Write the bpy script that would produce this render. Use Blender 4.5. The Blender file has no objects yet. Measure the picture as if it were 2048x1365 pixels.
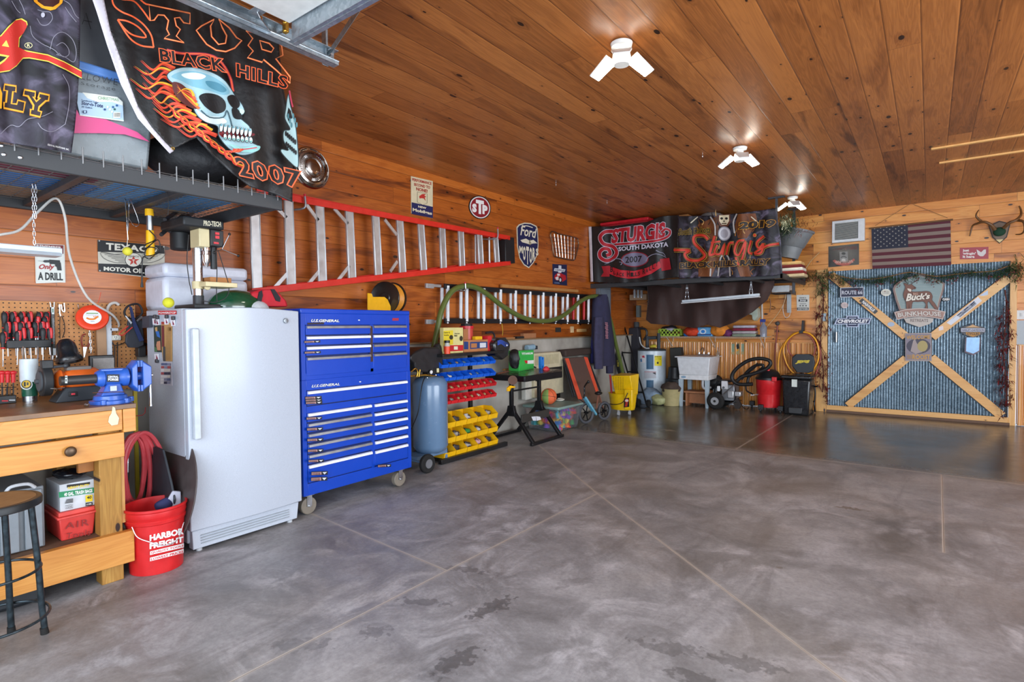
import bpy, bmesh, math, random
from mathutils import Vector, Matrix
from mathutils.geometry import tessellate_polygon
PI = math.pi
random.seed(7)
S = bpy.context.scene
COL = S.collection
# ---------------------------------------------------------------- camera
FPX = 1108.36; YAW, PIT, ROL = -0.645459, -0.0263454, -0.00816571
_f = Vector((math.sin(YAW)*math.cos(PIT), math.cos(YAW)*math.cos(PIT), math.sin(PIT)))
_r = Vector((math.cos(YAW), -math.sin(YAW), 0)); _u = _r.cross(_f)
CR = math.cos(ROL)*_r + math.sin(ROL)*_u; CU = -math.sin(ROL)*_r + math.cos(ROL)*_u
CP = Vector((0, 0, 1.35))
cd = bpy.data.cameras.new('camera'); cam = bpy.data.objects.new('camera', cd); COL.objects.link(cam)
cd.sensor_width = 36; cd.lens = FPX*36/2048; cd.clip_start = .05
cam.matrix_world = Matrix(((CR.x, CU.x, -_f.x, CP.x), (CR.y, CU.y, -_f.y, CP.y), (CR.z, CU.z, -_f.z, CP.z), (0, 0, 0, 1)))
S.camera = cam
# ---------------------------------------------------------------- world, daylight, exposure
w = bpy.data.worlds.new('world'); S.world = w; w.use_nodes = True
bg = w.node_tree.nodes['Background']; bg.inputs[0].default_value = (.72, .84, 1, 1); bg.inputs[1].default_value = 1.5
def area(name, loc, rot, sx, sy, power, col=(1, 1, 1), spread=PI):
    l = bpy.data.lights.new(name, 'AREA'); l.shape = 'RECTANGLE'; l.size = sx; l.size_y = sy; l.energy = power; l.color = col; l.spread = spread
    o = bpy.data.objects.new(name, l); COL.objects.link(o); o.location = loc; o.rotation_euler = rot; return o
area('daylight_through_open_door', (.6, -1.75, 1.4), (PI/2, 0, 0), 6.5, 2.5, 215, (.80, .90, 1))
area('daylight_through_side_door', (4.95, 3.6, 1.4), (PI/2, 0, PI/2), 5.0, 2.5, 230, (.88, .94, 1))
S.view_settings.view_transform = 'Standard'; S.view_settings.look = 'None'; S.view_settings.gamma = 1
S.view_settings.use_curve_mapping = False; S.view_settings.exposure = 0.5
# ---------------------------------------------------------------- helpers: rays from the photo to planes of the place
def ray(x, y): return _f + CR*((x-1024)/FPX) - CU*((y-682.5)/FPX)
def P(x, y, ax, v):
    d = ray(x, y); t = (v-CP[ax])/d[ax]; return CP + d*t
WX, BY, CZ = -4.38, 9.69, 3.03
def W(x, y, off=0): return P(x, y, 0, WX+off)
def B(x, y, off=0): return P(x, y, 1, BY-off)
def F(x, y): return P(x, y, 2, 0)
def V(*a): return Vector(a)
def lin(h):
    if not isinstance(h, str): return tuple(h)[:3]
    h = h.lstrip('#'); c = [int(h[i:i+2], 16)/255 for i in (0, 2, 4)]
    return tuple(x/12.92 if x <= .04045 else ((x+.055)/1.055)**2.4 for x in c)
# ---------------------------------------------------------------- materials
def N(nt, t, **k):
    n = nt.nodes.new('ShaderNode'+t)
    for a, b in k.items():
        if a.startswith('i_'): n.inputs[int(a[2:])].default_value = b
        else: setattr(n, a, b)
    return n
def L(nt, a, b): nt.links.new(a, b)
def mth(nt, op, a, b=None, c=None):
    n = N(nt, 'Math', operation=op)
    for i, v in enumerate((a, b, c)):
        if v is None: continue
        if hasattr(v, 'links'): L(nt, v, n.inputs[i])
        else: n.inputs[i].default_value = v
    return n.outputs[0]
def mix(nt, f, a, b, bt='MIX'):
    n = N(nt, 'Mix', data_type='RGBA', blend_type=bt)
    for s, v in ((0, f), (6, a), (7, b)):
        if hasattr(v, 'links'): L(nt, v, n.inputs[s])
        elif s: n.inputs[s].default_value = (*lin(v), 1)
        else: n.inputs[0].default_value = v
    return n.outputs[2]
def ramp(nt, f, stops):
    n = N(nt, 'ValToRGB'); e = n.color_ramp.elements
    while len(e) < len(stops): e.new(.5)
    for q, (p, c) in zip(e, stops):
        q.position = p; q.color = (c, c, c, 1) if isinstance(c, (int, float)) else (*lin(c), 1)
    L(nt, f, n.inputs[0]); return n.outputs[0]
def bump(nt, bs, h, d=.01, s=1):
    n = N(nt, 'Bump'); n.inputs['Distance'].default_value = d; n.inputs['Strength'].default_value = s
    L(nt, h, n.inputs['Height']); L(nt, n.outputs[0], bs.inputs['Normal'])
_mc = {}
def newmat(name):
    m = bpy.data.materials.new(name); m.use_nodes = True
    nt = m.node_tree; return m, nt, nt.nodes['Principled BSDF']
def mt(col, ro=.5, me=0, var=.08, sc=18, bp=0, coat=0, tr=0, al=1, em=0, sheen=0):
    """plain procedural surface: base colour with slight noise in tone and gloss"""
    k = (col, ro, me, var, sc, bp, coat, tr, al, em, sheen)
    if k in _mc: return _mc[k]
    m, nt, bs = newmat('surface_%03d' % len(_mc)); _mc[k] = m
    c = lin(col); tc = N(nt, 'TexCoord'); no = N(nt, 'TexNoise'); no.inputs['Scale'].default_value = sc; no.inputs['Detail'].default_value = 5
    L(nt, tc.outputs['Object'], no.inputs['Vector'])
    f = ramp(nt, no.outputs['Fac'], [(.3, 0), (.7, 1)])
    a = tuple(max(0, x*(1-var)) for x in c); b = tuple(min(1, x*(1+var)+.002) for x in c)
    L(nt, mix(nt, f, a, b), bs.inputs['Base Color'])
    L(nt, mth(nt, 'MULTIPLY_ADD', f, min(.12, var*1.5), max(.02, ro-min(.06, var*.75))), bs.inputs['Roughness'])
    bs.inputs['Metallic'].default_value = me; bs.inputs['Coat Weight'].default_value = coat; bs.inputs['Coat Roughness'].default_value = .12
    bs.inputs['Transmission Weight'].default_value = tr; bs.inputs['Alpha'].default_value = al; bs.inputs['Sheen Weight'].default_value = sheen
    if em: bs.inputs['Emission Color'].default_value = (*c, 1); bs.inputs['Emission Strength'].default_value = em
    if bp: bump(nt, bs, no.outputs['Fac'], bp, 1)
    return m
def wood_mat(name, ua, va, width, light, mid, dark, knot='#2a1206', ro=.38, seed=0., groove=1, board_len=2.6, gl=.5, coat=.25, kn=1.0):
    """boards running along axis ua, stacked along va, with grain, knots, butt joints and v-grooves"""
    m, nt, bs = newmat(name); g = N(nt, 'NewGeometry'); sp = N(nt, 'SeparateXYZ'); L(nt, g.outputs['Position'], sp.inputs[0])
    u, v = sp.outputs[ua], sp.outputs[va]
    vi = mth(nt, 'DIVIDE', mth(nt, 'ADD', v, seed), width); idx = mth(nt, 'FLOOR', vi); fr = mth(nt, 'FRACT', vi)
    def wn(a, b=None):
        c = N(nt, 'CombineXYZ'); L(nt, a, c.inputs[0])
        if b is not None: L(nt, b, c.inputs[1])
        n = N(nt, 'TexWhiteNoise', noise_dimensions='3D'); L(nt, c.outputs[0], n.inputs[0]); return n.outputs['Value']
    off = mth(nt, 'MULTIPLY', wn(idx), 9.)
    ui = mth(nt, 'DIVIDE', mth(nt, 'ADD', u, off), board_len); uidx = mth(nt, 'FLOOR', ui); ufr = mth(nt, 'FRACT', ui)
    rnd = wn(idx, uidx); rnd2 = wn(mth(nt, 'ADD', idx, 71.3), uidx)
    c = N(nt, 'CombineXYZ'); L(nt, mth(nt, 'ADD', u, mth(nt, 'MULTIPLY', rnd, 31.)), c.inputs[0]); L(nt, v, c.inputs[1]); L(nt, mth(nt, 'MULTIPLY', idx, 3.7), c.inputs[2])
    # knots
    mk = N(nt, 'Mapping'); L(nt, c.outputs[0], mk.inputs[0]); mk.inputs['Scale'].default_value = (3.4, 7.2, 1)
    vo = N(nt, 'TexVoronoi', feature='F1', voronoi_dimensions='2D'); vo.inputs['Scale'].default_value = 1; L(nt, mk.outputs[0], vo.inputs['Vector'])
    spn = N(nt, 'SeparateColor'); L(nt, vo.outputs['Color'], spn.inputs[0])
    ks = mth(nt, 'MULTIPLY', mth(nt, 'GREATER_THAN', spn.outputs[0], 1-.34*kn), mth(nt, 'MULTIPLY_ADD', mth(nt, 'POWER', spn.outputs[1], 2.), .11, .028))
    kd = mth(nt, 'DIVIDE', vo.outputs['Distance'], mth(nt, 'ADD', ks, .0001))
    kmask = ramp(nt, kd, [(.75, 1), (1.0, 0)])
    khalo = mth(nt, 'MULTIPLY', ramp(nt, mth(nt, 'DIVIDE', kd, 4.), [(.2, 1), (.8, 0)]), mth(nt, 'GREATER_THAN', ks, .01))
    # grain: stretched noise, distorted near knots
    mg = N(nt, 'Mapping'); L(nt, c.outputs[0], mg.inputs[0]); mg.inputs['Scale'].default_value = (1.1, 16, 1)
    n1 = N(nt, 'TexNoise'); n1.inputs['Scale'].default_value = 1.; n1.inputs['Detail'].default_value = 3; n1.inputs['Distortion'].default_value = .9; L(nt, mg.outputs[0], n1.inputs['Vector'])
    rings = mth(nt, 'FRACT', mth(nt, 'ADD', mth(nt, 'MULTIPLY', n1.outputs['Fac'], 7.), mth(nt, 'MULTIPLY', khalo, 1.2)))
    rings = mth(nt, 'PINGPONG', mth(nt, 'MULTIPLY', rings, 2.), 1.)
    mf = N(nt, 'Mapping'); L(nt, c.outputs[0], mf.inputs[0]); mf.inputs['Scale'].default_value = (6, 240, 1)
    n2 = N(nt, 'TexNoise'); n2.inputs['Detail'].default_value = 4; L(nt, mf.outputs[0], n2.inputs['Vector']); n2.inputs['Scale'].default_value = 1
    mb = N(nt, 'Mapping'); L(nt, c.outputs[0], mb.inputs[0]); mb.inputs['Scale'].default_value = (.8, 5, 1)
    n3 = N(nt, 'TexNoise'); n3.inputs['Detail'].default_value = 3; n3.inputs['Distortion'].default_value = 1.2; L(nt, mb.outputs[0], n3.inputs['Vector']); n3.inputs['Scale'].default_value = 1
    t = mth(nt, 'ADD', mth(nt, 'MULTIPLY', rings, .26), mth(nt, 'MULTIPLY', n2.outputs['Fac'], .35))
    t = mth(nt, 'ADD', t, mth(nt, 'MULTIPLY', mth(nt, 'SUBTRACT', rnd, .5), .55))
    t = mth(nt, 'ADD', t, mth(nt, 'MULTIPLY', ramp(nt, n3.outputs['Fac'], [(.52, 0), (.66, 1)]), mth(nt, 'MULTIPLY', rnd2, .7)))
    t = mth(nt, 'ADD', t, mth(nt, 'MULTIPLY', khalo, .22))
    cc = ramp(nt, t, [(0, light), (.42, mid), (1, dark)])
    cc = mix(nt, kmask, cc, knot)
    if groove:
        e = mth(nt, 'MINIMUM', fr, mth(nt, 'SUBTRACT', 1., fr)); ed = mth(nt, 'MULTIPLY', e, width)
        eu = mth(nt, 'MULTIPLY', mth(nt, 'MINIMUM', ufr, mth(nt, 'SUBTRACT', 1., ufr)), board_len)
        gm = mth(nt, 'MAXIMUM', ramp(nt, ed, [(.0006, 1), (.0022, 0)]), mth(nt, 'MULTIPLY', ramp(nt, eu, [(.0006, 1), (.0016, 0)]), .8))
        cc = mix(nt, mth(nt, 'MULTIPLY', gm, .75*groove), cc, '#3a1a08')
        h = mth(nt, 'MULTIPLY', ramp(nt, ed, [(0, 0), (.008, 1)]), gl)
        hh = mth(nt, 'ADD', h, mth(nt, 'MULTIPLY', n2.outputs['Fac'], .02)); bump(nt, bs, hh, .004, .9)
    L(nt, cc, bs.inputs['Base Color'])
    L(nt, mth(nt, 'MULTIPLY_ADD', n2.outputs['Fac'], .15, ro-.05), bs.inputs['Roughness'])
    bs.inputs['Coat Weight'].default_value = coat; bs.inputs['Coat Roughness'].default_value = .25
    return m
# ---------------------------------------------------------------- mesh builder
ORG = {}
def arb(a):
    a = a.normalized(); b = Vector((0, 0, 1)) if abs(a.z) < .9 else Vector((1, 0, 0))
    x = a.cross(b).normalized(); return x, a.cross(x).normalized()
class MB:
    def __init__(s): s.bm = bmesh.new()
    def face(s, pts): return s.bm.faces.new([s.bm.verts.new(p) for p in pts])
    def hexa(s, p):
        v = [s.bm.verts.new(q) for q in p]
        for f in ((0, 3, 2, 1), (4, 5, 6, 7), (0, 1, 5, 4), (1, 2, 6, 5), (2, 3, 7, 6), (3, 0, 4, 7)): s.bm.faces.new([v[i] for i in f])
        return s
    def bx(s, x0, x1, y0, y1, z0, z1):
        x0, x1 = sorted((x0, x1)); y0, y1 = sorted((y0, y1)); z0, z1 = sorted((z0, z1))
        return s.hexa([(x0, y0, z0), (x1, y0, z0), (x1, y1, z0), (x0, y1, z0), (x0, y0, z1), (x1, y0, z1), (x1, y1, z1), (x0, y1, z1)])
    def box(s, c, d, rot=None):
        M = rot.to_matrix() if rot is not None and not isinstance(rot, (int, float)) else Matrix.Rotation(rot or 0, 3, 'Z')
        p = [(-1, -1, -1), (1, -1, -1), (1, 1, -1), (-1, 1, -1), (-1, -1, 1), (1, -1, 1), (1, 1, 1), (-1, 1, 1)]
        c = Vector(c); return s.hexa([c + M @ Vector((a*d[0]/2, b*d[1]/2, e*d[2]/2)) for a, b, e in p])
    def bar(s, p, q, w_, h_, up=(0, 0, 1)):
        p, q = Vector(p), Vector(q); a = (q-p).normalized(); up = Vector(up)
        x = a.cross(up); x = x.normalized() if x.length > 1e-4 else Vector((1, 0, 0)); y = x.cross(a)
        o = [(-1, -1), (1, -1), (1, 1), (-1, 1)]
        return s.hexa([p + x*i*w_/2 + y*j*h_/2 for i, j in o] + [q + x*i*w_/2 + y*j*h_/2 for i, j in o])
    def cyl(s, p, q, r, r2=None, n=16, cap=True):
        p, q = Vector(p), Vector(q); x, y = arb(q-p); r2 = r if r2 is None else r2; A = []; Bv = []
        for i in range(n):
            t = 2*PI*i/n; d = x*math.cos(t) + y*math.sin(t); A.append(s.bm.verts.new(p+d*r)); Bv.append(s.bm.verts.new(q+d*r2))
        for i in range(n): s.bm.faces.new((A[i], A[(i+1) % n], Bv[(i+1) % n], Bv[i]))
        if cap: s.bm.faces.new(A[::-1]); s.bm.faces.new(Bv)
        return s
    def tube(s, pts, r, n=8, smooth=4, closed=False, flat=1):
        pts = [Vector(p) for p in pts]
        if smooth and len(pts) > 2: pts = crom(pts, smooth, closed)
        m_ = len(pts); rings = []; T = []
        for i in range(m_):
            a = pts[(i-1) % m_] if closed or i > 0 else pts[0]; b = pts[(i+1) % m_] if closed or i < m_-1 else pts[-1]; T.append((b-a).normalized() if (b-a).length > 1e-9 else Vector((0, 0, 1)))
        x, y = arb(T[0])
        for i in range(m_):
            y = T[i].cross(x); y = y.normalized() if y.length > 1e-6 else arb(T[i])[1]; x = y.cross(T[i]).normalized()
            rr = r(i/(m_-1)) if callable(r) else r
            rings.append([s.bm.verts.new(pts[i] + x*math.cos(2*PI*k/n)*rr + y*math.sin(2*PI*k/n)*rr*flat) for k in range(n)])
        for i in range(m_ if closed else m_-1):
            A, Bv = rings[i], rings[(i+1) % m_]
            for k in range(n): s.bm.faces.new((A[k], A[(k+1) % n], Bv[(k+1) % n], Bv[k]))
        if not closed: s.bm.faces.new(rings[0][::-1]); s.bm.faces.new(rings[-1])
        return s
    def lathe(s, c, prof, n=24, axis=(0, 0, 1), sq=1):
        c = Vector(c); a = Vector(axis).normalized()
        if abs(a.z) > .99: x, y = Vector((1, 0, 0)), Vector((0, 1, 0))*(1 if a.z > 0 else -1)
        else: x, y = arb(a)
        R_ = []
        for r_, h_ in prof:
            if r_ < 1e-6: R_.append([s.bm.verts.new(c + a*h_)])
            else: R_.append([s.bm.verts.new(c + a*h_ + (x*math.cos(2*PI*k/n) + y*sq*math.sin(2*PI*k/n))*r_) for k in range(n)])
        for A, Bv in zip(R_, R_[1:]):
            for k in range(n):
                k2 = (k+1) % n
                if len(A) == 1 and len(Bv) == 1: continue
                if len(A) == 1: s.bm.faces.new((A[0], Bv[k2], Bv[k]))
                elif len(Bv) == 1: s.bm.faces.new((A[k], A[k2], Bv[0]))
                else: s.bm.faces.new((A[k], A[k2], Bv[k2], Bv[k]))
        return s
    def sph(s, c, r, n=16, m=10, sc=(1, 1, 1), rot=None):
        M = Matrix.Translation(Vector(c)) @ (rot.to_matrix().to_4x4() if rot is not None else Matrix()) @ Matrix.Diagonal((*sc, 1))
        bmesh.ops.create_uvsphere(s.bm, u_segments=n, v_segments=m, radius=r, matrix=M); return s
    def tor(s, c, R_, r, axis=(0, 0, 1), n=28, m=8, a0=0, a1=2*PI):
        x, y = arb(Vector(axis)); c = Vector(c); cl = abs(a1-a0-2*PI) < 1e-4
        k = n if cl else n+1
        return s.tube([c + (x*math.cos(a0+(a1-a0)*i/n) + y*math.sin(a0+(a1-a0)*i/n))*R_ for i in range(k)], r, m, 0, cl)
    def prism(s, pts, vec):
        pts = [Vector(p) for p in pts]; vec = Vector(vec); A = [s.bm.verts.new(p) for p in pts]; Bv = [s.bm.verts.new(p+vec) for p in pts]; n = len(pts)
        for tri in tessellate_polygon([pts]):
            s.bm.faces.new([A[i] for i in tri]); s.bm.faces.new([Bv[i] for i in reversed(tri)])
        for i in range(n): s.bm.faces.new((A[i], A[(i+1) % n], Bv[(i+1) % n], Bv[i]))
        return s
    def sheet(s, fn, nu, nv, th=0):
        g = [[s.bm.verts.new(fn(i/nu, j/nv)) for j in range(nv+1)] for i in range(nu+1)]
        for i in range(nu):
            for j in range(nv): s.bm.faces.new((g[i][j], g[i+1][j], g[i+1][j+1], g[i][j+1]))
        return s
    def jitter(s, a, sc=8., seed=0):
        from mathutils import noise
        for v in s.bm.verts:
            n = noise.noise_vector(v.co*sc + Vector((seed, seed*2.1, 0))); v.co += n*a
        return s
    def clampz(s, z):
        for v in s.bm.verts: v.co.z = max(v.co.z, z)
        return s
    def build(s, name, m, parent=None, bev=0, ang=40, solid=0, sub=0, org=None):
        bm = s.bm; bmesh.ops.recalc_face_normals(bm, faces=bm.faces)
        if parent is not None: o0 = ORG[parent]
        elif org is not None: o0 = Vector(org)
        else:
            xs = [v.co for v in bm.verts]; o0 = Vector(((min(v.x for v in xs)+max(v.x for v in xs))/2, (min(v.y for v in xs)+max(v.y for v in xs))/2, min(v.z for v in xs)))
        for v in bm.verts: v.co -= o0
        me = bpy.data.meshes.new(name); bm.to_mesh(me); bm.free()
        for p in me.polygons: p.use_smooth = True
        me.set_sharp_from_angle(angle=math.radians(ang))
        me.materials.append(m); o = bpy.data.objects.new(name, me); COL.objects.link(o); ORG[o] = o0.copy()
        if parent is not None: o.parent = parent
        else: o.location = o0
        if solid: q = o.modifiers.new('solid', 'SOLIDIFY'); q.thickness = solid; q.offset = 0
        if sub: q = o.modifiers.new('sub', 'SUBSURF'); q.levels = q.render_levels = sub
        if bev: q = o.modifiers.new('bevel', 'BEVEL'); q.width = bev; q.segments = 2; q.limit_method = 'ANGLE'; q.angle_limit = math.radians(40)
        return o
def crom(pts, k, closed=False):
    out = []; n = len(pts)
    for i in range(n if closed else n-1):
        p0 = pts[(i-1) % n] if closed or i > 0 else pts[0]*2-pts[1]; p1 = pts[i]; p2 = pts[(i+1) % n]; p3 = pts[(i+2) % n] if closed or i < n-2 else pts[-1]*2-pts[-2]
        for j in range(k):
            t = j/k; out.append(.5*((2*p1) + (p2-p0)*t + (2*p0-5*p1+4*p2-p3)*t*t + (3*p1-p0-3*p2+p3)*t**3))
    if not closed: out.append(pts[-1])
    return out
def tag(o, label=None, cat=None, group=None, kind=None):
    if label: o['label'] = label
    if cat: o['category'] = cat
    if group: o['group'] = group
    if kind: o['kind'] = kind
    return o
def thing(name, label, cat, loc, group=None, kind=None):
    o = bpy.data.objects.new(name, None); COL.objects.link(o); o.location = loc; o.empty_display_size = .1; ORG[o] = Vector(loc)
    return tag(o, label, cat, group, kind)
def dup(root, loc, rz=None, label=None, group=None):
    r_ = root.copy(); COL.objects.link(r_); r_.location = loc; ORG[r_] = Vector(loc)
    if rz is not None: r_.rotation_euler[2] = rz
    if label: r_['label'] = label
    if group: r_['group'] = group
    for ch in list(root.children):
        c = ch.copy(); COL.objects.link(c); c.parent = r_
        for g in ch.children: d = g.copy(); COL.objects.link(d); d.parent = c
    return r_
# ---------------------------------------------------------------- printed artwork, lettering
_mp = {}
def printmat(ro=.5, me=0):
    if (ro, me) in _mp: return _mp[(ro, me)]
    m, nt, bs = newmat('printed_ink'); a = N(nt, 'VertexColor', layer_name='ink'); no = N(nt, 'TexNoise'); no.inputs['Scale'].default_value = 60
    L(nt, mix(nt, mth(nt, 'MULTIPLY', no.outputs['Fac'], .12), a.outputs['Color'], (.4, .4, .4), 'MULTIPLY'), bs.inputs['Base Color'])
    bs.inputs['Roughness'].default_value = ro; bs.inputs['Metallic'].default_value = me; _mp[(ro, me)] = m; return m
_tc = {}
def textmesh(t, off=0, shear=0, sp=1):
    k = (t, off, shear, sp)
    if k in _tc: return _tc[k]
    c = bpy.data.curves.new('t', 'FONT'); c.body = t; c.offset = off; c.shear = shear; c.space_character = sp; c.resolution_u = 2; c.align_x = 'CENTER'
    o = bpy.data.objects.new('t', c); COL.objects.link(o); dg = bpy.context.evaluated_depsgraph_get(); me = o.evaluated_get(dg).to_mesh()
    vs = [(v.co.x, v.co.y) for v in me.vertices]; fs = [tuple(p.vertices) for p in me.polygons]
    bpy.data.objects.remove(o); bpy.data.curves.remove(c); _tc[k] = (vs, fs); return _tc[k]
class Art:
    """flat artwork given as points (a, b) that mp(a, b) carries onto the object's own surface; later shapes lie on top"""
    def __init__(s, mp, nrm, T=None, eps=.0004, z0=.0006, sub=0): s.sub = sub; s.mp, s.nrm, s.T, s.eps, s.z = mp, nrm, T or (1, 0, 0), eps, z0; s.v = []; s.f = []; s.c = []
    def _add(s, vs, fs, col, raw=False):
        s.z += s.eps; c = (*lin(col), 1); k, ox, oy = s.T
        if s.sub: vs, fs = subtri(vs, fs, s.sub/k if not raw else s.sub)
        b = len(s.v)
        for p in vs:
            a, q = (p[0], p[1]) if raw else (p[0]*k+ox, p[1]*k+oy)
            w_ = s.mp(a, q); n = s.nrm(a, q) if callable(s.nrm) else s.nrm
            s.v.append(w_ + n*s.z); s.c.append(c)
        s.f += [tuple(i+b for i in f) for f in fs]; return s
    def poly(s, pts, col, dense=0):
        if dense: pts = densify(pts, dense)
        if getattr(s, 'sm', 0): pts = [(v.x, v.y) for v in crom([Vector((p[0], p[1], 0)) for p in pts], s.sm, True)]
        tr = tessellate_polygon([[Vector((p[0], p[1], 0)) for p in pts]]); return s._add(pts, tr, col)
    def rect(s, a, b, c, d, col, n=1):
        vs = []; fs = []
        for i in range(n+1): vs += [(a+(c-a)*i/n, b), (a+(c-a)*i/n, d)]
        for i in range(n): fs.append((2*i, 2*i+2, 2*i+3, 2*i+1))
        return s._add(vs, fs, col)
    def quad(s, q, col): return s._add(q, [(0, 1, 2, 3)], col)
    def ell(s, x, y, rx, ry, col, rot=0, n=20):
        cr, sr = math.cos(rot), math.sin(rot)
        return s._add([(x+rx*math.cos(t)*cr-ry*math.sin(t)*sr, y+rx*math.cos(t)*sr+ry*math.sin(t)*cr) for t in (2*PI*i/n for i in range(n))], [tuple(range(n))], col)
    def ring(s, x, y, rx, ry, w_, col, n=28):
        vs = []; fs = []
        for i in range(n): t = 2*PI*i/n; vs += [(x+rx*math.cos(t), y+ry*math.sin(t)), (x+(rx-w_)*math.cos(t), y+(ry-w_)*math.sin(t))]
        for i in range(n): j = (i+1) % n; fs.append((2*i, 2*j, 2*j+1, 2*i+1))
        return s._add(vs, fs, col)
    def line(s, pts, w_, col, closed=False, smooth=0, taper=0):
        pts = [Vector((p[0], p[1], 0)) for p in pts]
        if smooth: pts = crom(pts, smooth, closed)
        n = len(pts); vs = []; fs = []
        for i in range(n):
            a = pts[(i-1) % n] if closed or i else pts[0]; b = pts[(i+1) % n] if closed or i < n-1 else pts[-1]
            d = (b-a); d = d.normalized() if d.length > 1e-9 else Vector((1, 0, 0)); q = Vector((-d.y, d.x, 0))*w_/2
            if taper: q = q*(1-taper*i/(n-1))
            vs += [pts[i]+q, pts[i]-q]
        for i in range(n if closed else n-1): j = (i+1) % n; fs.append((2*i, 2*j, 2*j+1, 2*i+1))
        return s._add(vs, fs, col)
    def outl(s, pts, w_, edge, fill=None):
        if fill: s.poly(pts, fill)
        return s.line(pts, w_, edge, True)
    def text(s, t, q, col, bold=.02, out=None, ow=.05, shear=0, sp=1, arc=0):
        """text filling quad q = (bottom-left, bottom-right, top-right, top-left), or a rect (x0, y0, x1, y1) whose y1 is the top"""
        if len(q) == 4 and not hasattr(q[0], '__len__'): x0, y0, x1, y1 = q; q = ((x0, y0), (x1, y0), (x1, y1), (x0, y1))
        vs0, _ = textmesh(t, bold, shear, sp)
        if not vs0: return s
        ax, bx_ = min(v[0] for v in vs0), max(v[0] for v in vs0); ay, by = min(v[1] for v in vs0), max(v[1] for v in vs0)
        for o, c in (((bold+ow, out),) if out else ()) + ((bold, col),):
            vs, fs = textmesh(t, o, shear, sp); r_ = []
            for x, y in vs:
                u = (x-ax)/(bx_-ax); v = (y-ay)/(by-ay)
                if arc: v += arc*(1-(2*u-1)**2)
                p = [q[0][k]*(1-u)*(1-v)+q[1][k]*u*(1-v)+q[2][k]*u*v+q[3][k]*(1-u)*v for k in (0, 1)]; r_.append(p)
            s._add(r_, fs, c)
        return s
    def build(s, name, parent, ro=.5, me=0, label=None):
        o0 = ORG[parent]; m = bpy.data.meshes.new(name); m.from_pydata([v-o0 for v in s.v], [], s.f)
        a = m.color_attributes.new('ink', 'FLOAT_COLOR', 'POINT')
        for i, c in enumerate(s.c): a.data[i].color = c
        m.materials.append(printmat(ro, me)); o = bpy.data.objects.new(name, m); COL.objects.link(o); o.parent = parent; ORG[o] = o0.copy()
        if label: o['label'] = label
        return o
def subtri(vs, fs, mx):
    vs = [tuple(v[:2]) for v in vs]; st = []; out = []; mid = {}
    for f in fs:
        for i in range(1, len(f)-1): st.append((f[0], f[i], f[i+1]))
    while st:
        a, b, c = st.pop(); d = [math.dist(vs[p], vs[q]) for p, q in ((a, b), (b, c), (c, a))]; m = max(d)
        if m <= mx: out.append((a, b, c)); continue
        i = d.index(m); p, q, r_ = ((a, b, c), (b, c, a), (c, a, b))[i]; k = (min(p, q), max(p, q))
        if k not in mid: mid[k] = len(vs); vs.append(((vs[p][0]+vs[q][0])/2, (vs[p][1]+vs[q][1])/2))
        n = mid[k]; st += [(p, n, r_), (n, q, r_)]
    return vs, out
def skin(pts, fn, sub):
    """a cloth or sheet outlined by pts and laid on the surface fn"""
    tr = tessellate_polygon([[Vector((p[0], p[1], 0)) for p in pts]]); vs, fs = subtri(pts, tr, sub); mb = MB(); bv = [mb.bm.verts.new(fn(*v)) for v in vs]
    for f in fs:
        try: mb.bm.faces.new([bv[i] for i in f])
        except ValueError: pass
    return mb
def densify(pts, mx):
    out = []
    for i, p in enumerate(pts):
        q = pts[(i+1) % len(pts)]; d = math.hypot(q[0]-p[0], q[1]-p[1]); n = max(1, int(d/mx))
        out += [(p[0]+(q[0]-p[0])*k/n, p[1]+(q[1]-p[1])*k/n) for k in range(n)]
    return out
def art_left(x=WX, T=None, eps=.0004, z0=.0006): return Art(lambda a, b: P(a, b, 0, x), V(1, 0, 0), T, eps, z0)     # on a plane facing +x
def art_back(y=BY, T=None, eps=.0006, z0=.0008): return Art(lambda a, b: P(a, b, 1, y), V(0, -1, 0), T, eps, z0)     # on a plane facing the camera side
def art_side(y, T=None): return Art(lambda a, b: P(a, b, 1, y), V(0, -1, 0), T, .0004, .0005)
def FR(x0, y0, x1, y1, X):
    a = P(x0, y0, 0, X); b = P(x1, y1, 0, X); return a.y, b.y, b.z, a.z           # y0, y1, zbottom, ztop
def FB(x0, y0, x1, y1, Y):
    a = P(x0, y0, 1, Y); b = P(x1, y1, 1, Y); return a.x, b.x, b.z, a.z
def struct(name, mb, m, parent=None, **k):
    o = mb.build(name, m, parent, **k)
    if parent is None: o['kind'] = 'structure'
    return o
def one(name, mb, m, label, cat, group=None, **k): return tag(mb.build(name, m, None, **k), label, cat, group)
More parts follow.
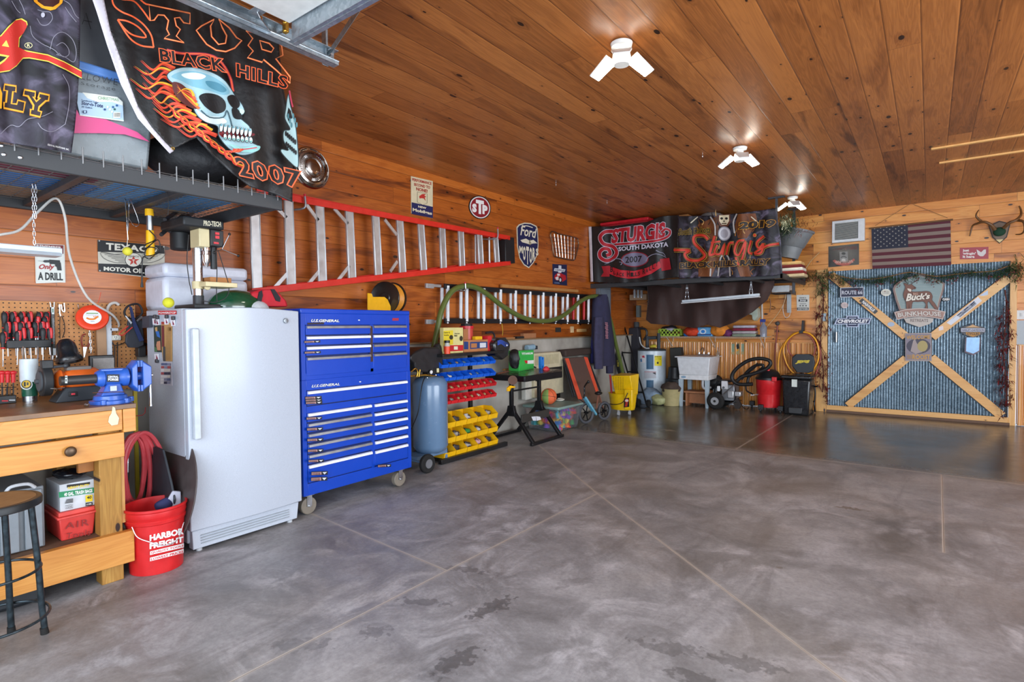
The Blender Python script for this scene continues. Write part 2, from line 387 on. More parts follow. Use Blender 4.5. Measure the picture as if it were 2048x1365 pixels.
# ================================================================ the room
ceil_m = wood_mat('ceiling_pine', 1, 0, .17, '#c47a3c', '#a3602c', '#64340f', ro=.42, board_len=3.4, kn=1, seed=5.153)
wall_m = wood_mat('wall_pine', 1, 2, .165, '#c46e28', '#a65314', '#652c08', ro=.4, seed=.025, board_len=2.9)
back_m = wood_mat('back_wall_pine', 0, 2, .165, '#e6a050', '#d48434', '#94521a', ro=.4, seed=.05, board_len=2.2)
def mortar_floor():
    m, nt, bs = newmat('sealed_concrete'); g = N(nt, 'NewGeometry'); pos = g.outputs['Position']
    def noise(sc, det=6, dist=0, mp=None):
        n = N(nt, 'TexNoise'); n.inputs['Scale'].default_value = sc; n.inputs['Detail'].default_value = det; n.inputs['Distortion'].default_value = dist
        if mp:
            q = N(nt, 'Mapping'); q.inputs['Scale'].default_value = mp[:3]; q.inputs['Rotation'].default_value = (0, 0, mp[3]); L(nt, pos, q.inputs[0]); L(nt, q.outputs[0], n.inputs['Vector'])
        else: L(nt, pos, n.inputs['Vector'])
        return n.outputs['Fac']
    def nz(sc, det, dist, ro, mp=None):
        o = noise(sc, det, dist, mp); o.node.inputs['Roughness'].default_value = ro; return o
    a = nz(1.3, 12, .4, .72); b = nz(2.6, 12, 1.2, .68); c = nz(45, 8, 0, .7); d = nz(2.2, 10, 1.5, .6, (1, .3, 1, .7)); e_ = nz(3.2, 12, 1.0, .7, (1, .25, 1, -.5))
    sp = N(nt, 'SeparateXYZ'); L(nt, pos, sp.inputs[0])
    near = ramp(nt, mth(nt, 'DIVIDE', mth(nt, 'ADD', sp.outputs[1], mth(nt, 'MULTIPLY', mth(nt, 'SUBTRACT', a, .5), .5)), 10.), [(.610, 1), (.635, 0)])   # the slab past the joint is sealed and swept
    mid = ramp(nt, mth(nt, 'DIVIDE', sp.outputs[1], 10.), [(.2, 1), (.6, .35)])
    col = mix(nt, near, ramp(nt, a, [(.35, '#45423c'), (.5, '#605c54'), (.66, '#7d776d')]), ramp(nt, a, [(.34, '#6c6b6c'), (.5, '#8b8a8c'), (.66, '#a8a7a9')]))
    chalk = mth(nt, 'MULTIPLY', ramp(nt, b, [(.46, 0), (.62, 1)]), ramp(nt, d, [(.38, .1), (.62, 1)]))
    col = mix(nt, mth(nt, 'MULTIPLY', mth(nt, 'MULTIPLY', chalk, near), mth(nt, 'MULTIPLY', mid, .85)), col, '#c6c4c8')
    col = mix(nt, mth(nt, 'MULTIPLY', ramp(nt, e_, [(.52, 0), (.66, 1)]), .42), col, '#5a5857')
    col = mix(nt, mth(nt, 'MULTIPLY', ramp(nt, noise(.8, 8, .5), [(.48, 0), (.68, 1)]), .35), col, '#7d6d58')
    col = mix(nt, mth(nt, 'MULTIPLY', ramp(nt, c, [(.4, 0), (.65, 1)]), .25), col, '#4f4d4c')
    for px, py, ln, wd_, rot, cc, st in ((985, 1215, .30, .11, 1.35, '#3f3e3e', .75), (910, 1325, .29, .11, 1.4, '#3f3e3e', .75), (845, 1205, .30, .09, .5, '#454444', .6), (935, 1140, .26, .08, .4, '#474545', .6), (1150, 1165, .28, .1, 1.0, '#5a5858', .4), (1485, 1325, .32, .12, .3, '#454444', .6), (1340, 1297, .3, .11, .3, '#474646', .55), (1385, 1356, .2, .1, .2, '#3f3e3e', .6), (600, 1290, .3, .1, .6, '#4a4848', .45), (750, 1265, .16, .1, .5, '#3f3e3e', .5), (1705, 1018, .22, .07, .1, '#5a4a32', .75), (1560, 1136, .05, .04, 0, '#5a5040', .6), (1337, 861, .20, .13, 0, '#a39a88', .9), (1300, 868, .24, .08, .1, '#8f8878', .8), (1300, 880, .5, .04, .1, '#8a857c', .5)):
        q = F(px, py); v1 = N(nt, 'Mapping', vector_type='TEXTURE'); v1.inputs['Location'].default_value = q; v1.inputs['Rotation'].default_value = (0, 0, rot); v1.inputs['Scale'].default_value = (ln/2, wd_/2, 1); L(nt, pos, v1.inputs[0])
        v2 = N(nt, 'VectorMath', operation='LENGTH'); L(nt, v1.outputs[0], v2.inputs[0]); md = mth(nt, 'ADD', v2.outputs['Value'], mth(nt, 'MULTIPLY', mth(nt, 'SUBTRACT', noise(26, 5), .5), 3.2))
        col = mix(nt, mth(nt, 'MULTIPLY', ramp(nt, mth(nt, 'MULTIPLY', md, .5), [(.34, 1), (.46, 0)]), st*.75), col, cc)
    segs = [((-2.12, -1.5), (-2.12, 3.93)), ((-4.38, 5.93), (-3.485, 5.136)), ((-3.485, 5.136), (-2.105, 3.93)), ((-2.105, 3.93), (.9, 1.45)), ((-4.38, 2.37), (-2.13, 2.2)), ((-4.3, 6.2), (4.9, 6.2)), ((-1.66, 6.2), (-1.60, 9.69)), ((.1, 6.2), (.08, 4.1))]
    dm = None
    for (ax, ay), (bx_, by) in segs:
        A = Vector((ax, ay, 0)); Bv = Vector((bx_, by, 0)); ln = (Bv-A).length; u = (Bv-A)/ln
        s_ = N(nt, 'VectorMath', operation='SUBTRACT'); L(nt, pos, s_.inputs[0]); s_.inputs[1].default_value = A
        t = N(nt, 'VectorMath', operation='DOT_PRODUCT'); L(nt, s_.outputs[0], t.inputs[0]); t.inputs[1].default_value = u
        k = N(nt, 'VectorMath', operation='DOT_PRODUCT'); L(nt, s_.outputs[0], k.inputs[0]); k.inputs[1].default_value = (-u.y, u.x, 0)
        e = mth(nt, 'MAXIMUM', mth(nt, 'ABSOLUTE', k.outputs['Value']), mth(nt, 'MAXIMUM', mth(nt, 'MULTIPLY', t.outputs['Value'], -1.), mth(nt, 'SUBTRACT', t.outputs['Value'], ln)))
        dm = e if dm is None else mth(nt, 'MINIMUM', dm, e)
    wob = mth(nt, 'ADD', dm, mth(nt, 'MULTIPLY', mth(nt, 'SUBTRACT', noise(14, 4), .5), .006))
    dust = mth(nt, 'MULTIPLY', ramp(nt, wob, [(.003, 1), (.03, 0)]), mth(nt, 'MULTIPLY_ADD', b, .5, .05))
    col = mix(nt, dust, col, '#b0a8a0'); lip = ramp(nt, wob, [(.004, 1), (.0085, 0)]); col = mix(nt, mth(nt, 'MULTIPLY', lip, .75), col, '#bdb2a6')
    core = ramp(nt, dm, [(.001, 1), (.0025, 0)]); col = mix(nt, mth(nt, 'MULTIPLY', core, .4), col, '#5e554e')
    L(nt, col, bs.inputs['Base Color'])
    ro = mth(nt, 'MULTIPLY_ADD', near, .25, .22); ro = mth(nt, 'ADD', ro, mth(nt, 'MULTIPLY', mth(nt, 'MULTIPLY', chalk, near), .25)); ro = mth(nt, 'ADD', ro, mth(nt, 'MULTIPLY', mth(nt, 'SUBTRACT', b, .5), .25))
    L(nt, ro, bs.inputs['Roughness']); bs.inputs['Specular IOR Level'].default_value = .6
    h = mth(nt, 'ADD', mth(nt, 'MULTIPLY', c, .25), mth(nt, 'MULTIPLY', ramp(nt, dm, [(0, 0), (.004, 1)]), 1.5)); bump(nt, bs, h, .0022, .5)
    return m
def conc_wall():
    m, nt, bs = newmat('cast_concrete'); n = N(nt, 'TexNoise'); g = N(nt, 'NewGeometry'); L(nt, g.outputs['Position'], n.inputs['Vector']); n.inputs['Scale'].default_value = 2.2; n.inputs['Detail'].default_value = 9
    L(nt, ramp(nt, n.outputs['Fac'], [(.3, '#8b867d'), (.5, '#a9a49a'), (.7, '#bdb9b0')]), bs.inputs['Base Color']); bs.inputs['Roughness'].default_value = .85; bump(nt, bs, n.outputs['Fac'], .01, .5); return m
def galv(name='galvanized', sc=55, c0='#8d9aa2', c1='#c3ccd2', ro=.42, me=.85):
    m, nt, bs = newmat(name); g = N(nt, 'NewGeometry'); v = N(nt, 'TexVoronoi', feature='F1'); v.inputs['Scale'].default_value = sc; L(nt, g.outputs['Position'], v.inputs['Vector'])
    n = N(nt, 'TexNoise'); n.inputs['Scale'].default_value = 3; n.inputs['Detail'].default_value = 6; L(nt, g.outputs['Position'], n.inputs['Vector'])
    s_ = N(nt, 'SeparateColor'); L(nt, v.outputs['Color'], s_.inputs[0])
    f = mth(nt, 'ADD', mth(nt, 'MULTIPLY', s_.outputs[0], .55), mth(nt, 'MULTIPLY', n.outputs['Fac'], .5)); L(nt, mix(nt, f, c0, c1), bs.inputs['Base Color'])
    L(nt, mth(nt, 'MULTIPLY_ADD', s_.outputs[1], .15, ro-.07), bs.inputs['Roughness']); bs.inputs['Metallic'].default_value = me; return m
GALV = galv(); floor_m = mortar_floor(); conc_m = conc_wall()
struct('floor', MB().bx(-4.6, 5.1, -1.9, 9.9, -.1, 0), floor_m)
struct('ceiling', MB().bx(-4.6, 5.1, -1.9, 9.9, CZ, CZ+.1), ceil_m)
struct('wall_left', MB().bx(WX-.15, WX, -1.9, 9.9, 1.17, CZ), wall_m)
struct('wall_left_base', MB().bx(-4.55, -4.33, -1.9, 9.9, 0, 1.17), conc_m, org=(-4.4, 4, 0))
struct('trim_1', MB().bx(WX-.01, -4.30, 2.2, 9.6, 1.170, 1.188), mt('#8a6a48', .8), bev=.003)
wb = MB(); wb.bx(WX, -1.25, BY+.001, BY+.12, 1.05, CZ); wb.bx(.84, 5.1, BY+.001, BY+.12, 1.05, CZ); wb.bx(-1.25, .84, BY+.001, BY+.12, 2.15, CZ)
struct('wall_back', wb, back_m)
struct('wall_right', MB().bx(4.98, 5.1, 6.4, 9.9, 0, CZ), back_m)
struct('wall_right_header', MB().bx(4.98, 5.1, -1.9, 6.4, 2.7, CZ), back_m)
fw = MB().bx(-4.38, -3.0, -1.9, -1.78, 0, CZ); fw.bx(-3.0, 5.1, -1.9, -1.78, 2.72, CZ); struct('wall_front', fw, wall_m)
# ribbed wainscot: lapped copper-brown ribs, a real corrugated surface
def ribbed(x0, x1, z0, z1, name, mat):
    mb = MB(); pitch = .078; n = int((x1-x0)/pitch); pr = [(0, 0), (.006, .026), (.014, .032), (.034, .032), (.042, .026), (.048, .002), (.058, .002), (.062, .010), (.068, .012), (.074, .010), (.078, 0)]
    pts = []
    for i in range(n+1):
        for a, d in pr[:-1]:
            x = x0+i*pitch+a
            if x <= x1: pts.append((x, BY-d-.002))
    for (a, b), (c, d) in zip(pts, pts[1:]): mb.face([(a, b, z0), (c, d, z0), (c, d, z1), (a, b, z1)])
    mb.face([(x0, BY+.1, z0), (x1, BY+.1, z0), (x1, BY+.1, z1), (x0, BY+.1, z1)])
    return struct(name, mb, mat, ang=15)
m_, nt_, bs_ = newmat('varnished_ribs'); g_ = N(nt_, 'NewGeometry'); q_ = N(nt_, 'Mapping'); q_.inputs['Scale'].default_value = (26, 26, .7); L(nt_, g_.outputs['Position'], q_.inputs[0])
n_ = N(nt_, 'TexNoise'); n_.inputs['Scale'].default_value = 1; n_.inputs['Detail'].default_value = 6; L(nt_, q_.outputs[0], n_.inputs['Vector'])
L(nt_, ramp(nt_, n_.outputs['Fac'], [(.3, '#c07c38'), (.5, '#d8964c'), (.7, '#e8b068')]), bs_.inputs['Base Color']); bs_.inputs['Roughness'].default_value = .28; bs_.inputs['Coat Weight'].default_value = .5
ribbed(-4.33, -1.40, 0.01, 1.05, 'wall_back_wainscot', m_); ribbed(.92, 4.9, 0.01, 1.05, 'wall_back_wainscot_right', m_)
pine = wood_mat('pine_trim', 2, 0, 3.0, '#e9ba78', '#dba258', '#b9783a', ro=.42, groove=0, coat=.2, kn=.6, seed=1.4)
pineh = wood_mat('pine_trim_level', 0, 2, 3.0, '#e9ba78', '#dba258', '#b9783a', ro=.42, groove=0, coat=.2, kn=.6, seed=1.4)
piney = wood_mat('pine_bench', 1, 2, 3.0, '#dc9c4c', '#cc8638', '#a05c22', ro=.42, groove=0, coat=.25, kn=.8, seed=1.4)
struct('trim_2', MB().bx(-4.33, -1.40, BY-.025, BY, 1.045, 1.062), pineh, bev=.003)
struct('trim_3', MB().bx(-1.395, -1.245, BY-.022, BY+.001, 0, 2.18), pine, bev=.003)
struct('trim_4', MB().bx(.835, .905, BY-.022, BY+.001, 0, 2.12), pine, bev=.003)
struct('trim_5', MB().bx(.92, 4.9, BY-.025, BY, 1.045, 1.062), pineh, bev=.003)
for n, (a, b) in enumerate((((1862, 297), (2075, 265)), ((1878, 325), (2075, 298)))):
    p = P(*a, 2, CZ); q = P(*b, 2, CZ); struct('trim_%d' % (6+n), MB().bx(p.x, p.x+1.3, p.y-.02, p.y+.02, CZ-.018, CZ), mt('#e2ab66', .45), bev=.003)
# ---- barn door in the back wall
dr = tag(bpy.data.objects.new('door_1', None), kind='structure'); COL.objects.link(dr); dr.location = (-.2, BY, 0); ORG[dr] = Vector((-.2, BY, 0))
mb = MB(); n = 64*6; X0, X1 = -1.25, .835
xs = [X0+(X1-X0)*i/n for i in range(n+1)]
for a, b in zip(xs, xs[1:]):
    ya, yb = (BY+.016+.0065*math.cos(2*PI*(t-X0)/.0326) for t in (a, b)); mb.face([(a, ya, .09), (b, yb, .09), (b, yb, 2.16), (a, ya, 2.16)])
mb.face([(X0, BY+.1, 0), (X1, BY+.1, 0), (X1, BY+.1, 2.16), (X0, BY+.1, 2.16)])
dm_ = galv('corrugated_steel', 60, '#4a5b67', '#93a5b1', .38, .8)
mb.build('corrugated_sheet', dm_, dr, ang=60)
MB().bx(-1.25, .835, BY-.028, BY+.005, .035, .105).build('bottom_rail', pineh, dr, bev=.003)
MB().bx(-1.25, .85, BY-.034, BY+.01, 0, .035).build('threshold', mt('#6d5546', .8), dr, bev=.003)
def brace(p, q, name='brace'):
    p = B(*p, .0); q = B(*q, .0); m = MB(); a = (q-p).normalized(); up = Vector((0, -1, 0)); x = a.cross(up)
    w_ = .055; t = .02; y0 = BY+.006
    m.hexa([Vector((c.x, y, c.z)) for y in (y0, y0-t) for c in (p-x*w_, p+x*w_, q+x*w_, q-x*w_)])
    d = (q-p); rot = math.atan2(d.z, d.x)
    return m.build(name, pineh, dr, bev=.002)
brace((1662, 550), (1812, 674)); brace((1862, 715), (2003, 832)); brace((1864, 675), (2017, 556)); brace((1813, 717), (1696, 812))
MB().bx(-1.13, -1.115, BY-.03, BY+.01, B(1665, 685).z, B(1665, 664).z).build('pull_handle', mt('#e8e8e8', .3, 1), dr, bev=.003)
# ---- raised overhead door above the camera, with its strut, and the track
od = tag(bpy.data.objects.new('door_2', None), kind='structure'); COL.objects.link(od); od.location = (.5, 0, 2.8); ORG[od] = Vector((.5, 0, 2.8))
ze = P(588, 72, 2, 2.74); ys = ze.y; xe = ze.x
mb = MB(); dx = P(500, 10, 2, 2.79).x
for k in range(5): mb.bx(dx, 2.4, ys-.02-.53*(k+1)+.006, ys-.02-.53*k, 2.79, 2.835)
mb.build('door_panels', mt('#e4e2dc', .5), od, bev=.004)
mb = MB(); mb.bx(xe, 2.4, ys-.012, ys-.008, 2.70, 2.80); mb.bx(xe, 2.4, ys-.035, ys-.01, 2.797, 2.80); mb.bx(xe, 2.4, ys-.03, ys-.01, 2.70, 2.703); mb.bx(xe, 2.4, ys-.012, ys+.012, 2.697, 2.70)
mb.build('stiffening_strut', GALV, od, bev=.001)
# ================================================================ common surfaces
BLK = mt('#17181a', .45); STEEL = mt('#c9ccd0', .3, 1); DSTEEL = mt('#4a4c50', .45, .6); RACK = mt('#3c3d3f', .5, .2); CHROME = mt('#e3e5e8', .12, 1)
RED = mt('#c8161d', .38, coat=.3); YEL = mt('#f2b705', .4, coat=.2); WHT = mt('#dfe3e8', .4); ALU = mt('#c8cacc', .35, .75); BRASS = mt('#c79a3e', .3, .9)
RUB = mt('#141414', .8); KRAFT = mt('#a9773f', .8)
# ================================================================ overhead rack above the bench
RX, RZ = -3.08, 2.095; ry1 = 1.82
rk = thing('overhead_rack', 'dark steel wire overhead rack hung above the workbench', 'rack', (-3.7, .6, 2.05))
MB().bx(RX, RX+.02, -.6, ry1, 2.045, 2.12).build('front_rail', RACK, rk, bev=.004)
MB().bx(WX+.002, WX+.03, -.6, ry1, 2.08, 2.17).build('rear_rail', RACK, rk, bev=.004)
MB().bx(WX+.002, RX, ry1-.02, ry1, 2.055, 2.13).build('end_rail', RACK, rk, bev=.004)
for y in (.02, .46, .93, 1.37):
    MB().bx(WX+.03, RX, y-.02, y+.02, 2.095, 2.13).build('cross_bar', RACK, rk, bev=.004)
mb = MB()
for i in range(26): x = WX+.05+i*.05; mb.cyl((x, -.6, 2.135), (x, ry1-.01, 2.135), .0022, n=5)
mb.build('wire_deck', mt('#7a7674', .4, .5), rk)
mb = MB()
for i in range(31): y = -.55+i*.078; mb.cyl((WX+.03, y, 2.139), (RX+.008, y, 2.139), .0022, n=5); mb.cyl((RX+.022, y, 2.10), (RX+.022, y, 2.175), .0035, n=5)
mb.cyl((RX+.016, -.6, 2.12), (RX+.016, ry1, 2.12), .0026, n=5)
mb.build('deck_cross_wires', mt('#8d8c8c', .4, .5), rk)
for a, b in ((8, 309), (41, 315), (3, 291)): MB().sph(P(a, b, 0, RX+.02), .009, 10, 6, (.5, 1, 1)).build('bolt_head', STEEL, rk)
MB().bx(RX-.03, RX+.01, ry1-.06, ry1-.03, 2.1, CZ).build('hanger_post', RACK, rk, bev=.003)
# things stored on the rack
def tote(name, y0, y1, x0, x1, z0, h, body, lid, label, cat='storage box'):
    t = thing(name, label, cat, ((x0+x1)/2, (y0+y1)/2, z0)); d = .03
    m = MB(); m.hexa([(x0+d, y0+d, z0), (x1-d, y0+d, z0), (x1-d, y1-d, z0), (x0+d, y1-d, z0), (x0, y0, z0+h-.04), (x1, y0, z0+h-.04), (x1, y1, z0+h-.04), (x0, y1, z0+h-.04)]); m.build('body', body, t, bev=.015)
    MB().bx(x0-.01, x1+.01, y0-.01, y1+.01, z0+h-.045, z0+h).build('lid', lid, t, bev=.01); return t
frost = mt('#8f989c', .28, tr=.15, al=.96); grt = mt('#5c5e62', .4)
t1 = tote('storage_tote', .62, 1.17, -3.75, -3.09, 2.142, .43, frost, mt('#5b87c9', .4), 'frosted clear storage tote with a paper maker label between two flags', 'storage box')
a = Art(lambda a, b: P(a, b, 0, -3.083), V(1, 0, 0), (.2491, 0, 0))
a.poly([(560, 880), (600, 850), (640, 930), (850, 960), (1100, 1060), (1200, 1140), (1000, 1080), (800, 1070), (590, 1070)], '#e0568c')
a.poly([(600, 740), (940, 780), (985, 820), (992, 972), (640, 925)], '#b9d3e8'); a.poly([(660, 742), (940, 780), (985, 820), (985, 850), (900, 820), (780, 820), (700, 790)], '#eef0e6')
a.line([(640, 925), (992, 972)], 8, '#eef0e6')
a.text('Stor-n-Tote', ((650, 842), (825, 868), (828, 836), (655, 812)), '#1b2a5c', .03); a.text('Translucent Color', ((648, 812), (790, 832), (792, 818), (650, 798)), '#27406e', .01); a.text('20 Gallon', ((652, 865), (738, 876), (740, 862), (654, 850)), '#27406e', .01)
a.text('CHRISTMAS', ((785, 800), (950, 815), (950, 795), (785, 772)), '#87b287', 0)
for i, (x, y, c) in enumerate(((880, 880, '#e8e8e8'), (905, 862, '#2a5d8f'), (918, 880, '#1f5c49'), (895, 900, '#dfe8dd'), (935, 850, '#2a5d8f'), (860, 862, '#e8e8e8'), (838, 882, '#244a7a'))): a.ell(x, y, 9, 9, c)
a.rect(905, 905, 962, 950, '#e9e4d8')
for i in range(6): a.rect(912+i*8, 910, 915+i*8, 942, '#3a3a3a')
a.rect(660, 892, 692, 914, '#1b2a5c'); a.ell(676, 903, 9, 9, '#b9d3e8')
a.text('LLOWE', ((640, 640), (935, 690), (940, 640), (650, 590)), '#3c3f42', -.005, sp=1.2); a.text('Storage', ((640, 690), (920, 745), (920, 705), (645, 660)), '#3c3f42', -.005, sp=1.2)
a.build('maker_label', t1, .4)
t2 = tote('storage_tote', .60, 1.25, -3.8, -3.12, 2.578, .42, grt, mt('#55585c', .4), 'grey storage tote marked A, stacked on the frosted tote')
a = Art(lambda a, b: P(a, b, 0, -3.108), V(1, 0, 0), (.2491, 0, 0)); a.line([(660, 195), (690, 105), (728, 235)], 5, '#141414'); a.line([(672, 165), (738, 178)], 5, '#141414'); a.build('marker_lettering', t2)
# black duffel bag, folded cartons and blankets lying on the wires
one('duffel_bag', MB().sph((-3.35, 1.5, 2.30), .2, 20, 14, (1.15, 1.45, .76)).jitter(.02, 6), mt('#1c1c1f', .6, bp=.01), 'black duffel bag lying on the overhead rack behind the flame flag', 'bag')
for y0, y1, x0, x1, c, l in ((-.3, 1.05, -3.62, -3.34, '#7b3550', 'maroon folded blanket lying on the wire deck of the rack'), (-.3, 1.1, -4.0, -3.66, '#2f7fd0', 'bright blue tarp folded on the wire deck, left of the cross bar'), (1.12, 1.75, -4.0, -3.5, '#4f9adb', 'light blue folded tarp at the right end of the rack'), (-.2, .6, -3.32, -3.13, '#b98a5c', 'tan flattened carton at the front edge of the rack'), (1.3, 1.78, -3.48, -3.13, '#c9b9a6', 'pale flattened carton at the right front corner of the rack'), (-.3, 1.7, -4.33, -4.04, '#a58a6a', 'brown board lying on the rack against the wall')):
    nm = 'folded_tarp' if 'tarp' in l else 'folded_blanket' if 'blanket' in l else 'flattened_carton' if 'carton' in l else 'board'
    z1 = 2.142 if y0 > 1.1 and x0 < -3.49 else 2.142
    one(nm, MB().bx(x0, x1, y0, y1, 2.1415, 2.1418+(.03 if x0 < -3.8 else .0005)), mt(c, .7), l, nm.split('_')[-1], bev=0)
# ---- the two rally flags in front of the rack
def rip(a, b): return -3.005 + .007*math.sin(a/17.+b/90.) + .004*math.sin(a/7.3-b/60.)
fl = lambda a, b: P(a, b, 0, rip(a, b))
cloud, nt, bs = newmat('cloud_print_cloth'); g = N(nt, 'NewGeometry'); n = N(nt, 'TexNoise'); n.inputs['Scale'].default_value = 6; n.inputs['Detail'].default_value = 8; n.inputs['Distortion'].default_value = 1.4; L(nt, g.outputs['Position'], n.inputs['Vector'])
L(nt, ramp(nt, n.outputs['Fac'], [(.42, '#16141a'), (.56, '#3d3846'), (.66, '#6c6479'), (.72, '#2a2630')]), bs.inputs['Base Color']); bs.inputs['Roughness'].default_value = .55
CLOUD = cloud; BCLOTH = mt('#131213', .42, bp=.002, sc=30, sheen=.1)
k = .2491
f1 = tag(skin([(-40, -40), (161, -40), (160, 60), (159, 130), (155, 200), (149, 260), (143, 306), (60, 293), (-40, 276)], fl, 7).build('rally_flag', CLOUD, solid=.002), 'dark cloud print flag with red script tail and orange letters at the rack’s left', 'flag')
a = Art(fl, V(1, 0, 0), (k, 0, 0), .0005, .0022, sub=6)
gl = '#8e8a96'
for pts in ([(300, 80), (350, 95), (400, 100), (420, 150), (380, 200), (330, 200), (295, 150)], [(240, 210), (260, 290), (330, 350), (430, 400), (470, 440)], [(400, 400), (430, 300), (500, 260), (580, 320), (610, 420), (590, 500), (520, 460), (450, 440)], [(450, 370), (500, 345), (545, 390), (550, 440), (510, 460), (470, 430)], [(500, 0), (560, 40), (600, 120), (630, 150)], [(520, 60), (560, 120), (610, 180)], [(150, 0), (180, 60), (200, 120)], [(90, 10), (130, 80), (160, 110)], [(500, 600), (550, 700), (550, 850), (520, 1000)], [(0, 1080), (80, 1010), (150, 1020), (220, 960), (330, 940), (420, 900)], [(300, 990), (340, 1040), (420, 1060), (520, 1000)]):
    a.line(pts, 5, gl, smooth=4)
a.ell(340, 125, 16, 20, '#b9b6c0')
a.poly([(255, -20), (505, -20), (495, 30), (440, 80), (400, 90), (330, 70), (270, 20)], '#f2a01c'); a.poly([(285, -20), (480, -20), (470, 30), (420, 62), (350, 55), (300, 20)], '#3a1410')
sw = [(-60, 330), (0, 285), (60, 215), (125, 160), (170, 150), (212, 175), (220, 205), (190, 262), (155, 320), (150, 395), (210, 408), (380, 440), (510, 495), (650, 570), (650, 640), (520, 570), (380, 505), (230, 478), (180, 480), (130, 540), (70, 580), (-60, 600)]
a.poly(sw, '#e9dc52'); a.line(sw, 6, '#1a1010', True); a.poly([(p[0]+(6 if p[0] < 100 else -8 if p[0] < 240 and p[1] < 400 else 0), p[1]+(12 if p[1] < 300 or (p[0] > 160 and p[1] < 600 and (p[0]*.32+380) > p[1]) else -11)) for p in sw], '#c92a1f')
a.poly([(10, 375), (45, 330), (68, 385)], '#e9dc52'); a.poly([(-10, 440), (70, 455), (30, 500), (-10, 530)], '#e9dc52'); a.poly([(-10, 455), (50, 465), (20, 490), (-10, 510)], '#1a1010')
a.ring(222, 372, 32, 23, 5, '#d9cf9a'); a.text('R', (210, 384, 236, 360), '#d9cf9a', .03)
Lp = [(32, 692), (118, 706), (114, 742), (90, 740), (78, 842), (130, 850), (138, 818), (188, 830), (178, 900), (28, 868), (32, 832), (48, 832), (58, 735), (30, 730)]
Yp = [(190, 735), (272, 752), (266, 785), (250, 784), (282, 830), (322, 795), (305, 790), (310, 762), (382, 778), (375, 812), (355, 812), (300, 862), (292, 900), (318, 908), (312, 940), (238, 922), (244, 890), (262, 892), (268, 852), (222, 775), (186, 768)]
for q in (Lp, Yp): a.line(q, 34, '#b06a18', True); a.line(q, 24, '#f6a91f', True); a.poly(q, '#241018')
a.poly([(-30, 880), (-10, 700), (10, 760), (5, 880)], '#f6a91f')
a.text('©2018 ALL RIGHTS RSVD. INC.', ((372, 1175), (545, 1215), (545, 1202), (374, 1160)), '#e8e4e0', .01); a.build('flag_print', f1, .5)
# right flag with skull, flames
k = .34432
hd = [(532, -10), (600, -10), (640, 180), (720, 400), (800, 620), (880, 740), (960, 830), (1008, 878), (985, 893), (890, 790), (800, 690), (700, 490), (620, 260), (560, 70)]
bd = [(600, -120), (1625, -120), (1620, 265), (1640, 480), (1672, 650), (1692, 820), (1700, 1000), (1698, 1176), (1600, 1130), (1450, 1085), (1340, 1000), (1230, 900), (1140, 800), (1030, 855), (1006, 874), (960, 828), (880, 738), (800, 618), (720, 398), (640, 178), (600, -10)]
f2 = tag(skin([(x*k, y*k) for x, y in bd], fl, 7).build('rally_flag', BCLOTH, solid=.002), 'black flag with flaming skull and 2007 hanging from the door track', 'flag')
skin([(x*k, y*k) for x, y in hd], lambda a, b: fl(a, b)+V(.003, 0, 0), 7).build('white_heading', mt('#d9d3dc', .7), f2, solid=.002)
MB().tor(P(346, 297, 0, -2.998), .006, .002, (1, 0, 0)).build('grommet', BRASS, f2)
a = Art(fl, V(1, 0, 0), (k, 0, 0), .0005, .0022, sub=6); OR, RD, YL = '#ff6a3a', '#d8402c', '#f7b733'
def flame(pts, w_, c): a.line(pts, w_, c, smooth=5, taper=.95)
rnd = random.Random(3)
for i in range(15):
    y0 = 400+i*28; x0 = 1010+max(0, (i-6))*30; L_ = 170+rnd.random()*110
    p = [(x0, y0), (x0-L_*.35, y0-18-rnd.random()*18), (x0-L_*.65, y0+8), (x0-L_, y0-38-rnd.random()*20)]; flame(p, 24, RD)
    flame([(q[0]+6, q[1]-4) for q in p], 13, (OR, YL, '#e8543a')[i % 3])
for i in range(9):
    x0, y0 = 980+i*42, 640+i*34; p = [(x0+80, y0+60), (x0+30, y0+40), (x0+10, y0-2), (x0-45, y0-40)]; flame(p, 20, RD); flame([(q[0]+5, q[1]-3) for q in p], 9, (YL, OR)[i % 2])
for pts in ([(955, 300), (1040, 320), (1180, 325), (1260, 360), (1320, 450), (1340, 540)],): a.line(pts, 16, '#b3304a', smooth=4); a.line(pts, 7, OR, smooth=4)
sk = [(955, 450), (985, 420), (1050, 400), (1140, 405), (1230, 435), (1290, 475), (1328, 525), (1355, 570), (1385, 605), (1403, 640), (1402, 665), (1380, 690), (1402, 712), (1436, 745), (1440, 790), (1446, 832), (1482, 852), (1478, 882), (1440, 902), (1380, 907), (1330, 882), (1285, 840), (1252, 790), (1248, 742), (1190, 722), (1140, 690), (1110, 640), (1095, 560), (1040, 500), (985, 490)]
a.sm = 4; a.poly(sk, '#a9c9cf'); a.line(sk, 5, '#27333a', True, 4)
a.poly([(980, 455), (1040, 425), (1130, 425), (1220, 455), (1290, 500), (1320, 545), (1280, 560), (1200, 535), (1100, 510), (1040, 480)], '#7fb4c4'); a.poly([(1040, 440), (1120, 432), (1180, 450), (1150, 470), (1070, 465)], '#e4eef0'); a.poly([(1180, 480), (1250, 490), (1300, 530), (1270, 545), (1200, 515)], '#4d8a9e')
a.poly([(1140, 570), (1180, 550), (1250, 562), (1292, 600), (1290, 650), (1240, 668), (1190, 640), (1160, 610)], '#0d0c10'); a.poly([(1305, 572), (1340, 560), (1375, 600), (1372, 630), (1345, 640), (1315, 610)], '#0d0c10')
a.poly([(1330, 640), (1362, 640), (1392, 690), (1372, 702), (1340, 690)], '#11161a'); a.poly([(1375, 640), (1402, 650), (1395, 670), (1378, 664)], '#c7ecdc')
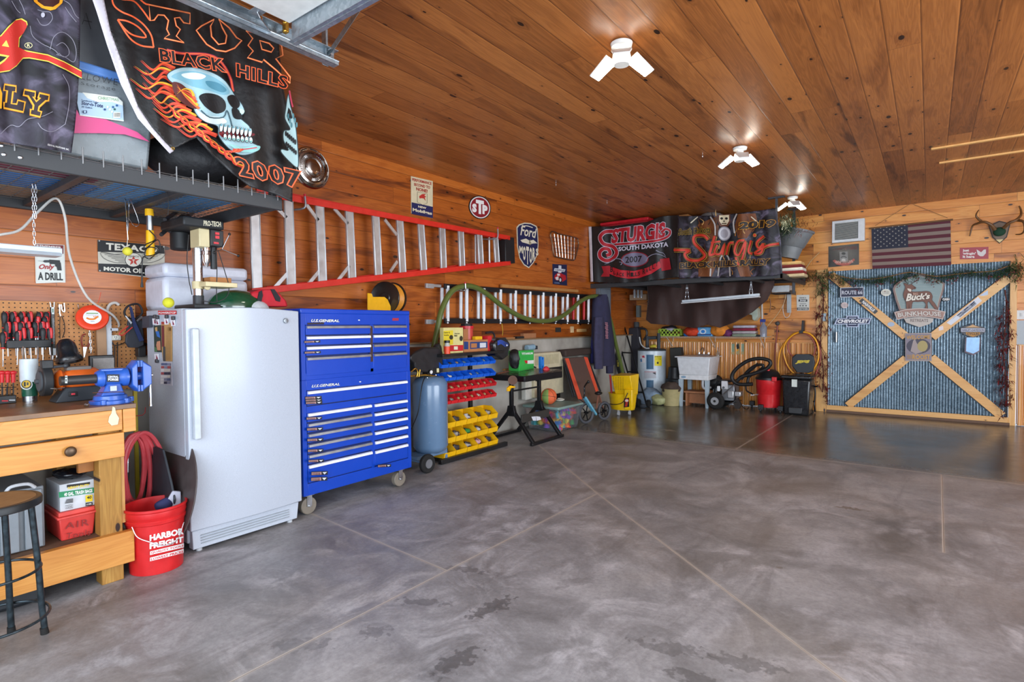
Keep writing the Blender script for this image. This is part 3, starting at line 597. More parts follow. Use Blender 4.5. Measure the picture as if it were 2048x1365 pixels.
a.poly([(1120, 640), (1180, 680), (1270, 690), (1300, 720), (1230, 730), (1160, 705)], '#d9e6e4'); a.line([(1150, 650), (1200, 690), (1280, 690), (1300, 650), (1320, 700), (1330, 740)], 7, '#34525c', smooth=3)
for p in ([(985, 490), (1040, 500), (1095, 560), (1130, 640), (1060, 620), (1000, 560)],): a.poly(p, '#5b2420')
for i in range(5): flame([(1140-i*8, 640-i*18), (1090, 600-i*16), (1050, 560-i*8), (1010, 500+i*14)], 15, (OR, YL, RD)[i % 3])
a.poly([(1262, 770), (1440, 780), (1442, 800), (1290, 812)], '#7a1820')
for i in range(8):
    x = 1266+i*23; y = 742+i*4.5; a.ell(x, y+10, 11, 27, '#101418', .12); a.ell(x, y+8, 8.5, 24, '#e9f2ec', .12); a.ell(x, y-6, 6, 8, '#74a8b4', .12)
for i in range(7):
    x = 1282+i*24; y = 806+i*3.5; a.ell(x, y, 11, 20, '#101418', -.1); a.ell(x, y, 8.5, 16, '#dcefe8', -.1); a.ell(x, y+8, 6, 6, '#5fa29a', -.1)
a.poly([(1300, 850), (1380, 868), (1440, 860), (1478, 862), (1470, 885), (1430, 898), (1370, 895), (1330, 875)], '#8fc3bd'); a.line([(1320, 880), (1390, 880), (1460, 870)], 6, '#c33a4a', smooth=3)
for i in range(5): flame([(1380-i*12, 880), (1350-i*10, 895), (1330-i*16, 890), (1290-i*6, 915-i*6)], 12, (RD, OR)[i % 2])
s2 = [(1640, 560), (1655, 640), (1678, 720), (1690, 820), (1698, 930), (1692, 985), (1645, 950), (1600, 900), (1602, 880), (1640, 885), (1612, 830), (1614, 775), (1650, 765), (1620, 705), (1624, 650)]
a.poly(s2, '#a7c4c4'); a.line(s2, 5, '#26363a', True, 4); a.sm = 0; a.poly([(1640, 640), (1655, 660), (1662, 700), (1640, 720), (1630, 690)], '#0d0c10')
for i in range(6): a.ell(1625+i*10, 790+i*10, 6, 16, '#12181c'); a.ell(1628+i*10, 850+i*10, 6, 14, '#12181c'); a.ell(1638+i*9, 690+(i % 3)*26, 5, 16, '#4f8088')
a.line([(1640, 545), (1650, 600), (1660, 640)], 9, '#b3304a', smooth=3)
LW = 9
for pts in ([(612, -10), (625, 60), (670, 100), (740, 130), (800, 175), (842, 235), (856, 303)], [(856, 303), (780, 292), (715, 248), (648, 146)], [(648, 146), (705, 155), (770, 190), (812, 245), (740, 235), (690, 200), (648, 146)], [(670, 30), (740, 40), (790, 90), (832, 148)], [(735, -10), (800, 50), (830, 60)]): a.line(pts, LW, OR, smooth=4)
for pts in ([(828, 60), (1065, 108), (1063, 168), (1028, 162), (1004, 132), (975, 136), (985, 180), (1008, 200), (985, 238), (1030, 276), (915, 252), (945, 230), (930, 200), (940, 150), (915, 120), (880, 118), (858, 148), (835, 152)], [(1100, 205), (1130, 180), (1203, 142), (1182, 180), (1188, 240), (1228, 285), (1268, 278), (1275, 235), (1250, 190), (1228, 140), (1290, 190), (1332, 245), (1362, 262), (1322, 305), (1270, 326), (1215, 318), (1160, 285), (1125, 240)], [(1385, 205), (1540, 242), (1592, 290), (1600, 345), (1558, 365), (1642, 470), (1642, 505), (1560, 430), (1487, 370), (1480, 386), (1395, 360), (1428, 322), (1398, 290), (1425, 250)], [(1465, 262), (1520, 278), (1546, 306), (1532, 328), (1478, 312)]):
    a.line(pts, LW, OR, True); a.line(pts, 3, '#ffc27a', True)
a.text('BLACK', ((892, 385), (1270, 445), (1255, 370), (885, 312)), '#141012', .02, out=OR, ow=.045, sp=1.1); a.text('HILLS', ((1332, 468), (1622, 540), (1626, 468), (1330, 394)), '#141012', .02, out=OR, ow=.045, sp=1.1)
a.text('2007', ((1352, 1036), (1699, 1108), (1696, 1010), (1312, 925)), '#141012', .02, out=OR, ow=.045, sp=1.12)
a.build('flag_print', f2, .5)
# ---- door track and its brackets
tx = -2.6; te = P(675, 130, 0, tx).y; tzb = P(675, 132, 0, tx).z; tzt = tzb+.075
tr_ = thing('door_track', 'galvanized overhead door track running towards the camera above the flag', 'track', (tx, .5, tzb))
m = MB(); m.bx(tx-.035, tx-.031, -1.7, te, tzb+.01, tzt); m.bx(tx-.035, tx+.01, -1.7, te, tzb, tzb+.004); m.bx(tx+.007, tx+.011, -1.7, te, tzb, tzb+.022); m.bx(tx-.035, tx+.012, -1.7, te, tzt, tzt+.004); m.cyl((tx+.01, -1.7, tzb+.02), (tx+.01, te, tzb+.02), .006, n=8)
m.build('rail', GALV, tr_)
mb = MB(); y = te-.06; z0 = tzb+.02
mb.bx(tx-.05, tx-.012, y-.003, y, z0-.02, CZ); mb.bx(tx-.05, tx-.047, y-.0, y+.035, z0-.02, CZ); mb.build('hanger', GALV, tr_, bev=.001)
MB().bar((tx-.03, y+.02, z0+.03), (tx+.28, y+.02, CZ-.02), .032, .003, (0, 1, 0)).build('diagonal_brace', GALV, tr_)
mb = MB()
for d in (0, .03): mb.cyl((tx-.012, y+.01, z0+.02+d), (tx+.02, y+.01, z0+.02+d), .006, n=8)
mb.build('bolts', STEEL, tr_)
# roller hinge of the raised door
hg = thing('roller_hinge', 'zinc plated roller hinge joining the raised door to its track', 'hinge', (tx+.12, ys, tzb+.02))
p = P(515, 25, 2, 2.79); q = P(548, 70, 2, tzb+.05)
MB().bar(p, q, .05, .003, (1, .2, .3)).build('bracket', CHROME, hg, bev=.001)
MB().cyl(q+V(-.02, 0, 0), q+V(.09, .01, .0), .006, n=10).build('roller_stem', STEEL, hg); m = MB(); m.box(q+V(.09, .01, .015), (.03, .02, .06)); m.sph(q+V(.1, 0, .03), .012, 8, 6); m.sph(q+V(.1, 0, -.01), .01, 8, 6); m.build('clamp', BRASS, hg, bev=.003)
MB().box(p+V(0, .0, .005), (.07, .05, .006)).build('mounting_plate', GALV, hg)
# ---- shop light and its chain, cable
p = P(122, 508, 0, -3.7)
sl = thing('tube_light', 'white tube light hanging on a chain in front of the drill sign', 'light', (p.x, p.y-.3, p.z))
m = MB(); z0 = P(122, 515, 0, -3.7).z; m.bx(-3.73, -3.67, -.4, p.y, z0+.012, z0+.045); m.build('housing', mt('#cfdbe6', .4), sl, bev=.004)
m = MB(); m.prism([(-3.76, -.4, z0), (-3.64, -.4, z0), (-3.672, -.4, z0+.022), (-3.728, -.4, z0+.022)], (0, p.y+.4-.01, 0)); m.build('reflector', mt('#dfe6ea', .35), sl)
def chain(p, q, r=.007, w_=.0018, n=None):
    p, q = Vector(p), Vector(q); ln = (q-p).length; n = n or max(2, int(ln/(r*2.6))); a = (q-p).normalized(); x, y = arb(a); m = MB()
    for i in range(n):
        c = p+(q-p)*(i+.5)/n; s_ = x if i % 2 else y; t = a.cross(s_); h = ln/n*.68
        m.tube([c+a*h*math.cos(k_*PI/4)+s_*r*.6*math.sin(k_*PI/4) for k_ in range(8)], w_, 5, 0, True)
    return m
c1 = P(65, 368, 2, 2.085); c2 = Vector((c1.x, c1.y, z0+.045))
tag(chain(c1, c2, .008).build('hanging_chain', STEEL), 'steel chain holding the tube light below the rack', 'chain')
tag(chain(c1+V(.004, .012, 0), c1+V(.002, .006, -.17), .008).build('hanging_chain', STEEL), 'loose doubled end of the tube light chain', 'chain')
cab = [P(-30, 478, 0, -3.75), P(0, 470, 0, -3.75), P(40, 460, 0, -3.78), P(75, 425, 0, -3.85), P(112, 397, 0, -3.9), P(130, 435, 0, -3.92), P(140, 515, 0, -4.0), P(175, 595, 0, -4.1), P(225, 630, 0, -4.22), P(238, 652, 0, -4.3), P(222, 661, 0, -4.34)]
tag(MB().tube(cab, .0065, 8, 6).build('power_cable', mt('#d8d4cc', .4)), 'white power cable looped up to the rack and down to the pegboard outlet', 'cable')
# ---- hanging tools under the rack
fs = thing('telescoping_magnet', 'chrome telescoping rod with a yellow ball, hanging under the rack', 'hand tool', P(255, 520, 0, -3.85))
MB().tube([P(250, 392, 0, -3.85), P(253, 440, 0, -3.85), P(256, 480, 0, -3.85)], .004, 8, 0).tube([P(258, 392, 0, -3.85), P(257, 440, 0, -3.85), P(254, 498, 0, -3.85)], .003, 8, 0).build('rods', CHROME, fs)
MB().tube([P(260, 396, 0, -3.84), P(278, 445, 0, -3.84), P(268, 452, 0, -3.84), P(257, 436, 0, -3.84)], .0018, 6, 3).build('wire_clip', CHROME, fs)
MB().sph(P(255, 503, 0, -3.85), .026, 18, 12).build('ball', mt('#d9cf3a', .7), fs)
wl = thing('work_light', 'yellow and chrome tubular work light wrapped in its black cord', 'light', P(300, 515, 0, -3.8)); X = -3.8
top = P(298, 412, 0, X); MB().cyl(P(299, 432, 0, X), P(298, 418, 0, X), .024, .022).build('top_cap', YEL, wl, bev=.003)
MB().cyl(P(300, 462, 0, X), P(299, 431, 0, X), .018).build('lens_tube', STEEL, wl); MB().cyl(P(301, 513, 0, X), P(300, 461, 0, X), .024, .021).build('grip', YEL, wl, bev=.004)
MB().tube([P(298, 460, 0, X+.03), P(312, 478, 0, X+.02), P(290, 490, 0, X+.03), P(292, 497, 0, X+.03), P(316, 480, 0, X+.02), P(318, 505, 0, X+.02), P(290, 512, 0, X+.03), P(296, 495, 0, X+.03), P(315, 500, 0, X+.02), P(300, 518, 0, X+.02), P(286, 515, 0, X+.02), P(284, 550, 0, X+.02)], .0032, 6, 5).build('cord', BLK, wl)
MB().cyl(P(284, 575, 0, X+.02), P(284, 565, 0, X+.02), .009, .006, n=8).cyl(P(284, 565, 0, X+.02), P(284, 550, 0, X+.02), .005, n=8).build('plug', mt('#2b2b2b', .5), wl)
for a_, b_, r_ in (((322, 470), (372, 425), .012), ((338, 462), (392, 420), .014), ((330, 440), (366, 415), .012)):
    one('steel_pipe', MB().cyl(P(*a_, 0, -3.95), P(*b_, 0, -4.15), r_, n=12), DSTEEL, 'dark steel bar hanging at a slant under the rack beside the drill press', 'pipe', 'slanted bars under the rack')
tag(MB().tube([P(333, 374, 0, -3.4), P(337, 400, 0, -3.42), P(336, 430, 0, -3.44)], .002, 6, 4).build('shoelace', BLK), 'thin black cord hanging below the rack front rail', 'lace')
# ================================================================ workbench
BXF = -3.45
wbn = thing('workbench', 'heavy pine workbench with plywood top and one drawer', 'workbench', (-3.9, .2, 0))
topm = mt('#7d5a3c', .35, sc=9, var=.35)
MB().bx(-4.355, BXF+.02, -1.0, 1.165, .925, .95).build('tabletop', topm, wbn, bev=.002)
MB().bx(BXF-.02, BXF+.018, -1.0, 1.10, .815, .925).bx(BXF-.02, BXF+.018, 1.103, 1.163, .80, .925).build('apron_board', piney, wbn, bev=.003)
MB().bx(-4.33, BXF-.04, 1.125, 1.163, .80, .925).build('end_board', mt('#a9713a', .6), wbn, bev=.003)
dw = MB().bx(BXF-.02, BXF+.022, -.2, 1.105, .672, .803).build('drawer', piney, wbn, bev=.003)
kp = P(139, 903, 0, BXF+.025); MB().lathe(kp, [(0, .03), (.010, .031), (.022, .026), (.026, .018), (.02, .008), (.012, .004), (.012, 0)], 20, (1, 0, 0)).build('knob', mt('#5c4a3a', .35, .7), dw)
legm = wood_mat('treated_post', 2, 1, 3.0, '#c49a4e', '#a97a35', '#70501f', ro=.6, groove=0, coat=0, seed=1.2)
for x0, y0 in ((BXF-.11, 1.0), (-4.3, 1.0), (BXF-.11, -.9), (-4.3, -.9)): MB().bx(x0, x0+.09, y0, y0+.1, 0, .925).build('leg', legm, wbn, bev=.004)
MB().bx(BXF-.12, BXF-.09, .93, 1.0, .60, .70).build('corner_block', mt('#a0642c', .6), wbn, bev=.003)
MB().bx(BXF-.02, BXF+.02, -1.0, 1.14, .095, .265).build('lower_rail', piney, wbn, bev=.003)
MB().bx(BXF-.06, BXF-.04, 1.1, 1.12, .30, .83).build('side_batten', pine, wbn)
MB().bx(-4.3, BXF-.02, -1.0, 1.12, .245, .262).build('lower_shelf', mt('#6b4f3a', .8, sc=12, var=.3), wbn)
# bottle opener tag on apron
bo = [P(x*.2344, y*.2344+560, 0, BXF+.02) for x, y in ((960, 1082), (980, 1090), (990, 1140), (1015, 1180), (1005, 1235), (950, 1245), (922, 1215), (930, 1170), (950, 1140))]
one('bottle_opener', MB().prism(bo, (.004, 0, 0)), mt('#d9cfae', .5), 'small cream enamel bottle opener nailed to the bench apron', 'bottle opener', bev=.001)
# ---- under the bench
bx_ = thing('tool_case', 'grey moulded plastic tool case standing under the bench', 'tool case', (-3.7, .7, .262))
y0, y1 = .60, .80; m = MB(); m.bx(-3.95, -3.55, y0, y1-.01, .2635, .57); m.bx(-3.54, -3.53, y0+.02, y0+.09, .27, .56); m.bx(-3.54, -3.53, y1-.09, y1-.02, .27, .56); m.build('shell', mt('#7f868c', .5, bp=.002), bx_, bev=.012)
MB().tube([(-3.52, .64, .575), (-3.51, .66, .60), (-3.51, .72, .60), (-3.52, .75, .575)], .008, 8, 4).build('handle', mt('#c2c6ca', .4), bx_)
for i, yy in enumerate((.30, .46)):
    one('tool_case', MB().bx(-3.98, -3.56, yy, yy+.14, .2635, .50+.02*i), mt('#22262a', .5), ('black tool case standing left of the grey case under the bench', 'black tool case beside the grey case, seen behind the stool leg')[i], 'tool case', bev=.014)
y0, y1, z0, z1 = FR(118, 1030, 203, 1078, -3.54)
tb = thing('plastic_bin', 'red plastic bin marked AIR Tools on the bench shelf', 'storage box', (-3.68, (y0+y1)/2, .262)); y0, y1 = .845, 1.0
redp = mt('#d23a34', .45)
MB().hexa([(-3.80, y0+.01, .2635), (-3.55, y0+.01, .2635), (-3.55, y1-.01, .2635), (-3.80, y1-.01, .2635), (-3.82, y0, .38), (-3.54, y0, .38), (-3.54, y1, .38), (-3.82, y1, .38)]).build('body', redp, tb, bev=.006)
MB().bx(-3.83, -3.532, y0-.008, y1+.01, .378, .39).bx(-3.80, -3.545, y0, y1, .39, .412).build('lid', mt('#dd4a42', .45), tb, bev=.004)
a = art_left(-3.536, (400/1213, 0, 840)); a.text('AIR', ((395, 665), (540, 640), (538, 600), (400, 628)), '#8a1f1c', 0, sp=1.2); a.text('Tools', ((400, 725), (548, 700), (552, 662), (404, 690)), '#8a1f1c', 0, sp=1.1); a.build('marker_lettering', tb)
tbx = thing('trash_bag_box', 'white and green carton of heavy duty trash bags on the red bin', 'box', (-3.68, .92, .413))
by0, by1 = P(120, 1000, 0, -3.56).y, P(190, 1000, 0, -3.56).y; bz1 = P(190, 958, 0, -3.56).z
MB().bx(-3.80, -3.562, by0, by1, .413, bz1).build('carton', mt('#c9ced3', .6), tbx, bev=.002)
a = art_left(-3.5605, (400/1213, 0, 840), z0=.0003); a.quad([(355, 440), (578, 410), (580, 442), (358, 474)], '#1f8a5a')
a.quad([(405, 412), (545, 392), (545, 378), (405, 396)], '#141414'); a.text('HEAVY DUTY', ((410, 424), (542, 404), (542, 388), (410, 408)), '#f0d21e', .03, shear=.2)
a.text('40 GAL. TRASH BAGS', ((388, 466), (560, 440), (560, 418), (388, 444)), '#ffffff', .03); a.quad([(518, 500), (560, 494), (560, 455), (518, 460)], '#f0d21e'); a.text('40', ((526, 482), (554, 478), (554, 460), (526, 464)), '#141414', .03); a.quad([(518, 524), (560, 518), (560, 500), (518, 504)], '#141414'); a.text('1.0 MIL', ((522, 518), (556, 513), (556, 505), (522, 510)), '#ffffff', .02)
for i in range(4): a.quad([(392+i*3, 508-i*7), (442, 502-i*7), (442, 498-i*7), (392+i*3, 504-i*7)], '#222222')
a.outl([(395, 540), (395, 520), (440, 514), (440, 534)], 2, '#333333'); a.text('COVE', ((400, 536), (436, 531), (436, 519), (400, 524)), '#333333', 0); a.build('carton_print', tbx)
m = MB().sph((-3.68, .93, bz1+.03), .05, 18, 10, (1.9, 1.5, .5)).jitter(.02, 22); m.build('loose_bag', mt('#14161c', .18), tbx)
one('storage_tray', MB().bx(-4.1, -3.52, -.4, .78, 0.001, .085), mt('#23272c', .5), 'long black plastic tray on the floor under the bench', 'tray', bev=.02)
# ---- red air hose coil, black disc, bucket
hs = thing('air_hose', 'coiled red rubber air hose hung on the end of the bench', 'hose', P(275, 950, 0, -3.95))
def loop(c1_, rr, w_, X, ph=0): return [P(c1_[0]+w_*math.sin(t)*(1+.1*math.sin(2*t+ph)), c1_[1]-rr*math.cos(t), 0, X+.02*math.sin(t+ph)) for t in (2*PI*i/14 for i in range(14))]
m = MB()
for i in range(7): m.tube(loop((270+i*3.2-(i % 2)*7, 938+i*3), 66+i*4, 20+i*3.2, -3.82+i*.012, i*.8), .0125, 8, 4, True)
m.build('coils', mt('#c8454c', .4), hs)
MB().tube([P(252, 880, 0, -3.78), P(255, 930, 0, -3.78), P(252, 1000, 0, -3.78), P(250, 1040, 0, -3.8)], .009, 8, 4).build('hose_end', mt('#b52f38', .45), hs)
MB().cyl(P(255, 905, 0, -3.775), P(255, 925, 0, -3.775), .011).cyl(P(255, 925, 0, -3.775), P(255, 945, 0, -3.775), .013, .010).build('coupling', CHROME, hs)
MB().cyl(P(254, 945, 0, -3.775), P(252, 990, 0, -3.775), .0125).build('sleeve', BLK, hs); MB().cyl(P(255, 880, 0, -3.775), P(255, 905, 0, -3.775), .0125).build('sleeve', BLK, hs)
ds = thing('sanding_disc_guard', 'large dark brown round disc leaning against the freezer side', 'disc', (-3.62, 1.42, 0))
nrm = Vector((0, -.97, .2)).normalized(); cc = P(341, 983, 1, 1.425); m = MB().cyl(cc, cc+nrm*.008, .335, n=48); m.build('disc', mt('#4a403f', .5), ds, bev=.002)
pp = [P(x*400/1213, 840+y*450/1365, 1, 1.385)+V(0, -.01, 0) for x, y in ((920, 180), (960, 160), (1010, 180), (1060, 380), (1080, 480), (1060, 600), (960, 600), (900, 470))]
one('rubber_flap', MB().prism(pp, (0, -.012, 0)), mt('#2c3138', .6), 'dark grey rubber flap hanging in front of the brown disc', 'flap', bev=.003)
# bucket
bc = Vector((-3.50, 1.27, 0)); R0, R1, H = .130, .155, .365
bk = thing('bucket', 'red five gallon bucket standing beside the bench leg', 'bucket', bc)
MB().lathe(bc, [(0, .001), (R0, .001), (R0+.008, .20), (R1-.012, .275), (R1-.006, .28), (R1-.004, .295), (R1-.008, .30), (R1-.004, .315), (R1-.002, .32), (R1-.004, .345), (R1+.003, .352), (R1+.003, H), (R1-.006, H), (R1-.012, .28), (R0-.004, .02), (0, .012)], 48).build('pail', mt('#cf1d20', .4, coat=.2), bk, ang=30)
def oncyl(c, r):
    def f(a, b):
        d = ray(a, b); ox, oy = CP.x-c.x, CP.y-c.y; A = d.x**2+d.y**2; Bq = 2*(ox*d.x+oy*d.y); Cq = ox*ox+oy*oy-r*r; D = Bq*Bq-4*A*Cq
        t = (-Bq-math.sqrt(max(0, D)))/(2*A); return CP+d*t
    return f
def cylart(c, r, T=None, **k):
    f = oncyl(c, r); return Art(f, lambda a, b: (lambda p: Vector((p.x-c.x, p.y-c.y, 0)).normalized())(f(a, b)), T, **k)
a = cylart(bc, R0+.010, (240/546, 180, 560), sub=8, z0=.002, eps=.0006)
a.text('HARBOR', ((272, 1190), (424, 1158), (424, 1128), (272, 1162)), '#ffffff', .05); a.text('FREIGHT', ((272, 1226), (422, 1194), (422, 1168), (272, 1199)), '#ffffff', .05)
a.quad([(274, 1252), (424, 1218), (424, 1200), (274, 1236)], '#f4f4f4'); a.text('QUALITY TOOLS', ((278, 1249), (422, 1216), (422, 1205), (278, 1238)), '#cf1d20', .03)
a.quad([(274, 1280), (422, 1243), (422, 1226), (274, 1264)], '#f4f4f4'); a.text('LOWEST PRICES', ((278, 1277), (420, 1242), (420, 1231), (278, 1266)), '#cf1d20', .03)
a.line([(188, 1150), (208, 1160), (210, 1190), (190, 1185), (188, 1150)], 2, '#9c1216'); a.line([(190, 1200), (208, 1205), (208, 1290), (192, 1280)], 2, '#9c1216'); a.build('printed_lettering', bk)
fb = oncyl(bc, R1+.006); MB().tube([fb(264, 1055), fb(275, 1075), fb(300, 1085), fb(330, 1092), fb(355, 1080), fb(368, 1045)], .0025, 6, 5).build('wire_handle', STEEL, bk)
m = MB().prism([P(345, 983, 0, -3.5), P(361, 985, 0, -3.5), P(363, 1015, 0, -3.5), P(322, 1022, 0, -3.5)], (-.02, .01, 0)); m.jitter(.004, 30)
one('work_glove', m, mt('#b9bccb', .8), 'white and navy cloth sticking out of the red bucket', 'cloth', bev=.004); one('shop_rag', MB().sph(P(328, 1012, 0, -3.52), .05, 14, 10, (.7, 1, .9)).jitter(.015, 20), mt('#2a2f5a', .8), 'navy rag stuffed in the red bucket', 'rag')
# ---- bar stool
sc_ = P(-18, 1003, 2, .64); st = thing('bar_stool', 'round stool with worn wooden seat and scuffed dark tube legs', 'stool', (sc_.x, sc_.y, 0))
sx, sy = sc_.x, sc_.y; rs = .165
MB().lathe((sx, sy, .605), [(0, .035), (rs-.022, .035), (rs-.018, .031)], 40).build('seat_pad', mt('#5a4130', .35), st); MB().lathe((sx, sy, .605), [(rs-.02, .034), (rs-.004, .034), (rs, .026), (rs, .004), (rs-.01, 0), (0, 0)], 40).build('seat_rim', mt('#1d2022', .45), st, bev=.002)
tube_m = mt('#2f3a40', .35, .5, var=.5, sc=40)
f_a = F(90, 1268); f_b = F(60, 1220); ang = [math.atan2(f_a.y-sy, f_a.x-sx)]; ang += [math.atan2(f_b.y-sy, f_b.x-sx)]; ang += [ang[0]+PI*.98, ang[1]+PI]
rf = math.hypot(f_a.x-sx, f_a.y-sy)
for q in ang:
    dx, dy = math.cos(q), math.sin(q); lg = MB().tube([(sx+dx*.13, sy+dy*.13, .60), (sx+dx*.14, sy+dy*.14, .45), (sx+dx*.15, sy+dy*.15, .3), (sx+dx*(.15+(rf-.15)*.45), sy+dy*(.15+(rf-.15)*.45), .14), (sx+dx*rf, sy+dy*rf, .015)], .0125, 12, 5).build('leg', tube_m, st)
    MB().cyl((sx+dx*rf, sy+dy*rf, 0), (sx+dx*(rf-.004), sy+dy*(rf-.004), .03), .016, .0145, n=14).build('rubber_foot', RUB, lg)
for z, r_ in ((.13, .17+(rf-.15)*.45), (.33, .152)): MB().tor((sx, sy, z), r_, .006, n=40).build('foot_ring', tube_m, st)
# ---- freezer
FX = -3.50
fz = thing('upright_freezer', 'white upright freezer beside the blue tool chest', 'freezer', (-3.8, 1.83, 0)); wht = mt('#b6bdc9', .3, coat=.3, bp=.0004, sc=400)
MB().bx(-4.1, FX-.065, 1.462, 2.19, .05, 1.475).build('cabinet', wht, fz, bev=.008)
m = MB(); n = 14; sec = [(FX-.062+(.0 if 0 else 0), 1.46)] + [(FX-.012+.020*math.sin(PI*i/n), 1.46+.735*i/n) for i in range(n+1)] + [(FX-.062, 2.195)]
A_ = [m.bm.verts.new((x, y, .135)) for x, y in sec]; B_ = [m.bm.verts.new((x, y, 1.468+.018*math.sin(PI*(y-1.46)/.735))) for x, y in sec]
for i in range(len(sec)): j = (i+1) % len(sec); m.bm.faces.new((A_[i], A_[j], B_[j], B_[i]))
m.bm.faces.new(A_[::-1]); m.bm.faces.new(B_); dr_ = m.build('door', wht, fz, bev=.006)
y = P(388, 700, 0, FX).y; MB().bx(FX-.004, FX+.035, y-.018, y+.022, P(388, 880, 0, FX).z, P(388, 657, 0, FX).z).build('handle', mt('#c3cad2', .35), dr_, bev=.01)
MB().lathe(P(572, 642, 0, FX+.007), [(0, .004), (.016, .003), (.018, 0)], 20, (1, 0, 0), 2.2 if 0 else 1).build('badge', mt('#8a9096', .3, .8), dr_)
MB().hexa([(-3.58, 1.475, .02), (FX-.02, 1.475, .02), (FX-.02, 2.16, .02), (-3.58, 2.16, .02), (-3.58, 1.475, .13), (FX-.03, 1.475, .13), (FX-.03, 2.18, .13), (-3.58, 2.18, .13)]).build('kick_plate', wht, fz, bev=.004)
m = MB()
for i in range(4): z = .045+i*.016; m.bx(FX-.022, FX-.017, 1.52, 2.1, z, z+.006)
m.build('kick_plate_vents', mt('#9aa2aa', .5), fz)
for yy in (1.52, 2.12): MB().cyl((FX-.05, yy, 0), (FX-.05, yy, .02), .018, n=12).build('foot', mt('#b9bcc0', .5), fz)
for x in (-4.05,): MB().cyl((x, 1.52, 0), (x, 1.52, .05), .018, n=12).build('foot', mt('#b9bcc0', .5), fz)
# paper and magnets on the freezer side (plane y = 1.46)
FY = 1.46
def onside(name, pts, c, label, cat, th=.003, ro=.6, T=(100/682, 280, 600), group=None, y=FY):
    k_, ox, oy = T; return one(name, MB().prism([P(x*k_+ox, yy*k_+oy, 1, y-.0005) for x, yy in pts], (0, -th, 0)), mt(c, ro), label, cat, group)
s_ = onside('sticker', [(246, 150), (496, 148), (498, 198), (250, 202)], '#c6282e', 'red and white lettered sticker at the top of the freezer side', 'sticker', .001)
a = art_side(FY-.0015, (100/682, 280, 600)); a.text('POWERSTOP', ((255, 192), (490, 190), (490, 162), (255, 165)), '#f4e9e9', .03); a.build('sticker_print', s_)
s_ = onside('photo_print', [(188, 350), (292, 345), (298, 716), (200, 712)], '#2a3a34', 'narrow colour photo held by magnets on the freezer side', 'photo', .0015)
a = art_side(FY-.002, (100/682, 280, 600)); a.poly([(205, 380), (235, 370), (240, 430), (215, 440)], '#c9a26a'); a.poly([(215, 430), (260, 430), (280, 520), (235, 500)], '#2f6fc0'); a.poly([(235, 570), (280, 560), (288, 690), (240, 690), (225, 620)], '#c98a6a'); a.poly([(205, 640), (235, 660), (240, 708), (205, 708)], '#4f7a52'); a.build('photo_image', s_)
s_ = onside('poster', [(292, 300), (352, 300), (440, 330), (442, 842), (318, 838), (300, 700)], '#b58d5a', 'tan printed sheet held by magnets on the freezer side', 'paper', .0012)
a = art_side(FY-.0017, (100/682, 280, 600)); a.quad([(292, 300), (352, 300), (350, 335), (294, 335)], '#a43a34'); a.poly([(298, 350), (330, 350), (335, 640), (302, 640)], '#6e2830'); a.poly([(318, 640), (350, 640), (352, 838), (318, 835)], '#3c4750')
for i in range(26): a.rect(362, 380+i*17, 430, 385+i*17, '#9a7646')
a.ell(420, 400, 12, 30, '#8a6a3c'); a.build('sheet_print', s_)
s_ = onside('notice_sheet', [(282, 848), (438, 850), (450, 1175), (278, 1150)], '#c7c4cc', 'pale sheet of small coloured adverts, lowest on the freezer side', 'paper', .001)
a = art_side(FY-.0015, (100/682, 280, 600)); rr = random.Random(5)
for i in range(3):
    for j in range(7): a.rect(290+i*50, 862+j*42, 332+i*50, 895+j*42, rr.choice(['#8a8fa8', '#3a3f58', '#b0535a', '#d9d2c8', '#5a6a90', '#e2dede']))
a.build('sheet_print', s_)
for i, (x, yy, lb) in enumerate(((205, 290, 'leftmost of the row'), (238, 300, 'second in the row'), (365, 290, 'third in the row'), (455, 310, 'rightmost of the row'), (232, 775, 'alone under the colour photo'))):
    s_ = onside('magnet_clip', [(x-30, yy-35), (x+22, yy-40), (x+30, yy+45), (x-22, yy+50)], '#e6e4ea', 'white magnetic clip with a dark red mark, '+lb, 'magnet', .004, group=None)
    a = art_side(FY-.0048, (100/682, 280, 600)); a.poly([(x-12, yy-25), (x+15, yy+28), (x-8, yy+35)], '#8a1540'); a.build('mark', s_)
    p = P((x-5)*100/682+280, (yy-60 if i < 4 else yy+60)*100/682+600, 1, FY-.008); MB().box(p, (.028, .014, .024)).build('grip', mt('#3a3b40', .4), s_, bev=.004)
s_ = onside('magnetic_hook', [(75, 235), (170, 215), (175, 375), (75, 385)], '#3b3a44', 'dark block magnet at the left edge of the freezer side', 'magnet', .02)
# ---- on top of the freezer
ZT = 1.477
cl = thing('cooler', 'white picnic cooler on top of the freezer behind the drill press', 'cooler', (-4.15, 1.75, ZT)); cw = mt('#d3d6e2', .4)
y0 = 1.535; ct = P(270, 535, 1, 1.55).z
MB().bx(-4.33, -4.0, y0, 2.1, ZT, 1.70).build('body', cw, cl, bev=.03); MB().bx(-4.33, -4.0, y0, 2.1, 1.701, 1.79).build('lid', cw, cl, bev=.025)
bp_ = P(337, 610, 0, -3.62); tb_ = one('tennis_ball', MB().sph((-3.62, P(337, 610, 0, -3.62).y, ZT+.031), .031, 24, 14), mt('#c8c52a', .85, bp=.002, sc=120), 'yellow green tennis ball on the front edge of the freezer', 'ball')
dp = thing('drill_press', 'black and cream benchtop drill press standing on the freezer', 'drill press', (-3.78, 1.65, ZT)); X = -3.78; cy_ = P(396, 560, 0, X).y
crm = mt('#d9c99c', .45)
MB().bx(X-.17, X+.13, cy_-.08, cy_+.085, ZT, ZT+.03).build('base', mt('#2c2e30', .5), dp, bev=.01); MB().cyl((X, cy_, ZT+.03), (X, cy_, ZT+.09), .032).build('column_socket', mt('#34363a', .5), dp, bev=.004)
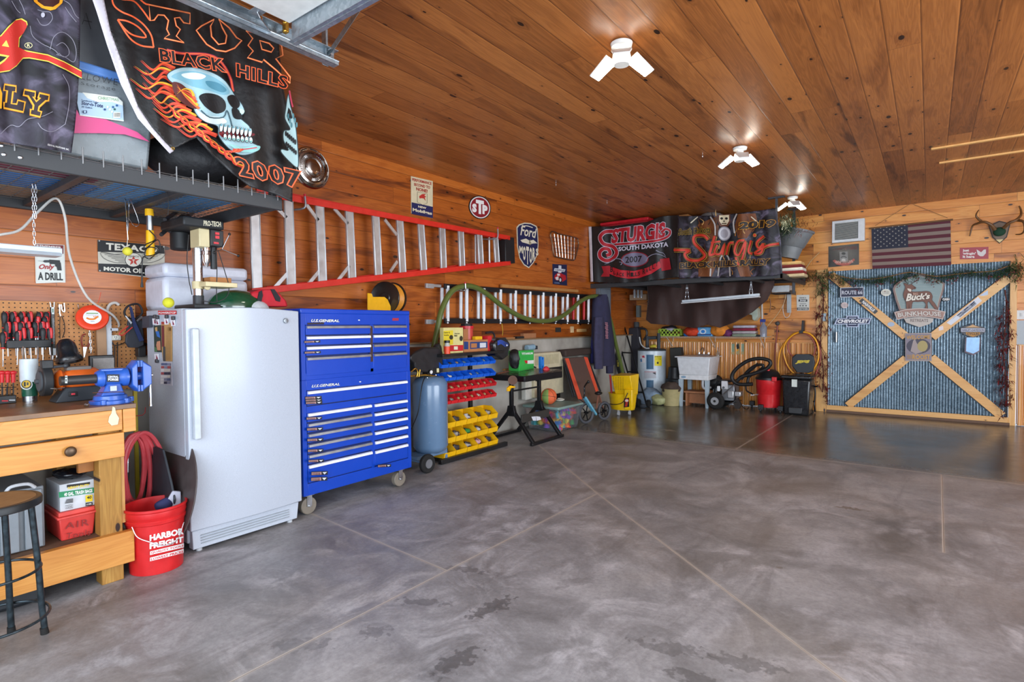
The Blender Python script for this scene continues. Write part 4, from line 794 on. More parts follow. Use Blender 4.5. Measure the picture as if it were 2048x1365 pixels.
MB().cyl((X, cy_, ZT+.06), (X, cy_, 1.97), .029, n=24).build('column', STEEL, dp)
zt_ = P(430, 571, 0, X).z; yt = P(430, 571, 0, X).y
MB().bx(X-.07, X+.13, yt-.115, yt+.085, zt_-.018, zt_+.012).cyl((X, cy_, zt_-.03), (X, cy_, zt_+.02), .035).cyl((X+.05, cy_+.03, zt_-.02), (X+.07, cy_+.03, zt_-.02), .018).build('table', crm, dp, bev=.004)
MB().bx(X-.03, X+.10, yt-.075, yt+.06, zt_+.013, zt_+.045).build('wooden_block', mt('#a86f3c', .7), dp, bev=.002)
hy0, hy1, hz0, hz1 = FR(360, 445, 445, 462, X+.12)
hd_ = MB().bx(X-.2, X+.14, P(368, 460, 0, X+.1).y-.02, P(443, 455, 0, X+.1).y, 1.985, 2.045).build('belt_cover', mt('#232527', .55), dp, bev=.012)
a = art_left(X+.141); a.text('PRO-TECH', ((407, 452), (442, 454), (441, 444), (407, 441)), '#e9dfc0', .03); a.build('belt_cover_lettering', dp)
MB().bx(X-.02, X+.11, cy_-.035, cy_+.03, 1.87, 1.985).build('head_casting', crm, dp, bev=.006); MB().bx(X-.02, X+.115, cy_+.032, cy_+.115, 1.88, 1.985).build('switch_panel', mt('#1d1e20', .45), dp, bev=.005)
for a_, b_, c_, d_ in ((.06, .085, 1.955, 1.97), (.06, .085, 1.93, 1.948), (.05, .08, 1.895, 1.907)): MB().bx(X+.115, X+.12, cy_+a_, cy_+b_, c_, d_).build('red_switch', mt('#d8323c', .4), dp)
m = MB().cyl((X-.17, cy_-.03, 1.87), (X-.17, cy_-.03, 1.99), .06); m.build('motor', mt('#26282a', .5), dp, bev=.01)
sy = P(413, 520, 0, X+.05).y; MB().lathe((X+.05, sy, 1.75), [(0, 0), (.008, 0), (.014, .02), (.021, .035), (.023, .075), (.019, .078), (.019, .10), (.026, .103), (.026, .13), (0, .13)], 24).build('chuck', CHROME, dp)
MB().cyl((X+.05, sy+.045, 1.74), (X+.05, sy+.045, 1.88), .02).build('quill_guard', BLK, dp)
hb = Vector((X+.12, cy_+.10, 1.865)); 
for dx, dy, dz in ((.02, .04, .10), (.02, .095, -.035), (.02, -.06, -.03)):
    q = hb+V(dx, dy, dz); hn = MB().cyl(hb, q, .003, n=8).build('feed_handle', STEEL, dp); MB().sph(q, .009, 10, 8).build('knob', BLK, hn)
for pts in ([(377, 470), (374, 520), (378, 560), (381, 575), (384, 590)], [(432, 500), (434, 540), (433, 580), (434, 605)], [(436, 500), (450, 545), (458, 575), (452, 595), (430, 605), (405, 602)]): MB().tube([P(a_, b_, 0, X+.1) for a_, b_ in pts], .003, 6, 5).build('cable', BLK, dp)
hm = thing('helmet', 'glossy dark green helmet on the freezer top behind the drill press', 'helmet', (-3.9, 2.0, ZT)); X = -3.8; hc = P(475, 612, 0, X); hc.z = ZT
MB().sph((X, hc.y-.01, ZT+.02), .12, 28, 18, (1.0, 1.62, 1.0)).clampz(ZT+.001).build('shell', mt('#0f4a30', .12, coat=1), hm); MB().sph((X+.04, hc.y+.09, ZT+.012), .1, 20, 12, (.9, 1.05, .62)).clampz(ZT+.001).build('lower_shell', mt('#c9cfd4', .3), hm)
bm_ = MB()
for v in (): pass
bg_ = thing('tool_bag', 'red tool bag with black straps on top of the freezer', 'bag', (-3.85, 2.2, ZT)); X = -3.72
pr = [P(x/4.551+490, y/4.551+380, 0, X) for x, y in ((65, 935), (140, 905), (260, 905), (320, 940), (385, 1015), (400, 1065), (60, 1060))]
for p_ in pr: p_.z = max(p_.z, ZT)
MB().prism([p_ for p_ in pr], (-.16, 0, 0)).build('body', mt('#c01a2a', .7, bp=.004, sc=25), bg_, bev=.015)
for q in ([(150, 915), (125, 930), (108, 1010), (145, 1020), (160, 960)], [(230, 905), (265, 905), (320, 985), (315, 1020), (280, 1010)]): MB().prism([P(x/4.551+490, y/4.551+380, 0, X+.002) for x, y in q], (.006, 0, 0)).build('strap', mt('#1c1a20', .7), bg_)
one('blue_cloth', MB().sph((-3.62, P(500, 610, 0, -3.62).y, ZT+.006), .03, 10, 6, (1, 1.8, .3)).clampz(ZT+.001), mt('#2f7f9a', .8), 'small teal cloth lying on the freezer beside the red bag', 'cloth')
# ================================================================ pegboard and what hangs on it
PX = -4.305
m_, nt, bs = newmat('pegboard'); g = N(nt, 'NewGeometry'); sp = N(nt, 'SeparateXYZ'); L(nt, g.outputs['Position'], sp.inputs[0])
def cen(o): return mth(nt, 'SUBTRACT', mth(nt, 'FRACT', mth(nt, 'DIVIDE', o, .0254)), .5)
a_, b_ = cen(sp.outputs[1]), cen(sp.outputs[2]); d_ = mth(nt, 'SQRT', mth(nt, 'ADD', mth(nt, 'MULTIPLY', a_, a_), mth(nt, 'MULTIPLY', b_, b_)))
n_ = N(nt, 'TexNoise'); n_.inputs['Scale'].default_value = 30; L(nt, g.outputs['Position'], n_.inputs['Vector'])
L(nt, mix(nt, ramp(nt, d_, [(.13, 1), (.17, 0)]), ramp(nt, n_.outputs['Fac'], [(.3, '#b97a42'), (.7, '#c98b52')]), '#241206'), bs.inputs['Base Color']); bs.inputs['Roughness'].default_value = .6
MB().bx(PX-.02, PX, -1.0, 1.47, .95, 1.525).build('pegboard', m_)
tag(bpy.data.objects['pegboard'], 'brown perforated pegboard on the wall behind the workbench', 'pegboard')
T11 = (200/1241, 0, 600)
def pz(x, y, X, k=200/1241, ox=0, oy=600): return P(x*k+ox, y*k+oy, 0, X)
rkx = thing('screwdriver_rack', 'black plastic rack of screwdrivers on the pegboard', 'tool rack', pz(340, 560, PX+.05))
q0, q1 = pz(80, 505, PX+.09), pz(645, 590, PX+.09); MB().bx(PX, PX+.09, q0.y, q1.y, q1.z, q0.z).build('rail', mt('#1e2022', .5), rkx, bev=.004)
MB().bx(PX, PX+.012, pz(20, 350, PX).y, q1.y-.02, q1.z, pz(300, 230, PX).z).build('back_plate', mt('#1e2022', .5), rkx, bev=.003)
redg = mt('#cf2226', .4); rr = random.Random(11)
def screwdriver():
    t = thing('screwdriver', 'x', 'screwdriver', (0, 0, 0), 'red and black screwdrivers in the pegboard rack')
    MB().lathe((0, 0, 0), [(0, 0), (.008, 0), (.011, .01), (.0085, .022), (.014, .045), (.0165, .07), (.0145, .088), (.009, .096), (0, .098)], 14).build('handle', mt('#202123', .55), t)
    m = MB()
    for s_ in (1,): m.lathe((.005, .006*s_, .03), [(0, 0), (.0075, .006), (.0105, .03), (.0115, .05), (.009, .066), (0, .0725)], 8)
    m.lathe((0, 0, .002), [(.0, 0), (.0105, 0), (.0125, .007), (.0, .009)], 12)
    m.build('red_grip', redg, t); MB().cyl((0, 0, -.10), (0, 0, .004), .0032, n=8).build('shank', STEEL, t)
    return t
sd = screwdriver(); first = True
rows = [(PX+.03, [(45, 150), (150, 148), (250, 150), (365, 148), (465, 150), (555, 148)], 'back row'), (PX+.045, [(200, 212), (292, 212), (450, 208), (545, 208)], 'second row from the back'), (PX+.06, [(80, 275), (175, 275), (250, 275), (340, 270), (425, 270), (505, 270), (588, 278)], 'third row'), (PX+.075, [(205, 385), (290, 348), (362, 345), (520, 345), (612, 348), (22, 400)], 'front row')]
for X, ps, rn in rows:
    for i, (x, y) in enumerate(ps):
        p = pz(x+8, y, X); loc = Vector((X, p.y, p.z-.098)); lb = ('%s red and black screwdriver in the %s of the pegboard rack' % (('first', 'second', 'third', 'fourth', 'fifth', 'sixth', 'seventh')[i], rn))
        if first: sd.location = loc; sd['label'] = lb; first = False; o = sd
        else: o = dup(sd, loc, None, lb)
        o.rotation_euler = (rr.uniform(-.06, .06), rr.uniform(-.03, .03), rr.uniform(-.8, .8))
# magnetic bar with bits, vertical
mbar = thing('spirit_level', 'black level hanging upright on the pegboard right of the screwdrivers', 'level', pz(675, 700, PX+.01))
p, q = pz(628, 90, PX+.02), pz(695, 690, PX+.02); MB().bx(PX+.003, PX+.02, p.y, q.y, q.z, p.z).build('body', mt('#17181a', .35), mbar, bev=.003)
a = Art(lambda x, y: P(x, y, 0, PX+.0205), V(1, 0, 0), T11); a.poly([(636, 92), (672, 92), (672, 178), (640, 178)], '#dfe6e8'); a.poly([(655, 602), (692, 602), (692, 688), (658, 688)], '#dfe6e8'); a.poly([(648, 110), (662, 110), (662, 160), (648, 160)], '#2c6a48')
for i in range(20): a.rect(654, 235+i*16, 668+(i % 3)*3, 240+i*16, '#b8bcc0')
a.build('scale_marks', mbar)
m = MB()
for a1, b1, a2, b2 in ((622, 30, 632, 90), (674, 30, 672, 90), (657, 690, 655, 742), (702, 690, 705, 742)): m.cyl(pz(a1, b1, PX+.012), pz(a2, b2, PX+.012), .0035, n=8)
m.build('end_pins', STEEL, mbar)
hk = thing('trouble_cord', 'chrome clip and looped dark cord hanging above the lamp', 'cord', pz(770, 200, PX+.01)); MB().tube([pz(740, 60, PX+.02), pz(738, 150, PX+.02), pz(750, 200, PX+.02)], .004, 6).tube([pz(795, 40, PX+.02), pz(800, 145, PX+.02), pz(770, 130, PX+.02), pz(760, 60, PX+.02)], .0035, 6).build('clip', CHROME, hk)
MB().tube([pz(745, 200, PX+.02), pz(742, 330, PX+.02), pz(745, 480, PX+.05)], .0022, 6).tube([pz(765, 200, PX+.02), pz(800, 300, PX+.02), pz(800, 400, PX+.03), pz(775, 470, PX+.05)], .0026, 6).build('cord_loop', mt('#3a2c20', .7), hk)
for x, y in ((965, 60),): MB().tube([pz(x, y, PX+.01), pz(x+12, y+50, PX+.015), pz(x+25, y+80, PX+.02)], .003, 6).build('peg_hook', CHROME); tag(bpy.data.objects['peg_hook'], 'bare chrome peg hook at the upper left of the red line spool', 'hook')
# lamp
lp = thing('bench_lamp', 'black gooseneck lamp with bell shade behind the grinder', 'lamp', pz(840, 1180, -4.2, 200/1241)); X = -4.12
ctop = pz(800, 490, X); cbot = pz(855, 750, X); ax = (cbot-ctop).normalized()+V(.28, -.05, 0); ax.normalize()
MB().lathe(ctop, [(0, 0), (.025, .003), (.045, .03), (.051, .06), (.053, .10), (.064, .112), (.069, .127), (.066, .14), (.06, .139), (.05, .11), (0, .10)], 28, ax).build('shade', mt('#17191d', .3, coat=.3), lp)
MB().lathe(ctop+ax*.128, [(0, 0), (.058, 0)], 24, ax).build('reflector_disc', mt('#cdd2d8', .4), lp); MB().bar(pz(830, 780, X-.03), pz(860, 900, X-.04), .018, .018, (1, 0, 0)).build('arm', BLK, lp); MB().tube([pz(860, 890, X-.04), pz(870, 1010, X-.05), pz(860, 1150, X-.06)], .008, 8).build('gooseneck', BLK, lp)
MB().lathe((X-.06, pz(860, 1150, X-.06).y, .95), [(0, 0), (.05, 0), (.05, .012), (.01, .02), (0, .02)], 20).build('base', BLK, lp)
# tumbler
tc = pz(372, 1262, -4.05); tc.z = .951; tm = thing('tumbler', 'white and green tumbler with a yellow badge on the bench', 'tumbler', tc); r_ = .042
hh = (pz(372, 735, -4.05).z-.95)
MB().lathe(tc, [(0, .0), (r_*.78, 0), (r_*.82, hh*.13)], 28).build('steel_base', STEEL, tm); MB().lathe(tc, [(r_*.83, hh*.125), (r_*.92, hh*.47)], 28).build('green_band', mt('#1f5a44', .3, coat=.3), tm)
MB().lathe(tc, [(r_*.98, hh*.46), (r_, hh*.5), (r_*1.0, hh*.93), (r_*.96, hh), (0, hh)], 28).build('upper_sleeve', mt('#d5e0e4', .35), tm)
a = cylart(tc, r_*.96, T11, z0=.002); a.ell(330, 1052, 72, 66, '#e6e9e4'); a.ell(330, 1050, 60, 54, '#22302c'); a.ell(330, 1046, 48, 44, '#e0b52a'); a.rect(300, 1020, 322, 1075, '#22302c'); a.rect(335, 1025, 352, 1060, '#22302c'); a.build('badge', tm)
for x in (285, 465): one('wire_hook', MB().cyl(pz(x, 735, -4.09), pz(x+8, 585, -4.12), .0045, n=8), CHROME, 'straight chrome screwdriver shank standing behind the tumbler, %s one' % ('left' if x < 300 else 'right'), 'shank')
# hex key set in red handles
hx = thing('hex_key_set', 'black wire stand of red T-handled hex keys at the left bench edge', 'hex keys', pz(90, 1265, -4.06)); X = -4.05
m = MB()
for z_ in (1085, 1195): m.tube([pz(-60, z_+5, X+.02), pz(190, z_, X+.02), pz(200, z_, X-.03)], .0022, 6, 0)
for i in range(5): m.cyl(pz(-10+i*45, 1085, X+.02), pz(-10+i*45, 1200, X+.02), .0018, n=6)
m.build('wire_stand', BLK, hx); a0, a1 = pz(-80, 1205, X+.03), pz(205, 1270, X+.03); MB().bx(X-.05, X+.03, a0.y, a1.y, .951, a0.z).build('tray', BLK, hx, bev=.003)
a = Art(lambda x, y: P(x, y, 0, X+.031), V(1, 0, 0), T11); a.rect(22, 1248, 100, 1262, '#cf2430'); a.rect(112, 1240, 188, 1252, '#c6ccd0'); a.build('tray_label', hx)
for i, x in enumerate((25, 95, 165, -40)):
    k_ = MB().cyl(pz(x, 1028, X), pz(x, 910, X), .009, .011, n=12).sph(pz(x, 905, X), .015, 14, 8, (1, 1.1, .8)).build('red_handle', redg, hx); MB().cyl(pz(x, 1200, X), pz(x, 1028, X), .003, n=8).build('hex_shank', BLK, k_)
# bench grinder
GX = -3.88; gr = thing('bench_grinder', 'orange and black bench grinder behind the blue vise', 'grinder', pz(880, 1260, GX)); oc = mt('#e0641c', .35, coat=.3)
gp, gq = pz(700, 985, GX), pz(1060, 985, GX)
d = (gq-gp); d.z = 0; Lg = .21; gp = Vector((GX, pz(660, 985, GX).y, pz(700, 1000, GX).z)); gy = gp.y
MB().lathe(gp, [(.02, 0), (.045, .008), (.06, .03), (.045, .05), (.052, .06), (.062, .075), (.062, .19), (.052, .205), (.045, .215)], 28, (0, 1, 0)).build('motor_housing', oc, gr)
MB().bx(GX-.03, GX+.03, gy+.055, gy+.17, gp.z+.052, gp.z+.072).build('top_plate', mt('#6f6b66', .4), gr, bev=.003)
m = MB(); b0, b1 = pz(700, 1200, GX+.06), pz(1110, 1230, GX+.06); m.hexa([(GX-.07, gy-.01, .951), (GX+.07, gy-.01, .951), (GX+.07, gy+.25, .951), (GX-.07, gy+.25, .951), (GX-.05, gy+.04, gp.z-.04), (GX+.055, gy+.04, gp.z-.04), (GX+.055, gy+.19, gp.z-.04), (GX-.05, gy+.19, gp.z-.04)]); m.build('base', mt('#2b3036', .5), gr, bev=.006)
sp_ = pz(905, 1170, GX+.065); MB().box((GX+.066, sp_.y, sp_.z), (.006, .04, .025)).build('switch_plate', BLK, gr, bev=.002); MB().box((GX+.07, sp_.y, sp_.z), (.006, .018, .010)).build('switch', mt('#e03a4a', .35), gr, bev=.002)
wc = Vector((GX, gy-.035, gp.z)); MB().cyl(wc+V(0, -.022, 0), wc+V(0, .022, 0), .082, n=32).build('wheel_guard', mt('#2a2c2e', .5), gr, bev=.006); MB().cyl(wc+V(0, -.03, 0), wc+V(0, -.022, 0), .055, n=24).cyl(wc+V(0, -.045, 0), wc+V(0, -.03, 0), .012).build('grinding_wheel', mt('#53565a', .8), gr)
MB().bx(GX-.01, GX+.04, wc.y-.02, wc.y+.03, gp.z+.07, gp.z+.115).build('spark_arrestor', mt('#222426', .5), gr, bev=.004); MB().cyl((GX+.03, wc.y+.02, gp.z+.075), (GX+.03, wc.y+.08, gp.z+.08), .008).sph((GX+.03, wc.y+.085, gp.z+.08), .014, 10, 8).build('arrestor_knob', mt('#34383c', .5), gr)
MB().tube([(GX+.055, wc.y-.02, gp.z-.03), (GX+.075, wc.y+.02, gp.z-.04), (GX+.06, wc.y+.07, gp.z-.04)], .003, 6).build('tool_rest_rod', STEEL, gr)
MB().cyl((GX, gy+.215, gp.z), (GX, gy+.25, gp.z), .05, n=24).build('right_wheel', mt('#2a2c2e', .5), gr, bev=.004)
# vise
VX = -3.56; T2 = (180/1068, 130, 590)
def vz(x, y, X=VX): return P(x*T2[0]+T2[1], y*T2[0]+T2[2], 0, X)
vs_ = thing('bench_vise', 'blue multi-purpose vise bolted near the front corner of the bench', 'vise', vz(540, 1290)); bl = mt('#2b5bb5', .35, coat=.3)
vz0 = .951; cyv = vz(540, 1250).y
MB().lathe((VX, cyv, vz0), [(0, 0), (.095, 0), (.095, .018), (.078, .022), (.075, .042), (.062, .048), (0, .048)], 32, (0, 0, 1)).build('swivel_base', bl, vs_)
for dx, dy in ((.075, .055), (.075, -.055), (-.075, .0), (0.0, .1)): MB().cyl((VX+dx*.95, cyv+dy*.95, vz0), (VX+dx*.95, cyv+dy*.95, vz0+.026), .016, n=14).build('bolt_lug', bl, vs_, bev=.002)
bodyz = vz(540, 985).z; MB().hexa([(VX-.045, cyv-.055, vz0+.045), (VX+.045, cyv-.055, vz0+.045), (VX+.045, cyv+.055, vz0+.045), (VX-.045, cyv+.055, vz0+.045), (VX-.03, cyv-.02, bodyz-.03), (VX+.03, cyv-.02, bodyz-.03), (VX+.03, cyv+.04, bodyz-.03), (VX-.03, cyv+.04, bodyz-.03)]).build('pedestal', bl, vs_, bev=.006)
y0 = vz(365, 985).y; y1 = vz(700, 985).y; y2 = vz(720, 985).y; y3 = vz(965, 985).y
MB().lathe((VX, y0, bodyz), [(0, 0), (.036, 0), (.044, .012), (.046, .03), (.04, .035), (.042, y1-y0-.02), (.05, y1-y0-.01), (.05, y1-y0+.012), (0, y1-y0+.012)], 28, (0, 1, 0)).build('body', bl, vs_)
MB().bx(VX-.02, VX+.02, y0+.02, y1-.005, bodyz+.036, bodyz+.05).build('top_flat', bl, vs_, bev=.004)
a = Art(lambda x, y: P(x, y, 0, VX+.0445), V(1, 0, 0), T2, z0=.001); a.quad([(497, 945), (642, 945), (642, 1035), (497, 1035)], '#14161c'); a.text('CENTRAL', (510, 985, 632, 962), '#e9edf2', .04); a.text('FORGE', (510, 1020, 632, 990), '#e9edf2', .05); a.build('name_plate', vs_)
for ya, yb, nm in ((vz(735, 0).y, vz(800, 0).y, 'fixed_jaw'), (vz(865, 0).y, vz(965, 0).y, 'moving_jaw')):
    zt, zb = vz(800, 775).z, vz(800, 1150).z; w_ = .05; s_ = 1 if nm == 'moving_jaw' else -1
    prof = [(VX-w_, zb+.012), (VX-w_, zt-.012), (VX-.032, zt), (VX+.032, zt), (VX+w_, zt-.012), (VX+w_, zb+.012), (VX+.03, zb), (VX-.03, zb)]
    ch = .014
    m = MB(); yy = [ya, yb] if s_ > 0 else [ya, yb]
    P0 = [Vector((x, ya, z)) for x, z in prof]; P1 = [Vector((x, yb, z)) for x, z in prof]; sh = P1 if s_ > 0 else P0; cz_ = (zt+zb)/2
    for v in sh: v.z = cz_+(v.z-cz_)*.62; 
    n = len(P0); A_ = [m.bm.verts.new(v) for v in P0]; B_ = [m.bm.verts.new(v) for v in P1]
    for i in range(n): m.bm.faces.new((A_[i], A_[(i+1) % n], B_[(i+1) % n], B_[i]))
    m.bm.faces.new(A_[::-1]); m.bm.faces.new(B_); m.build(nm, bl, vs_, bev=.004)
    ye = yb if s_ < 0 else ya; dj = .012*-s_
    for zc in (zt-.02, zb+.02): MB().bx(VX-w_+.004, VX+w_-.004, min(ye, ye+dj), max(ye, ye+dj), zc-.018, zc+.018).build('jaw_plate', bl if zc < cz_ else mt('#3a64b0', .4), vs_, bev=.002)
MB().cyl((VX, y2, bodyz), (VX, vz(870, 0).y, bodyz), .024, n=20).build('slide_bar', mt('#2a55ab', .3), vs_)
MB().cyl((VX, vz(960, 985).y, bodyz), (VX, vz(1035, 985).y, bodyz), .0105, n=16).build('screw', STEEL, vs_)
hyy = vz(1000, 985).y; MB().cyl((VX+.012, hyy, vz(1000, 1320).z), (VX+.012, hyy, vz(1000, 915).z), .0065, n=12).cyl((VX+.012, hyy, vz(1000, 1320).z), (VX+.012, hyy, vz(1000, 1300).z), .009).build('turning_handle', CHROME, vs_)
pt = thing('pipe', 'dark steel pipe lying through the back of the vise', 'pipe', (VX-.06, cyv, bodyz)); MB().cyl((VX, vz(-60, 1000).y, bodyz), (VX, y0+.002, bodyz), .0245, n=20).build('tube', mt('#3f3d3c', .45, .4), pt); a = Art(lambda x, y: P(x, y, 0, VX+.0255), V(1, 0, 0), T2, z0=.0005); a.rect(0, 1050, 28, 960, '#c9d0cc'); a.rect(6, 1030, 18, 1000, '#2a2a2a'); a.rect(0, 985, 24, 972, '#2a2a2a'); a.build('pipe_label', pt)
MB().box(vz(575, 1112, VX+.045), (.012, .03, .028)).build('lock_block', mt('#b9c0c6', .4), vs_, bev=.002); MB().tube([vz(325, 1165, VX+.06), vz(540, 1158, VX+.06), vz(715, 1155, VX+.06)], .003, 6, 0).build('lock_handle', CHROME, vs_)
# spool of trimmer line
so = thing('line_spool', 'orange-red spool of trimmer line hanging on the pegboard', 'spool', vz(325, 410, -4.24)); sc3 = vz(325, 275, -4.24); nr = Vector((.9, -.25, .35)).normalized()
MB().lathe(sc3-nr*.012, [(0, 0), (.068, 0), (.082, .006), (.086, .016), (.082, .026), (.068, .03), (.05, .026), (0, .024)], 36, nr).build('spool', mt('#e2401f', .35), so)
d_x, d_y = arb(nr); up = (V(0, 0, 1)-nr*nr.z).normalized(); rt = up.cross(nr).normalized()
a = Art(lambda x, y: sc3+nr*.014+rt*x+up*y, nr, z0=.001); a.ell(0, 0, .047, .047, '#e8e6ea'); a.ell(0, 0, .046, .046, '#f2f1f4'); a.rect(-.03, .022, .03, .028, '#6a9a4a'); a.text('Trimmer Line', (-.034, .010, .034, .018), '#9a9aa8', 0); a.line([(-.03, -.006), (-.015, -.014), (.008, -.014), (.022, -.002), (.03, .004)], .011, '#e8862a', smooth=4); a.ring(.012, .002, .008, .006, .003, '#e8862a'); a.text('230 ft', (-.01, -.034, .01, -.027), '#6a6a78', 0); a.build('spool_label', so)
MB().tor(sc3-nr*.02, .062, .008, nr).build('wound_line', mt('#3a3c40', .5), so)
tag(MB().tube([vz(385, 100, PX+.01), vz(405, 60, PX+.01), vz(425, -30, PX+.01)], .0018, 5).build('trimmer_line', mt('#e2502a', .4)), 'thin orange trimmer line rising above the spool', 'line')
# leaning board and ruler
one('wood_board', MB().bx(PX+.025, PX+.043, vz(360, 0, -4.27).y, vz(475, 0, -4.27).y, vz(0, 745, -4.27).z, vz(0, 330, -4.27).z), mt('#b58d6a', .7, var=.2, sc=8), 'pale wood offcut standing on edge under the line spool', 'board', bev=.002)
one('metal_ruler', MB().bx(PX+.025, PX+.030, vz(478, 0, -4.27).y, vz(545, 0, -4.27).y, vz(0, 735, -4.27).z, vz(0, 250, -4.27).z), mt('#d4d8de', .4), 'wide light grey metal straightedge right of the wood offcut', 'ruler')
plr = thing('pliers', 'needle-nose pliers with dark red handles on the pegboard', 'pliers', vz(240, 600, PX+.02)); X = PX+.015
MB().tube([vz(245, 465, X), vz(210, 480, X), vz(195, 530, X), vz(205, 600, X), vz(228, 622, X)], .0042, 8).tube([vz(300, 500, X), vz(288, 560, X), vz(270, 610, X), vz(245, 622, X)], .0042, 8).build('handles', mt('#8a2a22', .45), plr); MB().hexa([vz(215, 620, X-.005), vz(262, 620, X-.005), vz(232, 745, X-.003), vz(222, 745, X-.003), vz(215, 620, X+.005), vz(262, 620, X+.005), vz(232, 745, X+.003), vz(222, 745, X+.003)]).build('jaws', STEEL, plr)
tag(chain(vz(290, 410, PX+.03), vz(310, 700, PX+.03), .008, .002).build('steel_chain', STEEL), 'short steel chain hanging below the red spool', 'chain')
ot = thing('power_strip', 'white outlet with a plug on the pegboard under the power cable', 'outlet', vz(600, 540, PX+.01)); p, q = vz(545, 480, PX+.03), vz(668, 540, PX+.03)
MB().bx(PX, PX+.03, p.y, q.y, q.z, p.z).build('housing', mt('#cfc8b8', .45), ot, bev=.004); pc = vz(602, 506, PX+.031); MB().cyl(pc, pc+V(.004, 0, 0), .016, n=24).build('socket_face', mt('#e4e0d4', .4), ot); m = MB()
a = Art(lambda x, y: P(x, y, 0, PX+.0355), V(1, 0, 0), T2); a.rect(588, 512, 593, 492, '#1c1c1c'); a.rect(610, 514, 615, 490, '#1c1c1c'); a.ell(602, 524, 5, 5, '#1c1c1c'); a.build('socket_slots', ot); p, q = vz(538, 395, PX+.035), vz(640, 430, PX+.035); MB().bx(PX, PX+.03, p.y, q.y, q.z, p.z).build('cable_plug', mt('#d4d6dc', .4), ot, bev=.003)
tag(MB().tube([vz(640, 120, PX+.02), vz(600, 95, PX+.02), vz(540, 110, PX+.02), vz(505, 165, PX+.02), vz(498, 230, PX+.02)], .009, 8, 5).build('cable_loop', mt('#cfc8c0', .5)), 'thick off-white cable looping behind the straightedge', 'cable')
tag(MB().tube([vz(560, 560, PX+.02), vz(590, 600, PX+.02), vz(660, 590, PX+.02), vz(720, 560, PX+.02)], .003, 6).tube([vz(590, 600, PX+.02), vz(590, 860, PX+.02)], .003, 6, 0).tube([vz(625, 560, PX+.02), vz(622, 860, PX+.02)], .003, 6, 0).build('extension_cable', BLK), 'thin dark cables running down the pegboard to the bench', 'cable')
# tool belt / harness
hn = thing('tool_harness', 'black and navy strap harness hanging beside the freezer', 'harness', vz(820, 630, -4.2)); X = -4.2
MB().tube([vz(820, 110, X), vz(740, 140, X), vz(705, 210, X), vz(740, 270, X), vz(830, 285, X), vz(900, 240, X), vz(915, 190, X), vz(880, 120, X)], .011, 8, 5, True, .6).build('waist_loop', mt('#1c1b1f', .7), hn)
MB().prism([vz(x, y, X+.02) for x, y in ((760, 130), (790, 150), (830, 320), (930, 540), (880, 555), (810, 380), (780, 250))], (.01, 0, 0)).build('navy_strap', mt('#1f2b55', .8), hn)
MB().prism([vz(x, y, X-.01) for x, y in ((735, 300), (905, 300), (930, 520), (925, 600), (860, 630), (740, 625), (705, 560), (720, 430))], (.02, 0, 0)).build('pad', mt('#2b2c34', .6), hn, bev=.006)
for q in (((710, 250), (725, 250), (795, 330), (780, 350)), ((905, 250), (925, 265), (860, 320), (845, 305))): MB().prism([vz(x, y, X+.03) for x, y in q], (.004, 0, 0)).build('buckle', STEEL, hn)
MB().tube([vz(750, 370, X+.03), vz(650, 450, X+.03), vz(660, 480, X+.03), vz(700, 470, X+.03), vz(800, 385, X+.03)], .0035, 6).build('red_clip_handles', mt('#c8302a', .45), hn)
one('work_boot_jaw', MB().bx(-4.29, -4.23, vz(840, 0, -4.25).y, vz(930, 0, -4.25).y, vz(0, 775, -4.25).z, vz(0, 630, -4.25).z), mt('#2c2c2e', .5), 'dark square latch block below the strap harness', 'latch', bev=.004)
one('clear_shield', MB().bx(-3.99, -3.985, vz(300, 0, -4).y, vz(550, 0, -4).y, 0.951, vz(0, 770, -4).z), mt('#6a6059', .25, al=.75), 'smoky clear eye shield standing behind the vise', 'shield')
one('shield_bracket', MB().bx(-4.03, -3.993, vz(270, 0, -4).y, vz(560, 0, -4).y, 0.951, vz(0, 735, -4).z), BLK, 'black notched bracket holding the smoky shield', 'bracket', bev=.006)
one('yellow_level', MB().bx(-4.1, -4.08, vz(770, 0, -4.1).y, vz(815, 0, -4.1).y, .001, vz(0, 1160, -4.1).z), mt('#b9a422', .5), 'yellow level standing between the bench and the freezer', 'level', bev=.002)
tag(MB().tube([P(265, 833, 0, -4.075), P(285, 831, 0, -4.075), P(290, 826, 0, -4.075), P(291, 815, 0, -4.075)], .003, 6, 0).build('hex_key', mt('#b03a34', .4)), 'red L-shaped hex key beside the end of the bench', 'hex key')
for i, (x, y) in enumerate(((228, 1260), (256, 1264))): one('small_bolt', MB().cyl((-3.52+i*.01, vz(x, y, -3.52).y, .951), (-3.5+i*.01, vz(x, y, -3.52).y, .962), .006, n=10), CHROME, ('small chrome bolt on the bench edge, nearer the grinder', 'small chrome bolt on the bench edge, nearer the vise')[i], 'bolt')
